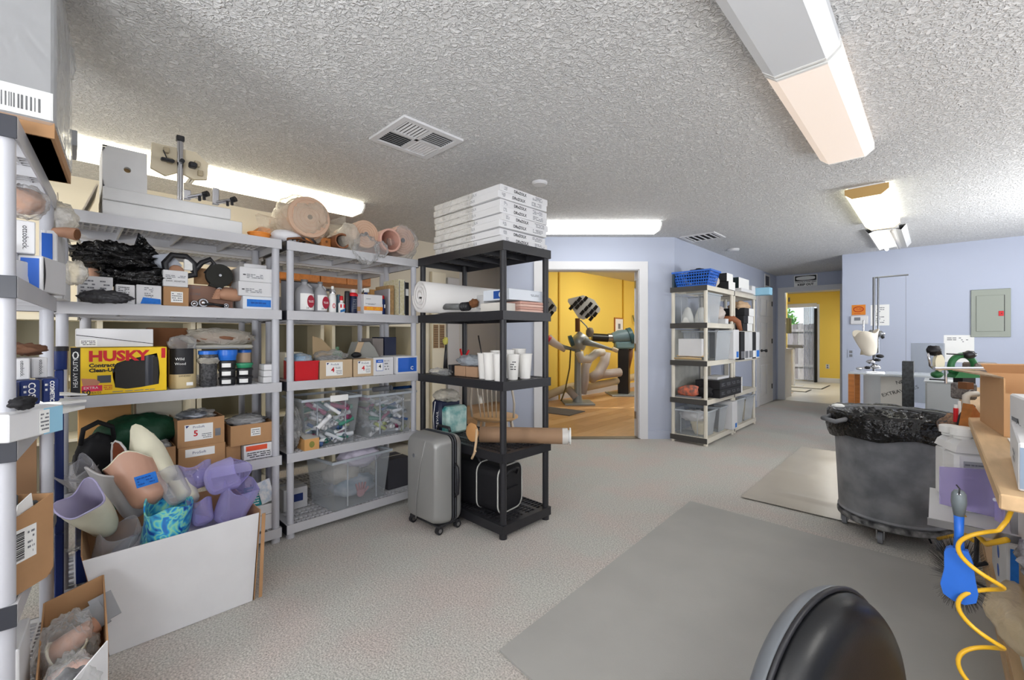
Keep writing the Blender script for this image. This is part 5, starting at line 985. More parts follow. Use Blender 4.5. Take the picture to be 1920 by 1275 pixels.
# shelf two contents
z = LV[3]+.001
t, M, W, Hh = abox('white carton with a blue printed front at the edge of the left edge unit', 33, 1.50, 80, 1.53, z, .125, .2); MB().prism([(W*.12, .115), (W*.86, .115), (W*.86, .008), (W*.5, .008), (W*.42, .05), (W*.2, .075), (W*.1, .08)], .0006, .0014, M).obj('blue_face', M_blue, t); scribble('printed_lines', M, W*.12, W*.4, .012, .05, 4, M_gink, t, fill=.3)
Ms = frame('X+', (W, 0, 0)); MB().prism([(.01+.012*sin(pi*k/8), .006+.113*k/8) for k in range(9)]+[(.008, .119), (.008, .006)], .0006, .0012, Ms).obj('flap_gap', M_ink, t)
t, M, W, Hh = abox('white carton with curved flap at the near end of the second shelf', 4, 1.45, 29, 1.46, z, .10, .2)
t, M, W, Hh = abox('small white carton on top of the curved flap one by the near post', 2, 1.44, 18, 1.45, z+.101, .05, .2)
t, M, W, Hh = abox('white carton with vertical dark lettering above the blue printed one', 14, 1.46, 67, 1.51, z+.127, .112, .22); text('lettering', 'ottobock.', .021, M, W*.62, .095, M_ink, t, rot=-pi/2)
t, M, W, Hh = abox('plain white carton at the far post under the rear blue faced one', 91, 1.80, 121, 1.83, z, .135, .2); MB().box(W*.9, W*.92, 0, .135, .0006, .0012, M).obj('dark_edge', M_ink, t)
t, M, W, Hh = abox('white carton with a blue face at the rear by the far post', 76, 1.73, 108, 1.76, z+.137, .132, .2); MB().prism([(W*.06, .02), (W*.7, .01), (W*.7, .118), (W*.06, .118)], .0006, .0014, M).obj('blue_face', M_blue, t)
t = thing('bagged_foam', 'tan foam part in a clear bag on top of the lettered white carton', 'bag', tuple(at(46, 378, 1.50))); MB().blob((0, 0, 0), (.06, .05, .045), .2, 2, 16, 3).obj('foam', M_flesh, t, True); MB().blob((0, 0, .0), (.075, .06, .055), .3, 2.2, 20, 4, ridged=True).obj('film', M_clear, t, True)
bagshape('plastic_bag', 'milky plastic bag hanging between the left edge unit and the grey shelves', tuple(at(112, 408, 1.82)), (.06, .055, .06), 92, M_milk, .35, 2.2, 18, None, (((.2, .5, -1), .06, .04),))
bagshape('plastic_bag', 'crumpled pale bag beside the left post at the black bag shelf', tuple(at(140, 512, 1.80)), (.035, .035, .045), 93, M_milk, .5, 2.2, 16)
t = thing('foam_cup', 'brown foam cup shape poking out of the milky bag', 'limb part', tuple(at(124, 436, 1.78))); MB().tube([(-.02, -.04, .0), (0, 0, 0), (.015, .03, -.005)], [.016, .022, .026], 14).obj('body', M_flesh, t, True); MB().cyl((.0155, .031, -.0052), (.017, .034, -.0055), .021, n=16).obj('opening', M_kraft2, t)
# shelf three contents
z = LV[2]+.001
t, M, W, Hh = abox('white carton with a light blue right end jutting out at the third shelf', 16, 1.10, 117, 1.26, z, .072, .14, m=M_white); panel('blue_end', M, W*.62, W, 0, Hh, M_lblue, t); card(t, M, W*.53, W*.72, .004, .068, 5, c=.0016)
for k, (xl, tl, xr, tr, lb) in enumerate(((16, 1.2, 34, 1.22, 'navy carton cut by the near post on the third shelf of the left edge unit'), (37, 1.24, 76, 1.28, 'navy carton with vertical white lettering, left of the two'), (79, 1.30, 112, 1.33, 'navy carton with vertical white lettering, right of the two'))):
    t, M, W, Hh = abox(lb, xl, tl, xr, tr, z+.073, .07, .12, m=M_navy)
    if k: text('lettering', 'COSM' if k == 1 else 'COSMETIC', .013 if k == 2 else .022, M, W*.55, .064, M_white2, t, rot=-pi/2, bold=.0004); scribble('printed_lines', M, W*.15, W*.32, .03, .06, 2, M_white2, t)
for k, (xl, tl, xr, tr, lb) in enumerate(((22, 1.25, 57, 1.28, 'slanted white carton with dark lettering over the navy boxes, left one'), (60, 1.31, 90, 1.34, 'slanted white carton with dark lettering over the navy boxes, right one'))):
    t, M, W, Hh = abox(lb, xl, tl, xr, tr, z+.1445, .062, .12); text('lettering', 'ottobock.', .012, M, W*.55, .056, M_ink, t, rot=-pi/2, c=.0012)
o = MB().blob((0, 0, 0), (.05, .05, .018), .4, 2.4, 16, 95).obj('brown_foam_strip', mat('brown_foam', (110, 76, 56), .8), smooth=True); o.location = at(45, 655, 1.34); tag(o, 'brown foam piece lying on the slanted white cartons', 'foam')
o = MB().blob((0, 0, 0), (.035, .025, .016), .4, 2, 14, 96).obj('black_cloth', MATS['black_fabric'], smooth=True); o.location = at(42, 755, 1.13); tag(o, 'black fabric piece lying on the jutting light blue ended carton', 'cloth')
for k in range(3):
    o = MB().box(0, .09, 0, .10, 0, .006+.003*k, b=.001).obj('paper_packet', M_white2); o.location = at(112+3*k, 742+17*k, 1.55); o.rotation_euler = (.05, .12-.08*k, 2.2+.12*k); tag(o, ['topmost loose paper packet sticking out at the left grey post', 'middle loose paper packet sticking out at the left grey post', 'lowest loose paper packet sticking out at the left grey post'][k], 'paper')
jar('round_tub', 'navy round tub with black lid in the gap between the two grey units', -.022, 1.08, .026, .10, M_navy, M_black, .02, x=-2.70)
o = MB().box(-.05, .05, -.014, .014, 0, .69, b=.004).obj('carton', M_navy); o.location = (-2.70, -.022, .389); tag(o, 'tall navy carton in the gap between the two grey units', 'box')
o = MB().box(-.05, .05, -.014, .014, 0, .387, b=.004).obj('carton', M_navy); o.location = (-2.70, -.022, .001); tag(o, 'lower navy carton in the gap between the two grey units', 'box')
# fourth shelf: open kraft carton with grey pads, end towards the aisle
z = LV[1]+.001
p0 = at(8, CY, 1.15); p1 = at(100, CY, 1.297); a_ = p1-p0; W, Hh = a_.length, .24
t = thing('open_carton', 'open kraft carton with a bar code label on the left edge unit', 'box', (p0.x, p0.y, z), math.atan2(a_.y, a_.x)); M = frame('Y-', (0, 0, 0))
MB().prism([(0, 0), (W*.86, -.0), (W, .02), (W, Hh), (0, Hh*.84)], -.004, 0, M).obj('front_wall', M_kraft, t); MB().box(0, W, .29, .294, 0, Hh).obj('back_wall', M_kraft, t); MB().box(0, .004, .001, .29, 0, Hh*.84).obj('side_wall', M_kraft, t); MB().box(W-.004, W, .004, .29, 0.02, Hh).obj('side_wall', M_kraft, t); MB().box(.004, W-.004, .004, .29, .001, .005).obj('base', M_kraftin, t)
panel('paper_label', M, .0, W*.62, .085, .175, M_white2, t); q = MB(); b_ = .092
rd = random.Random(4)
while b_ < .166: w_ = rd.uniform(.001, .004); q.box(.022, .055, b_, b_+w_, .0014, .0018, M); b_ += w_+rd.uniform(.001, .003)
q.obj('bar_code', M_ink, t); scribble('printed_lines', M, .065, W*.58, .095, .165, 5, M_gink, t, .0014, 5, .3)
for k in range(2): MB().box(.008, W-.02, .02+.05*k, .05+.05*k, .006, Hh*.95+.02*k, b=.004).obj('grey_pad', mat('slate_pad', (86, 90, 94), .7), t)
MB().prism([(.03, .17), (.1, .19), (.09, .26), (.05, .24)], -.012, -.009, M).obj('white_tag', M_white2, t)
t, M, W, Hh = abox('plain kraft carton behind the bar coded one on the left edge unit', 2, 1.62, 70, 1.72, z, .34, .06, m=mat('dull_kraft', (160, 124, 92), .85))
t, M, W, Hh = cbox('white carton on the bottom shelf of the left edge unit', .02, .2, .0, .3, LV[0], LV[0]+.3)

# ================================================================== BLACK RACK GOODS
z = LV[4]
for k in range(8):
    lb = ['lowest', 'second from the bottom', 'third from the bottom', 'fourth from the bottom', 'fourth from the top', 'third from the top', 'second from the top', 'topmost'][k]
    rd = random.Random(20+k); dx = rd.uniform(-.012, .012); h = .043
    t = thing('flat_box', lb+' of the film wrapped flat white boxes on the black rack', 'box', (-2.58+dx, 1.845+rd.uniform(-.008, .008), z+.001+k*.0455), rd.uniform(-.015, .015), group='stack of flat white boxes')
    W, D_ = .68-.002*k, .43+.004*k; MB().box(0, W, 0, D_, 0, h, b=.002).obj('body', M_white if k < 7 else M_white, t)
    M = frame('X+', (W, 0, 0)); text('lettering', 'DRxZOLX', .026, M, .12, .021, M_ink, t, bold=.0006); scribble('printed_lines', M, .03, .06, .01, .034, 3, M_gink, t, seed=k); scribble('printed_lines', M, .3, .4, .008, .036, 3, M_gink, t, seed=k+5)
    M = frame('Y-', (0, 0, 0)); text('lettering', 'DRxZOLX', .024, M, .34, .021, M_gink, t); scribble('printed_lines', M, .08, .12, .01, .034, 3, M_gink, t, seed=k+9)
    MB().box(-.006, W*.62, -.006, D_+.006, -.0005, h+.0004, b=.006).obj('film_wrap', film('stack_film', (240, 236, 226), .16, .12, 1.0, 14), t)
    if k == 7: MB().box(.14, W-.04, 0.01, D_-.03, h+.001, h+.003).obj('dark_top_edge', M_gink, t)
z = LV[3]
# white foam roll lying along x, end towards the grey unit
t = thing('foam_sheet_roll', 'big white foam sheet roll with its end poking out over the black rack', 'roll', (-2.55, 1.70, z+.125), radians(90)); M = frame(((0, 1, 0), (0, 0, 1), (1, 0, 0)), (0, 0, 0))
M_wf = mat('white_roll_foam', (232, 230, 228), .7)
sp = []; turns = 3.2; nn = 90
for i in range(nn+1): a = 2*pi*turns*i/nn; r_ = .02+.095*(i/nn)**.8; sp.append((r_*cos(a-1.2)*.85, r_*sin(a-1.2)*1.05))
th = .007; vi = []; 
for i, (a, b2) in enumerate(sp): L1 = math.hypot(a, b2); vi.append((a*(1-th/L1*2), b2*(1-th/L1*2)))
v = [(0, a, b2) for a, b2 in sp]+[(0, a, b2) for a, b2 in vi]+[(.86, a, b2) for a, b2 in sp]+[(.86, a, b2) for a, b2 in vi]; n_ = nn+1
f = []
for i in range(nn): f += [(i, i+1, n_+i+1, n_+i), (2*n_+i, 2*n_+i+1, 3*n_+i+1, 3*n_+i), (i, i+1, 2*n_+i+1, 2*n_+i), (n_+i, n_+i+1, 3*n_+i+1, 3*n_+i)]
MB().add(v, f).obj('rolled_sheet', M_wf, t, True)
# loose end spreading on the shelf towards the camera side (local -y is world +x)
v = []
for i in range(9):
    for j, x in enumerate((.14, .3, .45, .6)): f_ = i/8; v.append((x, -.0-.44*f_, -.118+.004*sin(f_*5)+.03*f_*f_*(j == 3)))
MB().add(v+[(a, b2, c-.005) for a, b2, c in v], [(i*4+j, i*4+j+1, i*4+j+5, i*4+j+4) for i in range(8) for j in range(3)]+[(36+i*4+j, 36+i*4+j+1, 36+i*4+j+5, 36+i*4+j+4) for i in range(8) for j in range(3)]).obj('loose_end', M_wf, t, True)
t = thing('flexible_hose', 'short grey hose with ribbed black coupling lying in front of the white foam roll', 'hose', (-2.35, 1.87, z+.045)); MB().tube([(-.14, 0, .01), (.05, -.0, 0)], .022, 14).obj('hose_body', mat('grey_hose', (110, 112, 112), .5), t, True)
for k in range(4): MB().tube([(.055+.018*k, 0, 0), (.065+.018*k, 0, 0)], .03, 14).obj('rib', M_black, t, True)
MB().blob((.14, .03, .02), (.035, .03, .03), .2, 2, 12).obj('brown_plug', M_kraft2, t, True)
t, M, W, Hh = carton('long white and blue ended carton lying on the pink foam sheets', -2.14, -1.90, z+.075, z+.145, xf=1.92, dep=.32, face='Y-', m=mat('ice_white_carton', (222, 228, 236), .6)); panel('blue_end', M, .1, .19, .01, .06, mat('mid_blue_print', (30, 80, 160), .5), t); MB().prism([(.17+.02*cos(a), .035+.02*sin(a)) for a in [2*pi*k/16 for k in range(16)]], .0014, .002, M).obj('white_dot', M_white2, t); Mx = frame('X+', (.24, 0, 0)); scribble('printed_lines', Mx, .2, .28, .03, .045, 2, M_gink, t)
t, M, W, Hh = carton('grey lid carton just left of the blue ended one', -2.22, -2.145, z+.03, z+.12, xf=1.93, dep=.25, face='Y-', m=mat('light_grey_carton', (196, 196, 196), .7))
t, M, W, Hh = carton('small white block under the blue ended carton', -2.10, -1.92, z, z+.055, xf=1.86, dep=.14, face='Y-', m=mat('speckle_white', (220, 216, 208), .8))
for k in range(4):
    o = MB().box(-.24+.005*k, 0, 0, .24-.006*k, 0, .016, b=.003).obj('foam_sheet', mat('pink_sheet_%d' % (k % 2), (206, 160, 146) if k % 2 else (226, 190, 176), .8)); o.location = (-1.88, 2.005, z+.0175*k); tag(o, ['bottom pink foam sheet of the pile on the black rack', 'second pink foam sheet from the bottom', 'third pink foam sheet from the bottom', 'top pink foam sheet of the pile'][k], 'foam sheet')
# middle shelf: cups
z = LV[2]
def cup(label, x, y, r=.043, h=.155, dz=0, mark=False, rz=0):
    t = thing('paper_cup', label, 'cup', (x, y, z+dz), rz); MB().lathe([(r*.74, 0), (r, h), (r*1.06, h), (r*1.06, h+.006), (r*.96, h+.006), (r*.70, .006), (0, .006)], 24).obj('cup_body', mat('cup_white', (236, 234, 230), .45), t, 'a')
    if mark: scribble('marker_writing', frame((tuple(RT), (0, 0, 1), tuple(-FW)), tuple(-FW*(r*.93))), -.015, .02, .06, .12, 4, M_ink, t, 0, 3)
    return t
cup('white cup at the near corner of the black rack, partly behind the post', -1.93, 1.87, .045, .16); cup('white cup with marker writing on the black rack', -1.93, 1.985, .042, .155, mark=True); cup('plain white cup right of the written one', -1.93, 2.10, .046, .155)
cup('tall white cup left of the corner cup', -2.03, 1.88, .045, .165); cup('white cup holding a paint brush, leftmost cup of the black rack', -2.11, 1.90, .042, .16); cup('white cup in the second row behind the written cup', -2.03, 2.04, .044, .18); cup('white cup in the second row behind the plain cup', -2.03, 2.15, .045, .185); cup('shorter white cup inside the second row, next to the brush cup', -2.09, 2.0, .042, .175)
t = thing('paint_brush', 'thin dark brush standing in the leftmost white cup', 'brush', (-2.11, 1.90, z+.01)); MB().tube([(0.0, 0, .006), (-.025, 0, .16), (-.055, .0, .27)], [.004, .004, .005], 8).obj('handle', M_dmetal, t, True)
for k, (x, lb) in enumerate(((-2.36, 'left of two small kraft boxes with film on the black rack'), (-2.235, 'right of two small kraft boxes with film on the black rack'))):
    t, M, W, Hh = carton(lb, x-.06, x+.055, z, z+.07, xf=1.90, dep=.12, face='Y-', m=mat('pale_kraft', (186, 150, 120), .85), seam=False)
bagshape('plastic_bag', 'clear bluish film heap on the two small kraft boxes', (-2.30, 1.96, z+.105), (.13, .06, .04), 101, mat('bluish_film', (176, 184, 192), .2, alpha=.75, bump=.9, bump_scale=30, dist=.02), .4, 2.4, 18)
t, M, W, Hh = carton('black box with white dots beside the kraft boxes', -2.465, -2.43, z, z+.075, xf=1.88, dep=.1, face='Y-', m=M_black, seam=False)
o = MB().tube([(-.14, 0, .012), (-.04, .02, .014), (.0, .05, .02), (.06, .0, .03)], .011, 8).obj('grey_wrench', M_dmetal, smooth=True); o.location = (-2.52, 1.95, z+.0); tag(o, 'dark tool lying behind the dotted black box', 'tool')
t = thing('spring_clamp', 'red and black clamp standing at the left rear of the black rack', 'clamp', (-2.57, 2.10, z)); MB().tube([(-.03, 0, .18), (0, 0, .09), (.01, 0, .01)], .008, 8).obj('red_jaw', M_red, t, True); MB().tube([(.07, 0, .17), (.03, 0, .12), (.0, 0, .07), (-.03, 0, .01)], .008, 8).obj('red_handle', M_red, t, True); MB().blob((0, .0, .03), (.05, .02, .03), .3, 2, 10).obj('body', M_black, t, True)
t = thing('spring_clamp', 'black clamp with yellow tip at the left end of the black rack', 'clamp', (-2.68, 2.02, z)); MB().tube([(0, 0, .0), (.0, 0, .12), (.005, 0, .22)], [.02, .012, .005], 8).obj('handle', M_black, t, True); MB().blob((.0, .0, .24), (.02, .02, .03), .3, 2, 10).obj('yellow_tip', mat('faded_yellow', (210, 200, 100), .6), t, True)
bagshape('plastic_bag', 'small clear film scraps at the left end of the black rack middle shelf', (-2.55, 1.88, z+.02), (.12, .04, .025), 103, M_clear, .5, 2.4, 14)
# fourth shelf of the black rack
z = LV[1]
t = thing('diaper_pack', 'dark blue and teal soft pack with torn clear top on the black rack', 'pack', (-2.70, 1.90, z)); MB().box(0, .11, 0, .2, 0, .24, b=.02).obj('pack_body', mat('ink_blue', (26, 34, 62), .5), t, 'a'); MB().box(.111, .20, .005, .195, 0, .20, b=.02).obj('teal_side', mat('teal_leaflet', (60, 150, 150), .4, rgb2=(190, 214, 206), noise_scale=14), t, 'a')
MB().blob((.09, .08, .27), (.11, .08, .045), .4, 2.5, 16, 7, ridged=True).obj('torn_film', M_milk, t, True); M = frame('Y-', (0, -.001, 0)); text('lettering', 'PREVAIL', .04, M, .085, .02, M_white2, t, rot=pi/2); MB().tube([(.045, -.004, .01), (.04, -.006, .12), (.06, -.004, .23)], .003, 6).obj('white_strap', M_white2, t, True)
t = thing('cardboard_tube', 'long brown mailing tube with white end cap lying across the black rack', 'tube', (-2.18, 1.93, z+.055), radians(39)); MX0 = Matrix(((0, 0, 1, 0), (1, 0, 0, 0), (0, 1, 0, 0), (0, 0, 0, 1)))
MB().lathe([(.0, 0), (.052, 0), (.052, .58), (.047, .58)], 28, MX0).obj('tube_body', mat('kraft_tube', (158, 126, 98), .7, noise_amt=.1, noise_scale=3), t, 'a'); MB().lathe([(.04, .575), (.04, .592), (.055, .592), (.055, .60), (.0, .60)], 28, MX0).obj('end_cap', M_white2, t, 'a'); MB().lathe([(.0524, .545), (.0528, .55), (.0528, .578), (.0524, .58)], 28, MX0).obj('clear_tape', mat('clear_tape', (210, 206, 200), .2), t, 'a')
t = thing('foam_pad', 'round tan pad with hanging strap at the edge of the black rack', 'pad', (-2.11, 1.80, z+.10)); MB().blob((0, 0.0, 0), (.06, .012, .06), .05, 2, 16).obj('disc', mat('caramel_pad', (196, 144, 92), .7), t, True); MB().tube([(.05, -.005, .03), (.055, -.015, -.05), (.045, -.02, -.12), (.02, -.02, -.16)], .008, 6).obj('strap', mat('pale_strap', (206, 176, 140), .7), t, True)
MB().tube([(.045, -.02, -.1), (.06, -.02, -.11)], .006, 6).obj('strap', MATS['pale_strap'], t, True)
# bottom shelf: duffel bag
z = LV[0]
t = thing('duffel_bag', 'black duffel bag with pale piping on the bottom shelf of the black rack', 'bag', (-2.30, 2.00, z), radians(6)); M_bf = mat('black_nylon', (26, 26, 30), .55, bump=.3, bump_scale=120)
def rrect(a, b2, r, n=5):
    o = []
    for (cx_, cy_, s) in ((a-r, b2-r, 0), (-a+r, b2-r, 1), (-a+r, r, 2), (a-r, r, 3)):
        for k in range(n+1): an = pi/2*(s+k/n); o.append((cx_+r*cos(an), cy_+r*sin(an)))
    return o
sec = rrect(.125, .30, .06); MX2 = Matrix(((0, 0, 1, 0), (1, 0, 0, 0), (0, 1, 0, 0), (0, 0, 0, 1)))
MB().prism(sec, -.28, .30, MX2).obj('bag_body', M_bf, t, 'a')
for x in (.302, .12): MB().tube([(x if x > .2 else x, a*1.01, b2*1.0+.002) for a, b2 in sec], .005, 6, closed=True).obj('piping', mat('pale_piping', (196, 196, 190), .6), t, True)
MB().prism(rrect(.09, .13, .02), .301, .315, Matrix(((0, 0, 1, 0), (1, 0, 0, 0), (0, 1, 0, .02), (0, 0, 0, 1)))).obj('end_pocket', M_bf, t, 'a')
MB().tube([(.31, -.06, .23), (.33, -.05, .27), (.335, .0, .28), (.33, .05, .27), (.31, .06, .23)], .009, 6).obj('end_handle', M_bf, t, True)
for s in (-1, 1): MB().tube([(-.15, s*.08, .29), (-.1, s*.07, .33), (0, s*.05, .345), (.08, s*.07, .33), (.12, s*.08, .29)], .012, 6).obj('carry_handle', M_bf, t, True)

# ================================================================== SUITCASE
t = thing('suitcase', 'silver grey hard shell suitcase on wheels leaning by the black rack', 'suitcase', (-2.50, 1.555, 0), radians(2)); W, D_, Hh = .335, .215, .60
M_sil = mat('silver_shell', (150, 150, 148), .35, metal=.25)
def rr2(w_, h_, r, n=6, cx_=0, cy_=0):
    o = []
    for (sx, sy, s) in ((1, 1, 0), (-1, 1, 1), (-1, -1, 2), (1, -1, 3)):
        for k in range(n+1): an = pi/2*(s+k/n); o.append((cx_+sx*(w_/2-r)+r*cos(an), cy_+sy*(h_/2-r)+r*sin(an)))
    return o
def shellhalf(y0, y1, nm):
    """rounded half shell from y0 (flat side at the zip) to y1 (bulged side)"""
    q = MB(); v = []; rings = 6; n_ = None
    for i in range(rings+1):
        f_ = i/rings; y = y0+(y1-y0)*math.sin(f_*pi/2); ins = .035*(1-math.cos(f_*pi/2)); pl = rr2(W-2*ins, Hh-.05-2*ins, .05, 6, W/2, .05+(Hh-.05)/2); n_ = len(pl); v += [(a, y, b2) for a, b2 in pl]
    f = [(i*n_+k, i*n_+(k+1) % n_, (i+1)*n_+(k+1) % n_, (i+1)*n_+k) for i in range(rings) for k in range(n_)]+[tuple(rings*n_+k for k in range(n_))]
    q.add(v, f); return q.obj(nm, M_sil, t, 'a')
shellhalf(.115, 0, 'front_shell'); shellhalf(.16, D_, 'rear_shell')
MB().prism(rr2(W-.004, Hh-.054, .05, 6, W/2, .05+(Hh-.05)/2), -.16, -.115, frame('Y-', (0, 0, 0))).obj('zip_gusset', mat('black_gusset', (28, 28, 32), .6), t, 'a')
for y in (.128, .147): MB().tube([(a, y, b2) for a, b2 in rr2(W+.002, Hh-.048, .05, 6, W/2, .05+(Hh-.05)/2)], .0035, 6, closed=True).obj('zipper', mat('zip_grey', (90, 92, 98), .4, metal=.5), t, True)
MB().tube([(W+.0, .14, .22), (W+.028, .14, .24), (W+.032, .14, .32), (W+.028, .14, .40), (W+.0, .14, .42)], .011, 8).obj('side_handle', M_black, t, True)
MB().tube([(.1, .19, Hh-.002), (.11, .19, Hh+.025), (.22, .19, Hh+.025), (.23, .19, Hh-.002)], .010, 8).obj('top_handle', M_black, t, True)
MB().lathe([(0, 0), (.013, 0), (.013, .004), (0, .004)], 16, frame('Y-', (.10, -.0, .46))).obj('badge', M_chrome, t, 'a')
MB().tube([(.12, .0, .03+.03), (.13, -.0045, .2), (.17, -.0045, .40), (.22, -.0, .57)], .004, 6).obj('moulded_rib', M_sil, t, True); MB().box(.02, W-.02, .03, D_-.02, .04, .055, b=.004).obj('wheel_base', M_black, t)
for (x, y) in ((.03, .04), (W-.03, .04), (.03, D_-.03), (W-.03, D_-.03)):
    w_ = MB().cyl((x-.012, y, .024), (x+.012, y, .024), .024, n=18).obj('wheel', M_black, t, 'a'); MB().cyl((x-.0135, y, .024), (x+.0135, y, .024), .012, n=14).obj('hub', M_metal, w_, 'a'); MB().box(x-.016, x+.016, y-.015, y+.015, .034, .056, b=.004).obj('wheel_fork', M_black, t)

# windsor chair behind the black rack
t = thing('windsor_chair', 'light wooden windsor chair with bow back behind the black rack', 'chair', (-3.08, 2.92, 0), radians(36)); M_lw = mat('light_seat_wood', (214, 172, 122), .4, noise_amt=.12, noise_scale=4, mscale=(1, 6, 6)); M_sp = mat('pale_spindle', (206, 196, 182), .4)
MB().lathe([(0, .42), (.19, .42), (.225, .44), (.225, .455), (.2, .462), (0, .455)], 30, sx=1, sy=.95).obj('seat', M_lw, t, 'a')
for (x, y) in ((-.13, -.13), (.13, -.13), (-.13, .13), (.13, .13)): MB().tube([(x, y, .43), (x*1.25, y*1.25, .22), (x*1.5, y*1.5, 0)], [.014, .019, .012], 10).obj('leg', M_sp, t, True)
MB().tube([(-.17, -.17, .2), (-.17, .17, .2)], .01, 8).obj('stretcher', M_sp, t, True); MB().tube([(.17, -.17, .2), (.17, .17, .2)], .01, 8).obj('stretcher', M_sp, t, True); MB().tube([(-.17, 0, .2), (.17, 0, .2)], .01, 8).obj('stretcher', M_sp, t, True)
bow = [(-.20, 0, .46), (-.21, -.03, .6), (-.19, -.06, .75), (-.12, -.085, .86), (0, -.095, .90), (.12, -.085, .86), (.19, -.06, .75), (.21, -.03, .6), (.20, 0, .46)]
MB().tube([(a, b2-.12, c) for a, b2, c in bow], .011, 8).obj('bow', M_sp, t, True)
for k in range(7): x = -.14+.28*k/6; MB().tube([(x*.8, -.14, .458), (x, -.12-.09, .88-.9*x*x*3)], .006, 8).obj('spindle', M_sp, t, True)
# ================================================================== FAR CREAM RACK GOODS (x is the depth into the wall, y runs away)
def rb(label, x0, x1, y0, y1, z0, h, m, name='carton', lab=None):
    t = thing(name, label, 'box', (x0, y0, z0)); MB().box(0, x1-x0, 0, y1-y0, 0, h, b=.003).obj('body', m, t)
    if lab: panel('paper_label', frame('X+', (x1-x0, 0, 0)), (y1-y0)*lab[0], (y1-y0)*lab[1], h*lab[2], h*lab[3], lab[4], t)
    return t
z = LV[4]
# blue basket with real holes
t = thing('laundry_basket', 'blue plastic lattice basket on top of the cream rack', 'basket', (-2.02, 5.17, z)); M_bp = mat('blue_basket_plastic', (44, 108, 208), .4); Lb, Db, Hb = .42, .30, .185
def taper(f_): return .82+.18*f_
for nm, ax, L_, D_ in (('side_lattice', 0, Lb, Db), ('side_lattice', 1, Db, Lb)):
    for s in (-1, 1):
        q = MB(); n = 14 if ax == 0 else 9
        for i in range(n+1):
            u = -L_/2+L_*i/n
            for (za, zb_) in ((.012, Hb*.93),):
                a0 = u*taper(0); a1 = u*taper(1); o0 = s*D_/2*taper(0); o1 = s*D_/2*taper(1); w_ = .0045
                for p0, p1 in ((((a0, o0, za)), ((a1, o1, zb_))),): 
                    P = (lambda a, o_, z_: (a, o_, z_)) if ax == 0 else (lambda a, o_, z_: (o_, a, z_))
                    q.add([P(a0-w_, o0, za), P(a0+w_, o0, za), P(a1+w_, o1, zb_), P(a1-w_, o1, zb_), P(a0-w_, o0-s*.004, za), P(a0+w_, o0-s*.004, za), P(a1+w_, o1-s*.004, zb_), P(a1-w_, o1-s*.004, zb_)], [(0, 1, 2, 3), (4, 5, 6, 7), (0, 3, 7, 4), (1, 2, 6, 5)])
        for k in range(5):
            f_ = .05+.9*k/5; f2_ = f_+.07; P = (lambda a, o_, z_: (a, o_, z_)) if ax == 0 else (lambda a, o_, z_: (o_, a, z_))
            q.add([P(-L_/2*taper(f_), s*D_/2*taper(f_), f_*Hb), P(L_/2*taper(f_), s*D_/2*taper(f_), f_*Hb), P(L_/2*taper(f2_), s*D_/2*taper(f2_), f2_*Hb), P(-L_/2*taper(f2_), s*D_/2*taper(f2_), f2_*Hb), P(-L_/2*taper(f_), s*(D_/2*taper(f_)-.004), f_*Hb), P(L_/2*taper(f_), s*(D_/2*taper(f_)-.004), f_*Hb), P(L_/2*taper(f2_), s*(D_/2*taper(f2_)-.004), f2_*Hb), P(-L_/2*taper(f2_), s*(D_/2*taper(f2_)-.004), f2_*Hb)], [(0, 1, 2, 3), (4, 5, 6, 7), (0, 1, 5, 4), (2, 3, 7, 6)])
        q.obj(nm, M_bp, t)
MB().box(-Lb/2-.015, Lb/2+.015, -Db/2-.015, -Db/2+.004, Hb-.02, Hb).box(-Lb/2-.015, Lb/2+.015, Db/2-.004, Db/2+.015, Hb-.02, Hb).box(-Lb/2-.015, -Lb/2+.004, -Db/2, Db/2, Hb-.02, Hb).box(Lb/2-.004, Lb/2+.015, -Db/2, Db/2, Hb-.02, Hb).obj('rim', M_bp, t); MB().box(-Lb/2*.82, Lb/2*.82, -Db/2*.82, Db/2*.82, 0, .008).obj('base', M_bp, t)
o = MB().blob((0, 0, 0), (.14, .1, .07), .5, 2.5, 16, 110, ridged=True).obj('dark_cloth', MATS['black_fabric'], smooth=True); o.location = (-2.0, 5.19, z+.14); tag(o, 'dark cloth heap inside the blue basket', 'cloth')
bagshape('plastic_bag', 'pale bag of beige foam behind the blue basket', (-1.97, 5.46, z+.09), (.1, .1, .085), 111, mat('pale_bag', (206, 196, 184), .6), .25, 2, 16)
rb('lower black and white carton on the cream rack top', -2.15, -1.80, 5.60, 5.84, z, .1, M_ink, lab=(.0, 1, 0, 1, M_white2)); rb('upper black and white carton on the cream rack top', -2.15, -1.82, 5.60, 5.82, z+.101, .1, M_ink, lab=(.0, 1, 0, 1, M_white2))
rb('dark green carton with white label on the far cream rack', -2.15, -1.80, 5.98, 6.4, z+.045, .14, mat('dark_green_print', (24, 42, 42), .5), lab=(0, 1, 0, 1, M_white2)); rb('flat white carton under the dark green one', -2.18, -1.76, 5.95, 6.5, z, .044, M_white)
rb('small white carton with grey print beside the dark green one', -2.1, -1.79, 6.51, 6.66, z, .12, M_white); t = rb('light blue carton jutting out at the end of the far cream rack', -2.1, -1.62, 6.67, 6.82, z, .10, M_lblue)
rb('dark carton against the wall behind the blue basket', -2.235, -2.232+.02, 5.0, 5.15, z, .16, mat('dark_teal_card', (50, 70, 84), .5))
z = LV[3]
tub('large clear tub of white plaster pieces on the upper shelf of the cream rack', (-2.04, 5.25, z), .40, .44, .34)
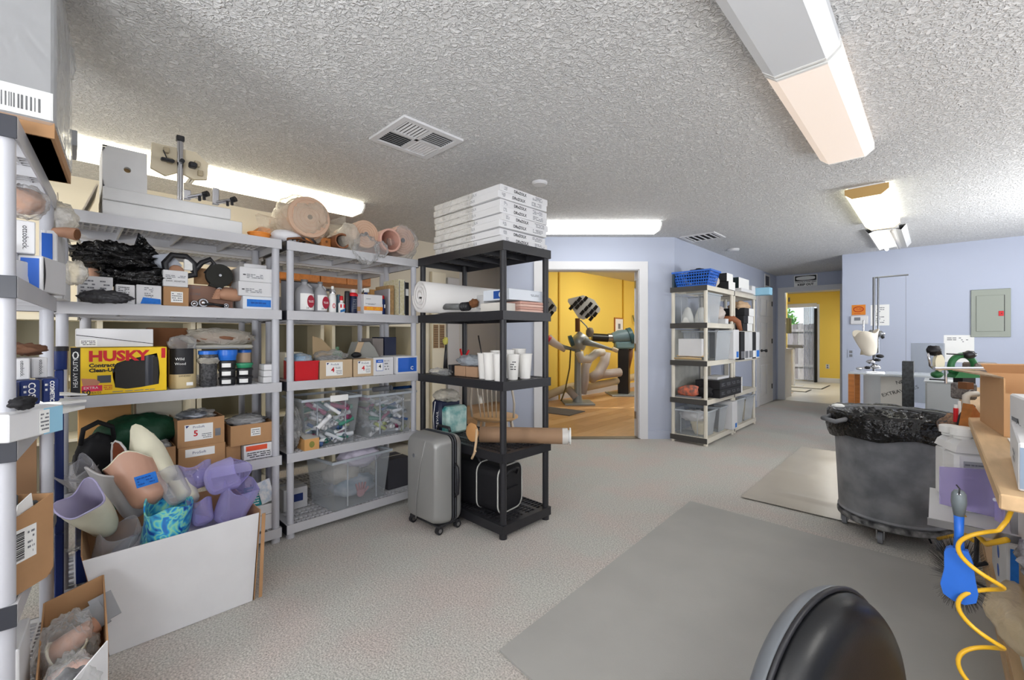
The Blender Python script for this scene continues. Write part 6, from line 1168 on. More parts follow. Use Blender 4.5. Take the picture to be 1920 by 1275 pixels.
for k, (x, y, r) in enumerate(((-2.1, 5.12, .07), (-1.97, 5.2, .08), (-2.0, 5.35, .07))):
    o = MB().lathe([(.0, 0), (r*1.1, 0), (r*.9, .08), (r*.45, .17), (0, .19)], 14).obj('plaster_cast', mat('plaster_white', (232, 232, 228), .8), smooth=True); o.location = (x, y, z+.008); tag(o, ['white plaster cone at the left in the large clear tub', 'white plaster cone in the middle of the large clear tub', 'white plaster cone at the rear of the large clear tub'][k], 'plaster cast')
bagshape('plastic_bag', 'pale bag of foam forms behind the clear tub on the cream rack', (-2.0, 5.65, z+.13), (.13, .14, .11), 113, mat('pale_bag2', (196, 186, 180), .5), .3, 2.2, 16)
rb('small white box beside the front rim of the large clear tub', -1.9, -1.80, 5.50, 5.60, z, .06, M_white)
t = thing('foam_foot_form', 'brown foam foot hanging over the edge of the cream rack', 'artificial foot', (-1.83, 5.86, z+.02)); MB().tube([(-.08, -.08, .05), (.0, .0, .05), (.05, .03, .01), (.07, .05, -.10)], [.035, .04, .035, .025], 12).obj('foot_body', mat('brown_foam_foot', (156, 96, 64), .55), t, True)
bagshape('foam_bundle', 'tan foam bundle on the boxes at the far cream rack', (-1.9, 6.33, z+.245), (.12, .2, .07), 114, mat('tan_bundle', (206, 174, 140), .8), .4, 2.4, 16, cat='bundle')
z2 = 1.30
for k in range(3): rb(['lowest black carton with white end on the upper shelf of the far cream rack', 'middle black carton with white end on the far cream rack', 'top black carton with white end on the far cream rack'][k], -2.1, -1.80+.01*k, 6.15, 6.55, z2+.101*k, .1, M_ink, lab=(.45, 1, 0, 1, M_white2))
z = LV[2]
tub('translucent lidded tub on the middle shelf of the cream rack', (-1.99, 5.45, z), .40, .52, .34)
rb('white carton inside the middle shelf of the cream rack', -2.16, -1.9, 5.00, 5.08, z+.05, .2, M_white)
for k in range(3):
    o = MB().tube([(-.16, -.02*k, 0), (0, .0, .006), (.14, .03, 0)], [.012, .02, .014], 10).obj('foam_wedge', mat('straw_foam', (206, 176, 130), .8), smooth=True); o.location = (-2.04+.02*k, 4.99+.04*k, z+.022+.028*k); o.scale = (1, 1.0, .7); tag(o, ['lowest straw coloured foam wedge on the middle shelf of the cream rack', 'second straw coloured foam wedge on the middle shelf', 'top straw coloured foam wedge on the middle shelf'][k], 'foam')
rb('tall white carton with blue mark hanging out at the rack joint', -1.98, -1.76, 5.66, 5.86, z-.06+.061, .36, M_white, lab=(.5, .9, .05, .25, M_tape))
for k in range(5): rb(['black carton standing first at the left of the upright row', 'white carton standing second in the upright row', 'white carton standing third in the upright row', 'black carton standing fourth in the upright row', 'white carton with blue mark standing last in the upright row'][k], -2.0, -1.77, 5.96+.165*k, 6.115+.165*k, LV[1]+.02, .0+.36, (M_ink, M_white, M_white, M_ink, M_white)[k], lab=(.1, .9, .05, .3, (M_gink, M_gink, M_gink, M_white2, M_tape)[k])).location.z = .93
sh = rb('cream shelf board carrying the upright row of cartons', -2.2, -1.80, 5.95, 6.75, .905, .022, M_cream, name='shelf_board'); sh['category'] = 'shelf'
for k in range(2): MB().box(.02, .05, .02+.70*k, .05+.70*k, -.39, 0).obj('support', M_cream, sh)
z = LV[1]
t = thing('running_shoe', 'orange and grey sports shoe lying on the lower shelf of the cream rack', 'shoe', (-2.06, 5.08, z+.0)); MB().tube([(-.12, 0, .06), (-.04, 0, .075), (.04, 0, .08), (.10, 0, .09)], [.05, .065, .07, .05], 14).obj('upper', mat('coral_mesh', (226, 120, 90), .7, rgb2=(90, 90, 90), noise_scale=20), t, True); MB().prism([(-.16, -.04), (.0, -.045), (.13, -.03), (.13, .03), (0, .045), (-.16, .04)], 0, .02).obj('sole', M_gink, t)
o = MB().blob((0, 0, 0), (.09, .07, .07), .3, 2.3, 14, 115).obj('black_cloth', MATS['black_fabric'], smooth=True); o.location = (-1.92, 5.14, z+.075); tag(o, 'black fabric bundle right of the sports shoe', 'cloth')
for r_ in range(2): rb(['lower long black carton row jutting out of the cream rack', 'upper long black carton row jutting out of the cream rack'][r_], -2.05, -1.77, 5.22, 6.02, z+.1*r_, .098, M_ink, lab=(.94, 1, 0, 1, M_white2))
for r_ in range(2):
    for k in range(4):
        ob = [o for o in COL.objects if o.get('label') == ['lower long black carton row jutting out of the cream rack', 'upper long black carton row jutting out of the cream rack'][r_]][0]; scribble('printed_lines', frame('X+', (.28, 0, 0)), .05+.18*k, .17+.18*k, .03, .07, 3, M_gink, ob, seed=k)
rb('white flat carton on top of the black carton rows', -2.02, -1.84, 5.35, 5.75, z+.2, .03, M_white)
z = LV[0]
tub('translucent tub holding a white bowl on the bottom shelf of the cream rack', (-2.04, 5.17, z), .38, .34, .29); tub('clear tub with handles on the bottom shelf, second from the front', (-2.02, 5.52, z), .38, .26, .30); rb('white printed carton on the bottom shelf at the rack joint', -2.0, -1.78, 5.68, 5.86, z, .34, M_white, lab=(.55, .9, .04, .2, M_tape))
t = thing('plastic_bowl', 'cream bowl tub inside the front translucent tub', 'bowl', (-1.97, 5.14, z+.008)); MB().lathe([(.05, 0), (.08, .06), (.09, .12), (.098, .12), (.098, .14), (0, .145)], 20).obj('bowl_body', mat('cream_bowl', (228, 218, 190), .5), t, 'a')
o = MB().blob((0, 0, 0), (.15, .12, .07), .3, 2.3, 14, 116).obj('white_cloth', MATS['white_cloth'], smooth=True); o.location = (-2.06, 5.2, z+.205); tag(o, 'white cloth in the upper half of the front translucent tub', 'cloth')
tub('clear tub with handles at the bottom of the far cream rack, nearer one', (-2.02, 6.14, z), .38, .40, .33); tub('clear tub with handles at the bottom of the far cream rack, farther one', (-2.02, 6.57, z), .38, .38, .33)
for k, y in enumerate((6.14, 6.57)): rb(['beige filled carton inside the nearer far tub', 'beige filled carton inside the farther far tub'][k], -2.16, -1.88, y-.14, y+.13, z+.008, .25, mat('beige_fill', (206, 196, 176), .8))
rb('light grey panel leaning at the back of the lower shelves of the cream rack', -2.238, -2.228, 5.03, 5.8, LV[1]+.001, .36, mat('marbled_grey', (176, 176, 170), .6, noise_amt=.2, noise_scale=6)); rb('light grey panel leaning at the back of the middle shelf', -2.238, -2.228, 5.03, 5.8, LV[2]+.001, .36, MATS['marbled_grey'])

# ================================================================== YELLOW MACHINE ROOM
def belt_fan(label, loc, rz, n=5, rows=3):
    t = thing('sanding_cone_rack', label, 'tool rack', loc, rz, rot=None); Mr = frame('Y-', (0, 0, 0)) @ Matrix.Rotation(radians(-12), 4, 'Z')
    fan = [(-.06, -.05), (.10, -.09), (.40, .0), (.36, .26), (.08, .38), (-.22, .30), (-.42, .22)]
    fan = [(-.05, -.20), (.05, -.21), (.30, -.02), (.30, .05), (.16, .18), (-.05, .22), (-.30, .10), (-.30, .05)]
    MB().prism(fan, -.012, 0, Mr).obj('tray', mat('pale_rack', (216, 214, 206), .5), t)
    for k in range(5):
        for r_ in range(3):
            a = -.22+.105*k+.055*r_-.03*(k > 3); b2 = .03-.035*abs(k-1)-.0+.085*r_-.09+(.05 if k < 2 else 0); L8 = .035
            if a+L8 > .30 or (r_ == 2 and k == 4): continue
            c0 = Mr @ Vector((a-.02, b2-.042, .03)); c1 = Mr @ Vector((a+.02, b2+.042, .045)); MB().cyl(c0, c1, .029, n=12).obj('sanding_sleeve', mat('black_sleeve', (40, 38, 36), .8), t, 'a')
    return t
def fan_pole(o):
    MB().cyl((0, .05, -.12), (0, .05, -o.location.z), .03).obj('pole', mat('pole_grey', (150, 150, 146), .5), o, 'a')
M_mach = mat('machine_grey', (150, 156, 156), .45, metal=.3); M_teal = mat('machine_teal', (54, 88, 96), .4); M_pvc = mat('pvc_pipe', (206, 200, 190), .4); M_mblk = mat('machine_black', (30, 28, 28), .35)
FR = (tuple(RT), (0, 0, 1), tuple(-FW))
t = thing('router_stand', 'grey pedestal machine with cone sleeve rack in the yellow room', 'machine', (-4.72, 6.57, 0))
def loc8(px_, py_, d=8.0, o=None): return at(px_, py_, d)-Vector((-4.72, 6.57, 0))
MB().box(-.27, .27, -.27, .27, 0, .03, Matrix.Rotation(radians(45), 4, 'Z'), b=.004).obj('base_plate', M_mach, t); MB().lathe([(.10, .03), (.07, .12), (.055, 1.05), (.075, 1.1), (0, 1.1)], 16).obj('column', M_mach, t, 'a')
MB().tube([loc8(1083, 655), loc8(1086, 640), loc8(1095, 628)], [.12, .15, .12], 16).obj('motor_head', mat('machine_steel', (176, 180, 178), .35, metal=.5), t, True)
MB().tube([loc8(1068, 640, 7.8), loc8(1074, 638, 7.8)], .10, 16).obj('motor_disc', M_teal, t, 'a'); MB().tube([loc8(1095, 640, 7.8), loc8(1112, 645, 7.8), loc8(1150, 656, 7.8)], [.07, .05, .02], 12).obj('spindle', M_mach, t, True); MB().tube([loc8(1148, 654, 7.8), loc8(1158, 658, 7.8)], .04, 10).obj('spindle_cone', mat('beige_cone', (216, 200, 170), .6), t, 'a')
MB().tube([loc8(1030, 640, 8.1), loc8(1055, 650, 8.1), loc8(1078, 656, 8.0)], [.05, .04, .03], 10).obj('spindle', M_mach, t, True); MB().tube([loc8(1027, 634, 8.1), loc8(1040, 644, 8.1), loc8(1060, 656, 8.1)], [.09, .07, .05], 12).obj('spindle_cone', mat('white_cone', (226, 216, 210), .6), t, True); MB().tube([loc8(1024, 636, 8.08), loc8(1029, 640, 8.08)], .10, 12).obj('red_ring', M_red, t, 'a')
MB().tube([loc8(1083, 622), loc8(1083, 597)], .045, 12).obj('upper_post', M_kraft2, t, 'a')
MB().tube([loc8(1088, 600), loc8(1100, 612), loc8(1104, 622)], .012, 8).obj('arm', M_mach, t, True); MB().blob(loc8(1106, 623), (.08, .06, .09), .1, 2, 10).obj('lamp_head', mat('brown_shade', (130, 116, 100), .5), t, True)
MB().tube([loc8(1070, 655), loc8(1068, 690), loc8(1060, 730), loc8(1052, 752)], .014, 8).obj('power_cable', mat('olive_cable', (120, 104, 60), .6), t, True)
belt_fan('fan shaped rack of black sanding sleeves above the grey machine', at(1094, 577, 7.85), radians(44), 5, 3); belt_fan('fan shaped rack of black sanding sleeves at the left door edge', at(1012, 575, 7.7), radians(44), 5, 3); fan_pole([x for x in COL.objects if x.get('label') == 'fan shaped rack of black sanding sleeves at the left door edge'][0])
def pipe(label, pts, r, m=M_pvc, d=8.2): return tag(MB().tube([at(*p) for p in pts], r, 14).obj('dust_pipe', m, smooth=True), label, 'pipe')
pipe('white pvc dust pipe bend going right from the grey machine', [(1086, 660, 7.75), (1090, 674, 7.75), (1104, 674, 7.8), (1118, 662, 7.9), (1130, 660, 8.0)], .075)
pipe('grey dust pipe rising in a curve in the yellow room', [(1091, 738, 8.1), (1096, 715, 8.1), (1097, 690, 8.15), (1106, 668, 8.2)], .085, mat('greyed_pvc', (176, 166, 160), .5)); pipe('long curved dust pipe down from the black machine', [(1136, 660, 8.6), (1133, 680, 8.6), (1122, 700, 8.5), (1108, 710, 8.4)], .10, MATS['greyed_pvc'])
pipe('horizontal grey dust pipe behind the black pedestal', [(1108, 708, 8.8), (1130, 702, 8.8), (1162, 698, 9.0)], .09, MATS['greyed_pvc']); pipe('long pale dust pipe along the wall foot, right part', [(1100, 726, 8.6), (1140, 718, 9.0), (1192, 706, 9.6)], .075, mat('dusty_pvc', (206, 190, 156), .5)); pipe('long pale dust pipe along the wall foot, left part', [(1024, 742, 8.1), (1060, 728, 8.3), (1076, 724, 8.4)], .075, MATS['dusty_pvc'])
pipe('short grey hose elbow at the foot of the grey machine', [(1066, 730, 8.1), (1074, 738, 8.0), (1080, 746, 7.95)], .07, MATS['greyed_pvc'])
t = thing('grinder_stand', 'black pedestal grinder with teal motor in the yellow room', 'machine', (-4.73, 8.24, 0)); l9 = lambda a, b2, d=9.2: at(a, b2, d)-Vector((-4.73, 8.24, 0))
MB().box(-.33, .33, -.33, .33, 0, .03, Matrix.Rotation(radians(45), 4, 'Z'), b=.004).obj('base_plate', M_mach, t); MB().box(-.11, .11, -.11, .11, .03, .97, Matrix.Rotation(radians(20), 4, 'Z'), b=.01).obj('column', M_mblk, t)
MB().tube([l9(1148, 634), l9(1160, 632), l9(1180, 630)], [.11, .15, .15], 16).obj('motor', mat('machine_blue_grey', (100, 124, 134), .4), t, 'a'); MB().tube([l9(1178, 632), l9(1185, 630)], .19, 20).obj('wheel_guard', M_teal, t, 'a'); MB().tube([l9(1110, 632), l9(1140, 634)], .085, 14).obj('black_arm', M_mblk, t, 'a'); MB().tube([l9(1140, 633), l9(1150, 633)], .09, 14).obj('silver_joint', M_metal, t, 'a')
MB().box(-.2, .2, -.12, .12, .97, 1.13, Matrix.Rotation(radians(44), 4, 'Z'), b=.03).obj('housing', mat('housing_teal', (110, 140, 146), .4), t, 'a'); MB().tube([l9(1182, 650), l9(1181, 668), l9(1176, 690)], .06, 12).obj('side_hose', mat('brown_hose', (120, 80, 50), .5), t, True)
tag(MB().box(0, .7, 0, .5, 0, .012).obj('floor_mat', mat('dark_mat', (96, 92, 88), .8)), 'small dark mat on the wood floor at the left of the doorway', 'mat'); [o for o in COL.objects if o.name == 'floor_mat'][0].location = (-4.75, 5.35, .0); [o for o in COL.objects if o.name == 'floor_mat'][0].rotation_euler = (0, 0, radians(6))
t = thing('framed_notice', 'small framed notice on the yellow wall behind the grinder', 'picture', (-5.298, 8.98, 1.48)); MB().box(0, .02, -.2, .2, -.19, .19).obj('frame', M_wood, t); MB().box(.0205, .022, -.165, .165, -.16, .16).obj('paper_label', M_white2, t); MB().box(.0222, .0226, -.05, .05, -.07, .05).obj('drawing', M_gink, t)
tag(MB().tube([(-5.27, 9.6, 1.75), (-5.24, 9.62, 1.6), (-5.2, 9.8, 1.5), (-5.24, 9.9, 1.75)], .015, 8).obj('wall_cable', mat('olive_hook', (130, 130, 80), .6), smooth=True), 'looped cable hanging on the yellow wall by the door hinges', 'cable')

# ================================================================== CORRIDOR AND YARD
t = thing('yard_fence', 'weathered grey board fence outside the glass door', 'fence', (-4.6, 17.6, -.35)); M_fb = [mat('fence_grey_%d' % k, c, .9, noise_amt=.35, noise_scale=3, mscale=(8, 8, 1)) for k, c in enumerate(((164, 158, 160), (140, 134, 134), (176, 172, 170)))]
for k in range(16): MB().box(.15*k, .15*k+.143, 0, .02, 0.02, 2.0+.02*(k % 3)).obj('board', M_fb[k % 3], t)
MB().box(0, 2.4, -.04, -.001, .55, .64).obj('rail', M_fb[2], t); MB().box(0, 2.4, -.04, -.001, 1.75, 1.84).obj('rail', M_fb[2], t)
tag(MB().box(-6, 2, 14.45, 24, -.45, -.36).obj('ground', mat('yard_ground', (196, 192, 184), .9)), 'pale ground outside the glass door', 'ground'); [o for o in COL.objects if o.name == 'ground'][0]['kind'] = 'structure'
rd = random.Random(9)
M_leaf = [mat('leaf_green_%d' % k, c, .6) for k, c in enumerate(((96, 150, 60), (130, 176, 80), (60, 110, 50)))]
for k, (x, y, zz, r) in enumerate(((-5.3, 20.6, 1.9, 1.4), (-2.1, 22.2, 2.3, 1.5), (-1.8, 18.9, 1.2, .6))):
    t = thing('garden_shrub', ['bright green shrub above the fence at the left', 'bright green shrub above the fence in the middle', 'dark green shrub right of the fence boards'][k], 'shrub', (x, y, -.36)); q = MB()
    for i in range(1500):
        th = rd.uniform(0, 2*pi); u = rd.uniform(-1, 1); rr = r*rd.uniform(.6, 1); p = Vector((math.sqrt(1-u*u)*cos(th)*rr, math.sqrt(1-u*u)*sin(th)*rr, u*rr+zz+.0)); a = Vector((rd.uniform(-1, 1), rd.uniform(-1, 1), rd.uniform(-1, 1))).normalized()*.11; b2 = a.orthogonal().normalized()*.045
        q.add([p-a, p+b2, p+a, p-b2], [(0, 1, 2, 3)])
    q.obj('foliage', M_leaf[(k) % 3], t, kind='stuff'); MB().blob((0, 0, zz), r*.85, .2, 2, 10).obj('inner_crown', M_leaf[2], t, True); MB().cyl((0, 0, 0), (0, 0, zz), .05).obj('trunk', M_kraft2, t)
M_blind = mat('grey_blind', (170, 178, 190), .7)
t = thing('vertical_blind', 'grey vertical blind slats gathered at the right of the glass door', 'blind', (-2.60, 14.2, .05))
for k in range(7): MB().box(.035*k, .035*k+.004, -.05, .04, 0, 1.98).obj('slat', M_blind, t)
MB().box(-.80, .24, -.03, .03, 1.99, 2.05).obj('head_rail', M_trim, t)
tag(MB().box(-2.36, -2.31, 14.1, 14.25, 0, 2.0).obj('dark_curtain_edge', mat('near_black', (24, 24, 28), .8)), 'black strip hanging at the right edge of the glass door', 'curtain')
t = thing('pedestal_stand', 'white pole stand with dark T shaped head by the glass door', 'stand', (-2.55, 12.6, 0)); MB().cyl((0, 0, 0), (0, 0, .95), .045, n=12).obj('pole', M_trim, t, 'a'); MB().box(-.22, .22, -.05, .05, .95, 1.03, b=.01).obj('head', M_gink, t); MB().box(-.2, .2, -.2, .2, 0, .02).obj('base_plate', M_trim, t)
for k, (x0, x1, y0, y1, lb) in enumerate(((-3.0, -1.9, 12.3, 13.4, 'large pale floor mat with dark edge near the glass door'), (-2.6, -2.05, 11.4, 12.0, 'smaller pale floor mat with dark edge near the corridor opening'))):
    t = thing('floor_mat', lb, 'mat', (x0, y0, 0)); MB().box(0, x1-x0, 0, y1-y0, 0, .008).obj('edge', mat('mat_edge', (70, 70, 66), .8), t); MB().box(.03, x1-x0-.03, .03, y1-y0-.03, .0081, .014).obj('mat_surface', mat('pale_mat', (220, 218, 210), .6), t)
t = thing('hanging_box', 'olive wall box with cable on the partition side of the far room', 'box', (-2.28, 10.6, 1.3)); MB().box(-.05, .10, -.07, .07, 0, .32, b=.01).obj('body', mat('olive_box', (120, 116, 80), .6), t); MB().tube([(-.03, -.06, .3), (-.04, -.06, -.0), (-.03, -.05, -.3)], .012, 6).obj('cable', M_ink, t, True)
def outlet(label, loc, face='Y-', m=None):
    t = thing('power_outlet', label, 'outlet', loc); M = frame(face, (0, 0, 0)); MB().box(-.04, .04, -.06, .06, 0, .008, M, b=.002).obj('plate', m or M_trim, t); MB().box(-.018, .018, .008, .045, .008, .012, M).obj('socket', M_gink, t); MB().box(-.018, .018, -.045, -.008, .008, .012, M).obj('socket', M_gink, t)
outlet('grey outlet plate low on the far yellow wall', (-2.09, 14.299, .43)); outlet('faint blue painted outlet plate at the left edge of the wall by the jig', (-.88, 7.899, .98), m=M_wall)
t = thing('wall_hook', 'small mark above the glass door on the far yellow wall', 'hook', (-2.98, 14.29, 2.28)); MB().box(-.02, .02, -.01, .0, -.06, .06).obj('plate', M_gink, t)

# ================================================================== CENTRE WALL ITEMS
YW = 7.899
t = thing('breaker_panel', 'grey green electrical panel with a red latch on the blue wall', 'electrical panel', (.31, YW, 1.22)); M_pan = mat('panel_grey_green', (150, 156, 146), .45); M = frame('Y-', (0, 0, 0))
MB().box(0, .33, 0, .585, 0, .02, M, b=.004).obj('cover_plate', M_pan, t); MB().box(.045, .275, .07, .51, .0202, .03, M, b=.003).obj('door', M_pan, t); MB().box(.23, .272, .255, .315, .0302, .036, M, b=.002).obj('latch', M_red, t); MB().box(.25, .258, .28, .29, .0362, .04, M).obj('latch_button', M_ink, t); MB().box(.276, .281, .07, .51, .0202, .022, M).obj('door_gap', M_ink, t)
t = thing('orange_notice', 'orange square notice with a red ring mark above the thermostat', 'sign', (-.87, YW, 1.535)); M = frame('Y-', (0, 0, 0)); MB().box(0, .155, 0, .145, 0, .004, M).obj('plate', mat('notice_orange', (216, 130, 40), .6), t); q = MB()
q.tube([tuple(M @ Vector((.077+.055*cos(a), .082+.035*sin(a), .006))) for a in [2*pi*k/24 for k in range(24)]], .005, 6, closed=True).obj('ring_mark', mat('ring_red', (190, 50, 20), .6), t, True); scribble('printed_lines', M, .045, .11, .065, .1, 2, MATS['ring_red'], t, .0045); scribble('printed_lines', M, .02, .1, .012, .03, 1, MATS['ring_red'], t, .0045)
t = thing('thermostat', 'white thermostat with grey display below the orange notice', 'thermostat', (-.885, YW, 1.40)); MB().box(0, .20, 0, .125, 0, .03, M, b=.01).obj('body', M_trim, t); panel('display', M, .045, .115, .055, .10, M_gink, t, .0305)
t = thing('notice_paper', 'white notice paper behind the alignment pole', 'paper', (-.66, YW, 1.38)); MB().box(0, .20, 0, .29, 0, .001, M).obj('sheet', M_white2, t); scribble('printed_lines', M, .03, .15, .03, .26, 9, M_gink, t, .0014, 3, .3)
t = thing('notice_paper', 'large white notice paper on the wall left of the electrical panel', 'paper', (.07, YW, .90)); MB().box(0, .27, 0, .345, 0, .001, M).obj('sheet', M_white2, t); scribble('printed_lines', M, .03, .22, .25, .32, 3, M_gink, t, .0014, 5, .3)
tag(MB().box(-.24, .08, YW-.006, YW, .35, 1.14).obj('clear_sheet', film('frosted_sheet', (196, 204, 216), .35, .3, 0)), 'tall frosted sheet leaning on the blue wall left of the notice', 'panel')
# jig table
t = thing('jig_table', 'narrow clear topped table with an orange wood leg by the blue wall', 'table', (-.66, 5.72, 0)); MB().box(0, .80, 0, .5, .835, .85).obj('tabletop', film('table_acrylic', (220, 226, 228), .45, .08, 0), t); MB().box(0.0, .05, .0, .05, 0, .834).obj('leg', M_wood, t); MB().box(0.0, .05, .45, .5, 0, .834).obj('leg', M_wood, t); MB().box(.74, .79, .02, .07, 0, .834).obj('leg', M_trim, t); MB().box(.74, .79, .43, .48, 0, .834).obj('leg', M_trim, t)
tag(MB().box(-.585, -.18, 6.25, 6.26, .004, .83).obj('frosted_panel', mat('silvery_sheet', (176, 180, 182), .3, metal=.3)), 'silvery sheet standing behind the jig table', 'panel')
t = thing('printed_sheet', 'clear sheet with black arc lettering standing under the jig table', 'sheet', (-.42, 6.0, .004)); MB().box(0, .26, 0, .004, 0, .8).obj('sheet', mat('cloudy_sheet', (206, 204, 198), .4), t); text('lettering', 'EXTRAWINES', .05, frame('Y-', (0, 0, 0)), .01, .60, M_ink, t, rot=radians(22)); text('lettering', 'NE', .05, frame('Y-', (0, 0, 0)), .12, .74, M_ink, t, rot=radians(15))
t = thing('black_column', 'black square post with scratched top beside the jig table', 'post', (-.235, 5.60, 0)); MB().box(0, .085, 0, .085, 0, .99, b=.004).obj('body', mat('scratched_black', (30, 32, 34), .4, rgb2=(60, 64, 68), noise_scale=40), t)
t = thing('storage_tub', 'frosted plastic tub standing on a crate right of the black post', 'tub', (-.08, 5.35, 0)); MB().box(.01, .31, .01, .30, .45, .82, b=.012).obj('body', mat('frosted_tub', (166, 170, 172), .35, alpha=.9), t); MB().box(-.0, .32, 0, .31, .821, .835, b=.004).obj('rim', film('tub_rim_clear', (220, 224, 226), .5, .1, 0), t); MB().box(.02, .3, .02, .29, 0, .449, b=.004).obj('crate', M_gink, t)
t = thing('alignment_jig', 'tall vertical alignment rod with a white plaster socket clamped on the table', 'tool', (-.47, 5.95, .851)); M_al = mat('rod_grey', (120, 122, 126), .3, metal=.7)
MB().cyl((-.0, 0, 0), (0, 0, 1.0), .012, n=12).obj('rod', M_al, t, 'a'); MB().cyl((.035, 0, .2), (.035, 0, 1.0), .009, n=12).obj('rod', M_al, t, 'a'); MB().cyl((0, 0, .995), (.27, 0, 1.0), .008, n=10).obj('top_arm', M_al, t, 'a'); MB().cyl((.25, 0, 1.0), (.25, 0, .0), .0015, n=6).obj('plumb_line', M_gink, t); MB().box(-.06, .09, -.06, .06, 0, .012, b=.003).obj('base_plate', M_chrome, t)
for (x, zz, r) in ((-.07, .40, .03), (-.02, .42, .026), (.05, .405, .03), (.07, .37, .018), (-.09, .375, .018)): MB().blob((x, -.02, zz), (r, r, r), .25, 2.5, 8, int(zz*100)).obj('clamp_knob', M_al if zz > .4 else M_dmetal, t, True)
MB().cyl((-.11, 0, .40), (.09, 0, .40), .012).obj('clamp_bar', M_chrome, t, 'a'); MB().cyl((-.085, 0, .38), (-.085, 0, .55), .008).obj('short_rod', M_chrome, t, 'a')
MB().tube([(-.085, -.0, .18), (-.085, 0, .26), (-.09, 0, .36)], [.03, .02, .016], 10).obj('stem', M_beige, t, True)
for (x, zz, r, m_) in ((-.02, .11, .028, M_chrome), (.03, .13, .02, M_dmetal), (.015, .06, .03, M_chrome), (-.12, .03, .018, M_chrome), (.05, .17, .024, M_dmetal), (-.05, .045, .02, M_dmetal)): MB().blob((x, -.03, zz), (r*1.4, r, r*.8), .3, 2.5, 8, int(zz*100)).obj('clamp_part', m_, t, True)
MB().cyl((-.14, -.03, .035), (.06, -.03, .05), .010).obj('foot_bar', M_chrome, t, 'a')
socket('plaster_socket', 'white plaster socket hanging in the alignment jig', at(1632, 668, 4.55), at(1622, 622, 4.55), .04, .112, mat('plaster_cream', (226, 218, 204), .7), .008, .06, .4, cat='socket')

# ================================================================== WORKBENCH AT THE RIGHT
XB = .09
t = thing('workbench', 'worn wooden workbench running along the right edge', 'workbench', (XB, 1.31, 0)); n = 4
for k in range(n): MB().box(.002+.2*k, .2*(k+1)-.001, 0 if k else .02, 2.75, .868, .90, b=.003).obj('top_board', M_pine, t)
MB().box(.10, .80, .10, .12, .78, .867).obj('apron', mat('grey_worn_wood', (150, 138, 122), .8, noise_amt=.2), t); MB().box(.12, .14, .14, 2.6, .78, .867).obj('apron', MATS['grey_worn_wood'], t)
for (x, y) in ((.13, .16), (.7, .16), (.13, 2.5), (.7, 2.5)): MB().box(x, x+.08, y, y+.08, 0, .779).obj('leg', M_kraft2 if False else mat('brown_leg', (150, 108, 80), .8, noise_amt=.2), t)
for k in range(2): MB().box(.09+.22*k, .305+.22*k, .3, 2.7, .10, .12).obj('lower_board', M_pine, t)
MB().box(.085, .105, .3, 2.7, .0, .10).obj('toe_board', M_pine, t)
# kraft box on the bench
A1, B1 = Vector((.12, 2.44, .901)), Vector((.155, 2.10, .901)); e_ = Vector((.99, .11, 0)); Hk = .185; up = Vector((0, 0, Hk))
t = thing('open_carton', 'open kraft carton with a torn flap on the workbench', 'box', (0, 0, 0)); M_kb = mat('bright_kraft2', (200, 156, 112), .85, noise_amt=.08, noise_scale=5)
slab([B1, A1, A1+up, B1+up], .004, (1, 0, 0)).obj('side_wall', M_kb, t); slab([A1, A1+e_*.42, A1+e_*.42+up, A1+up], .004, (0, 1, 0)).obj('back_wall', M_kb, t); slab([B1, B1+e_*.42, B1+e_*.42+up*.75, B1+up*.75], -.004, (0, 1, 0)).obj('front_wall', M_kb, t); slab([A1+e_*.42, B1+e_*.42, B1+e_*.42+up, A1+e_*.42+up], -.004, (1, 0, 0)).obj('side_wall', M_kb, t)
slab([A1+Vector((.004, 0, .001)), B1+Vector((.004, 0, .001)), B1+e_*.41+Vector((0, 0, .001)), A1+e_*.41+Vector((0, 0, .001))], .003, (0, 0, 1)).obj('base', M_kb, t)
slab([B1+up, A1+up, A1+up+Vector((-.075, -.05, .005)), A1.lerp(B1, .45)+up+Vector((-.04, -.0, .0))], .005, (0, 0, 1)).obj('torn_flap', mat('torn_kraft', (190, 164, 136), .9, noise_amt=.25, noise_scale=30), t)
slab([A1+up+Vector((.02, 0, 0)), A1+up+Vector((.02, 0, 0))+e_*.2, A1+up+e_*.2+Vector((.02, -.03, .035)), A1+up+Vector((.0, -.03, .03))], .004, (0, 0, 1)).obj('flap', M_kb, t)
for k, (x, y, lb) in enumerate(((.215, 2.72, 'white plastic bottle behind the kraft carton, left one'), (.30, 2.74, 'white plastic bottle behind the kraft carton, right one'))):
    tb = thing('bottle', lb, 'bottle', (x, y, .901), group=None); MB().lathe([(.05, 0), (.05, .11), (.03, .145), (.024, .15), (.024, .165)], 20).obj('body', mat('ivory_bottle', (226, 218, 200), .4), tb, 'a'); MB().lathe([(.028, .16), (.028, .19), (0, .19)], 18).obj('cap', M_white2, tb, 'a')
bagshape('plastic_bag', 'greenish bag between and behind the two white bottles', (.27, 2.86, .98), (.08, .05, .09), 120, mat('olive_bag', (150, 156, 130), .5, rgb2=(210, 210, 200), noise_scale=20), .4, 2.4, 14)
t = thing('carton', 'white carton with dark arc lettering at the right edge of the bench', 'box', (.165, 1.46, .901), radians(5)); MB().box(0, .3, 0, .29, 0, .17, b=.004).obj('body', M_white, t); M = frame('X-', (0, 0, 0)); text('lettering', 'COPA', .035, M, -.27+.05, .10, M_ink, t, rot=-.3); text('lettering', 'MED', .035, M, -.2+.03, .06, M_ink, t, rot=-.3); scribble('printed_lines', M, -.26, -.2, .05, .12, 3, M_gink, t)
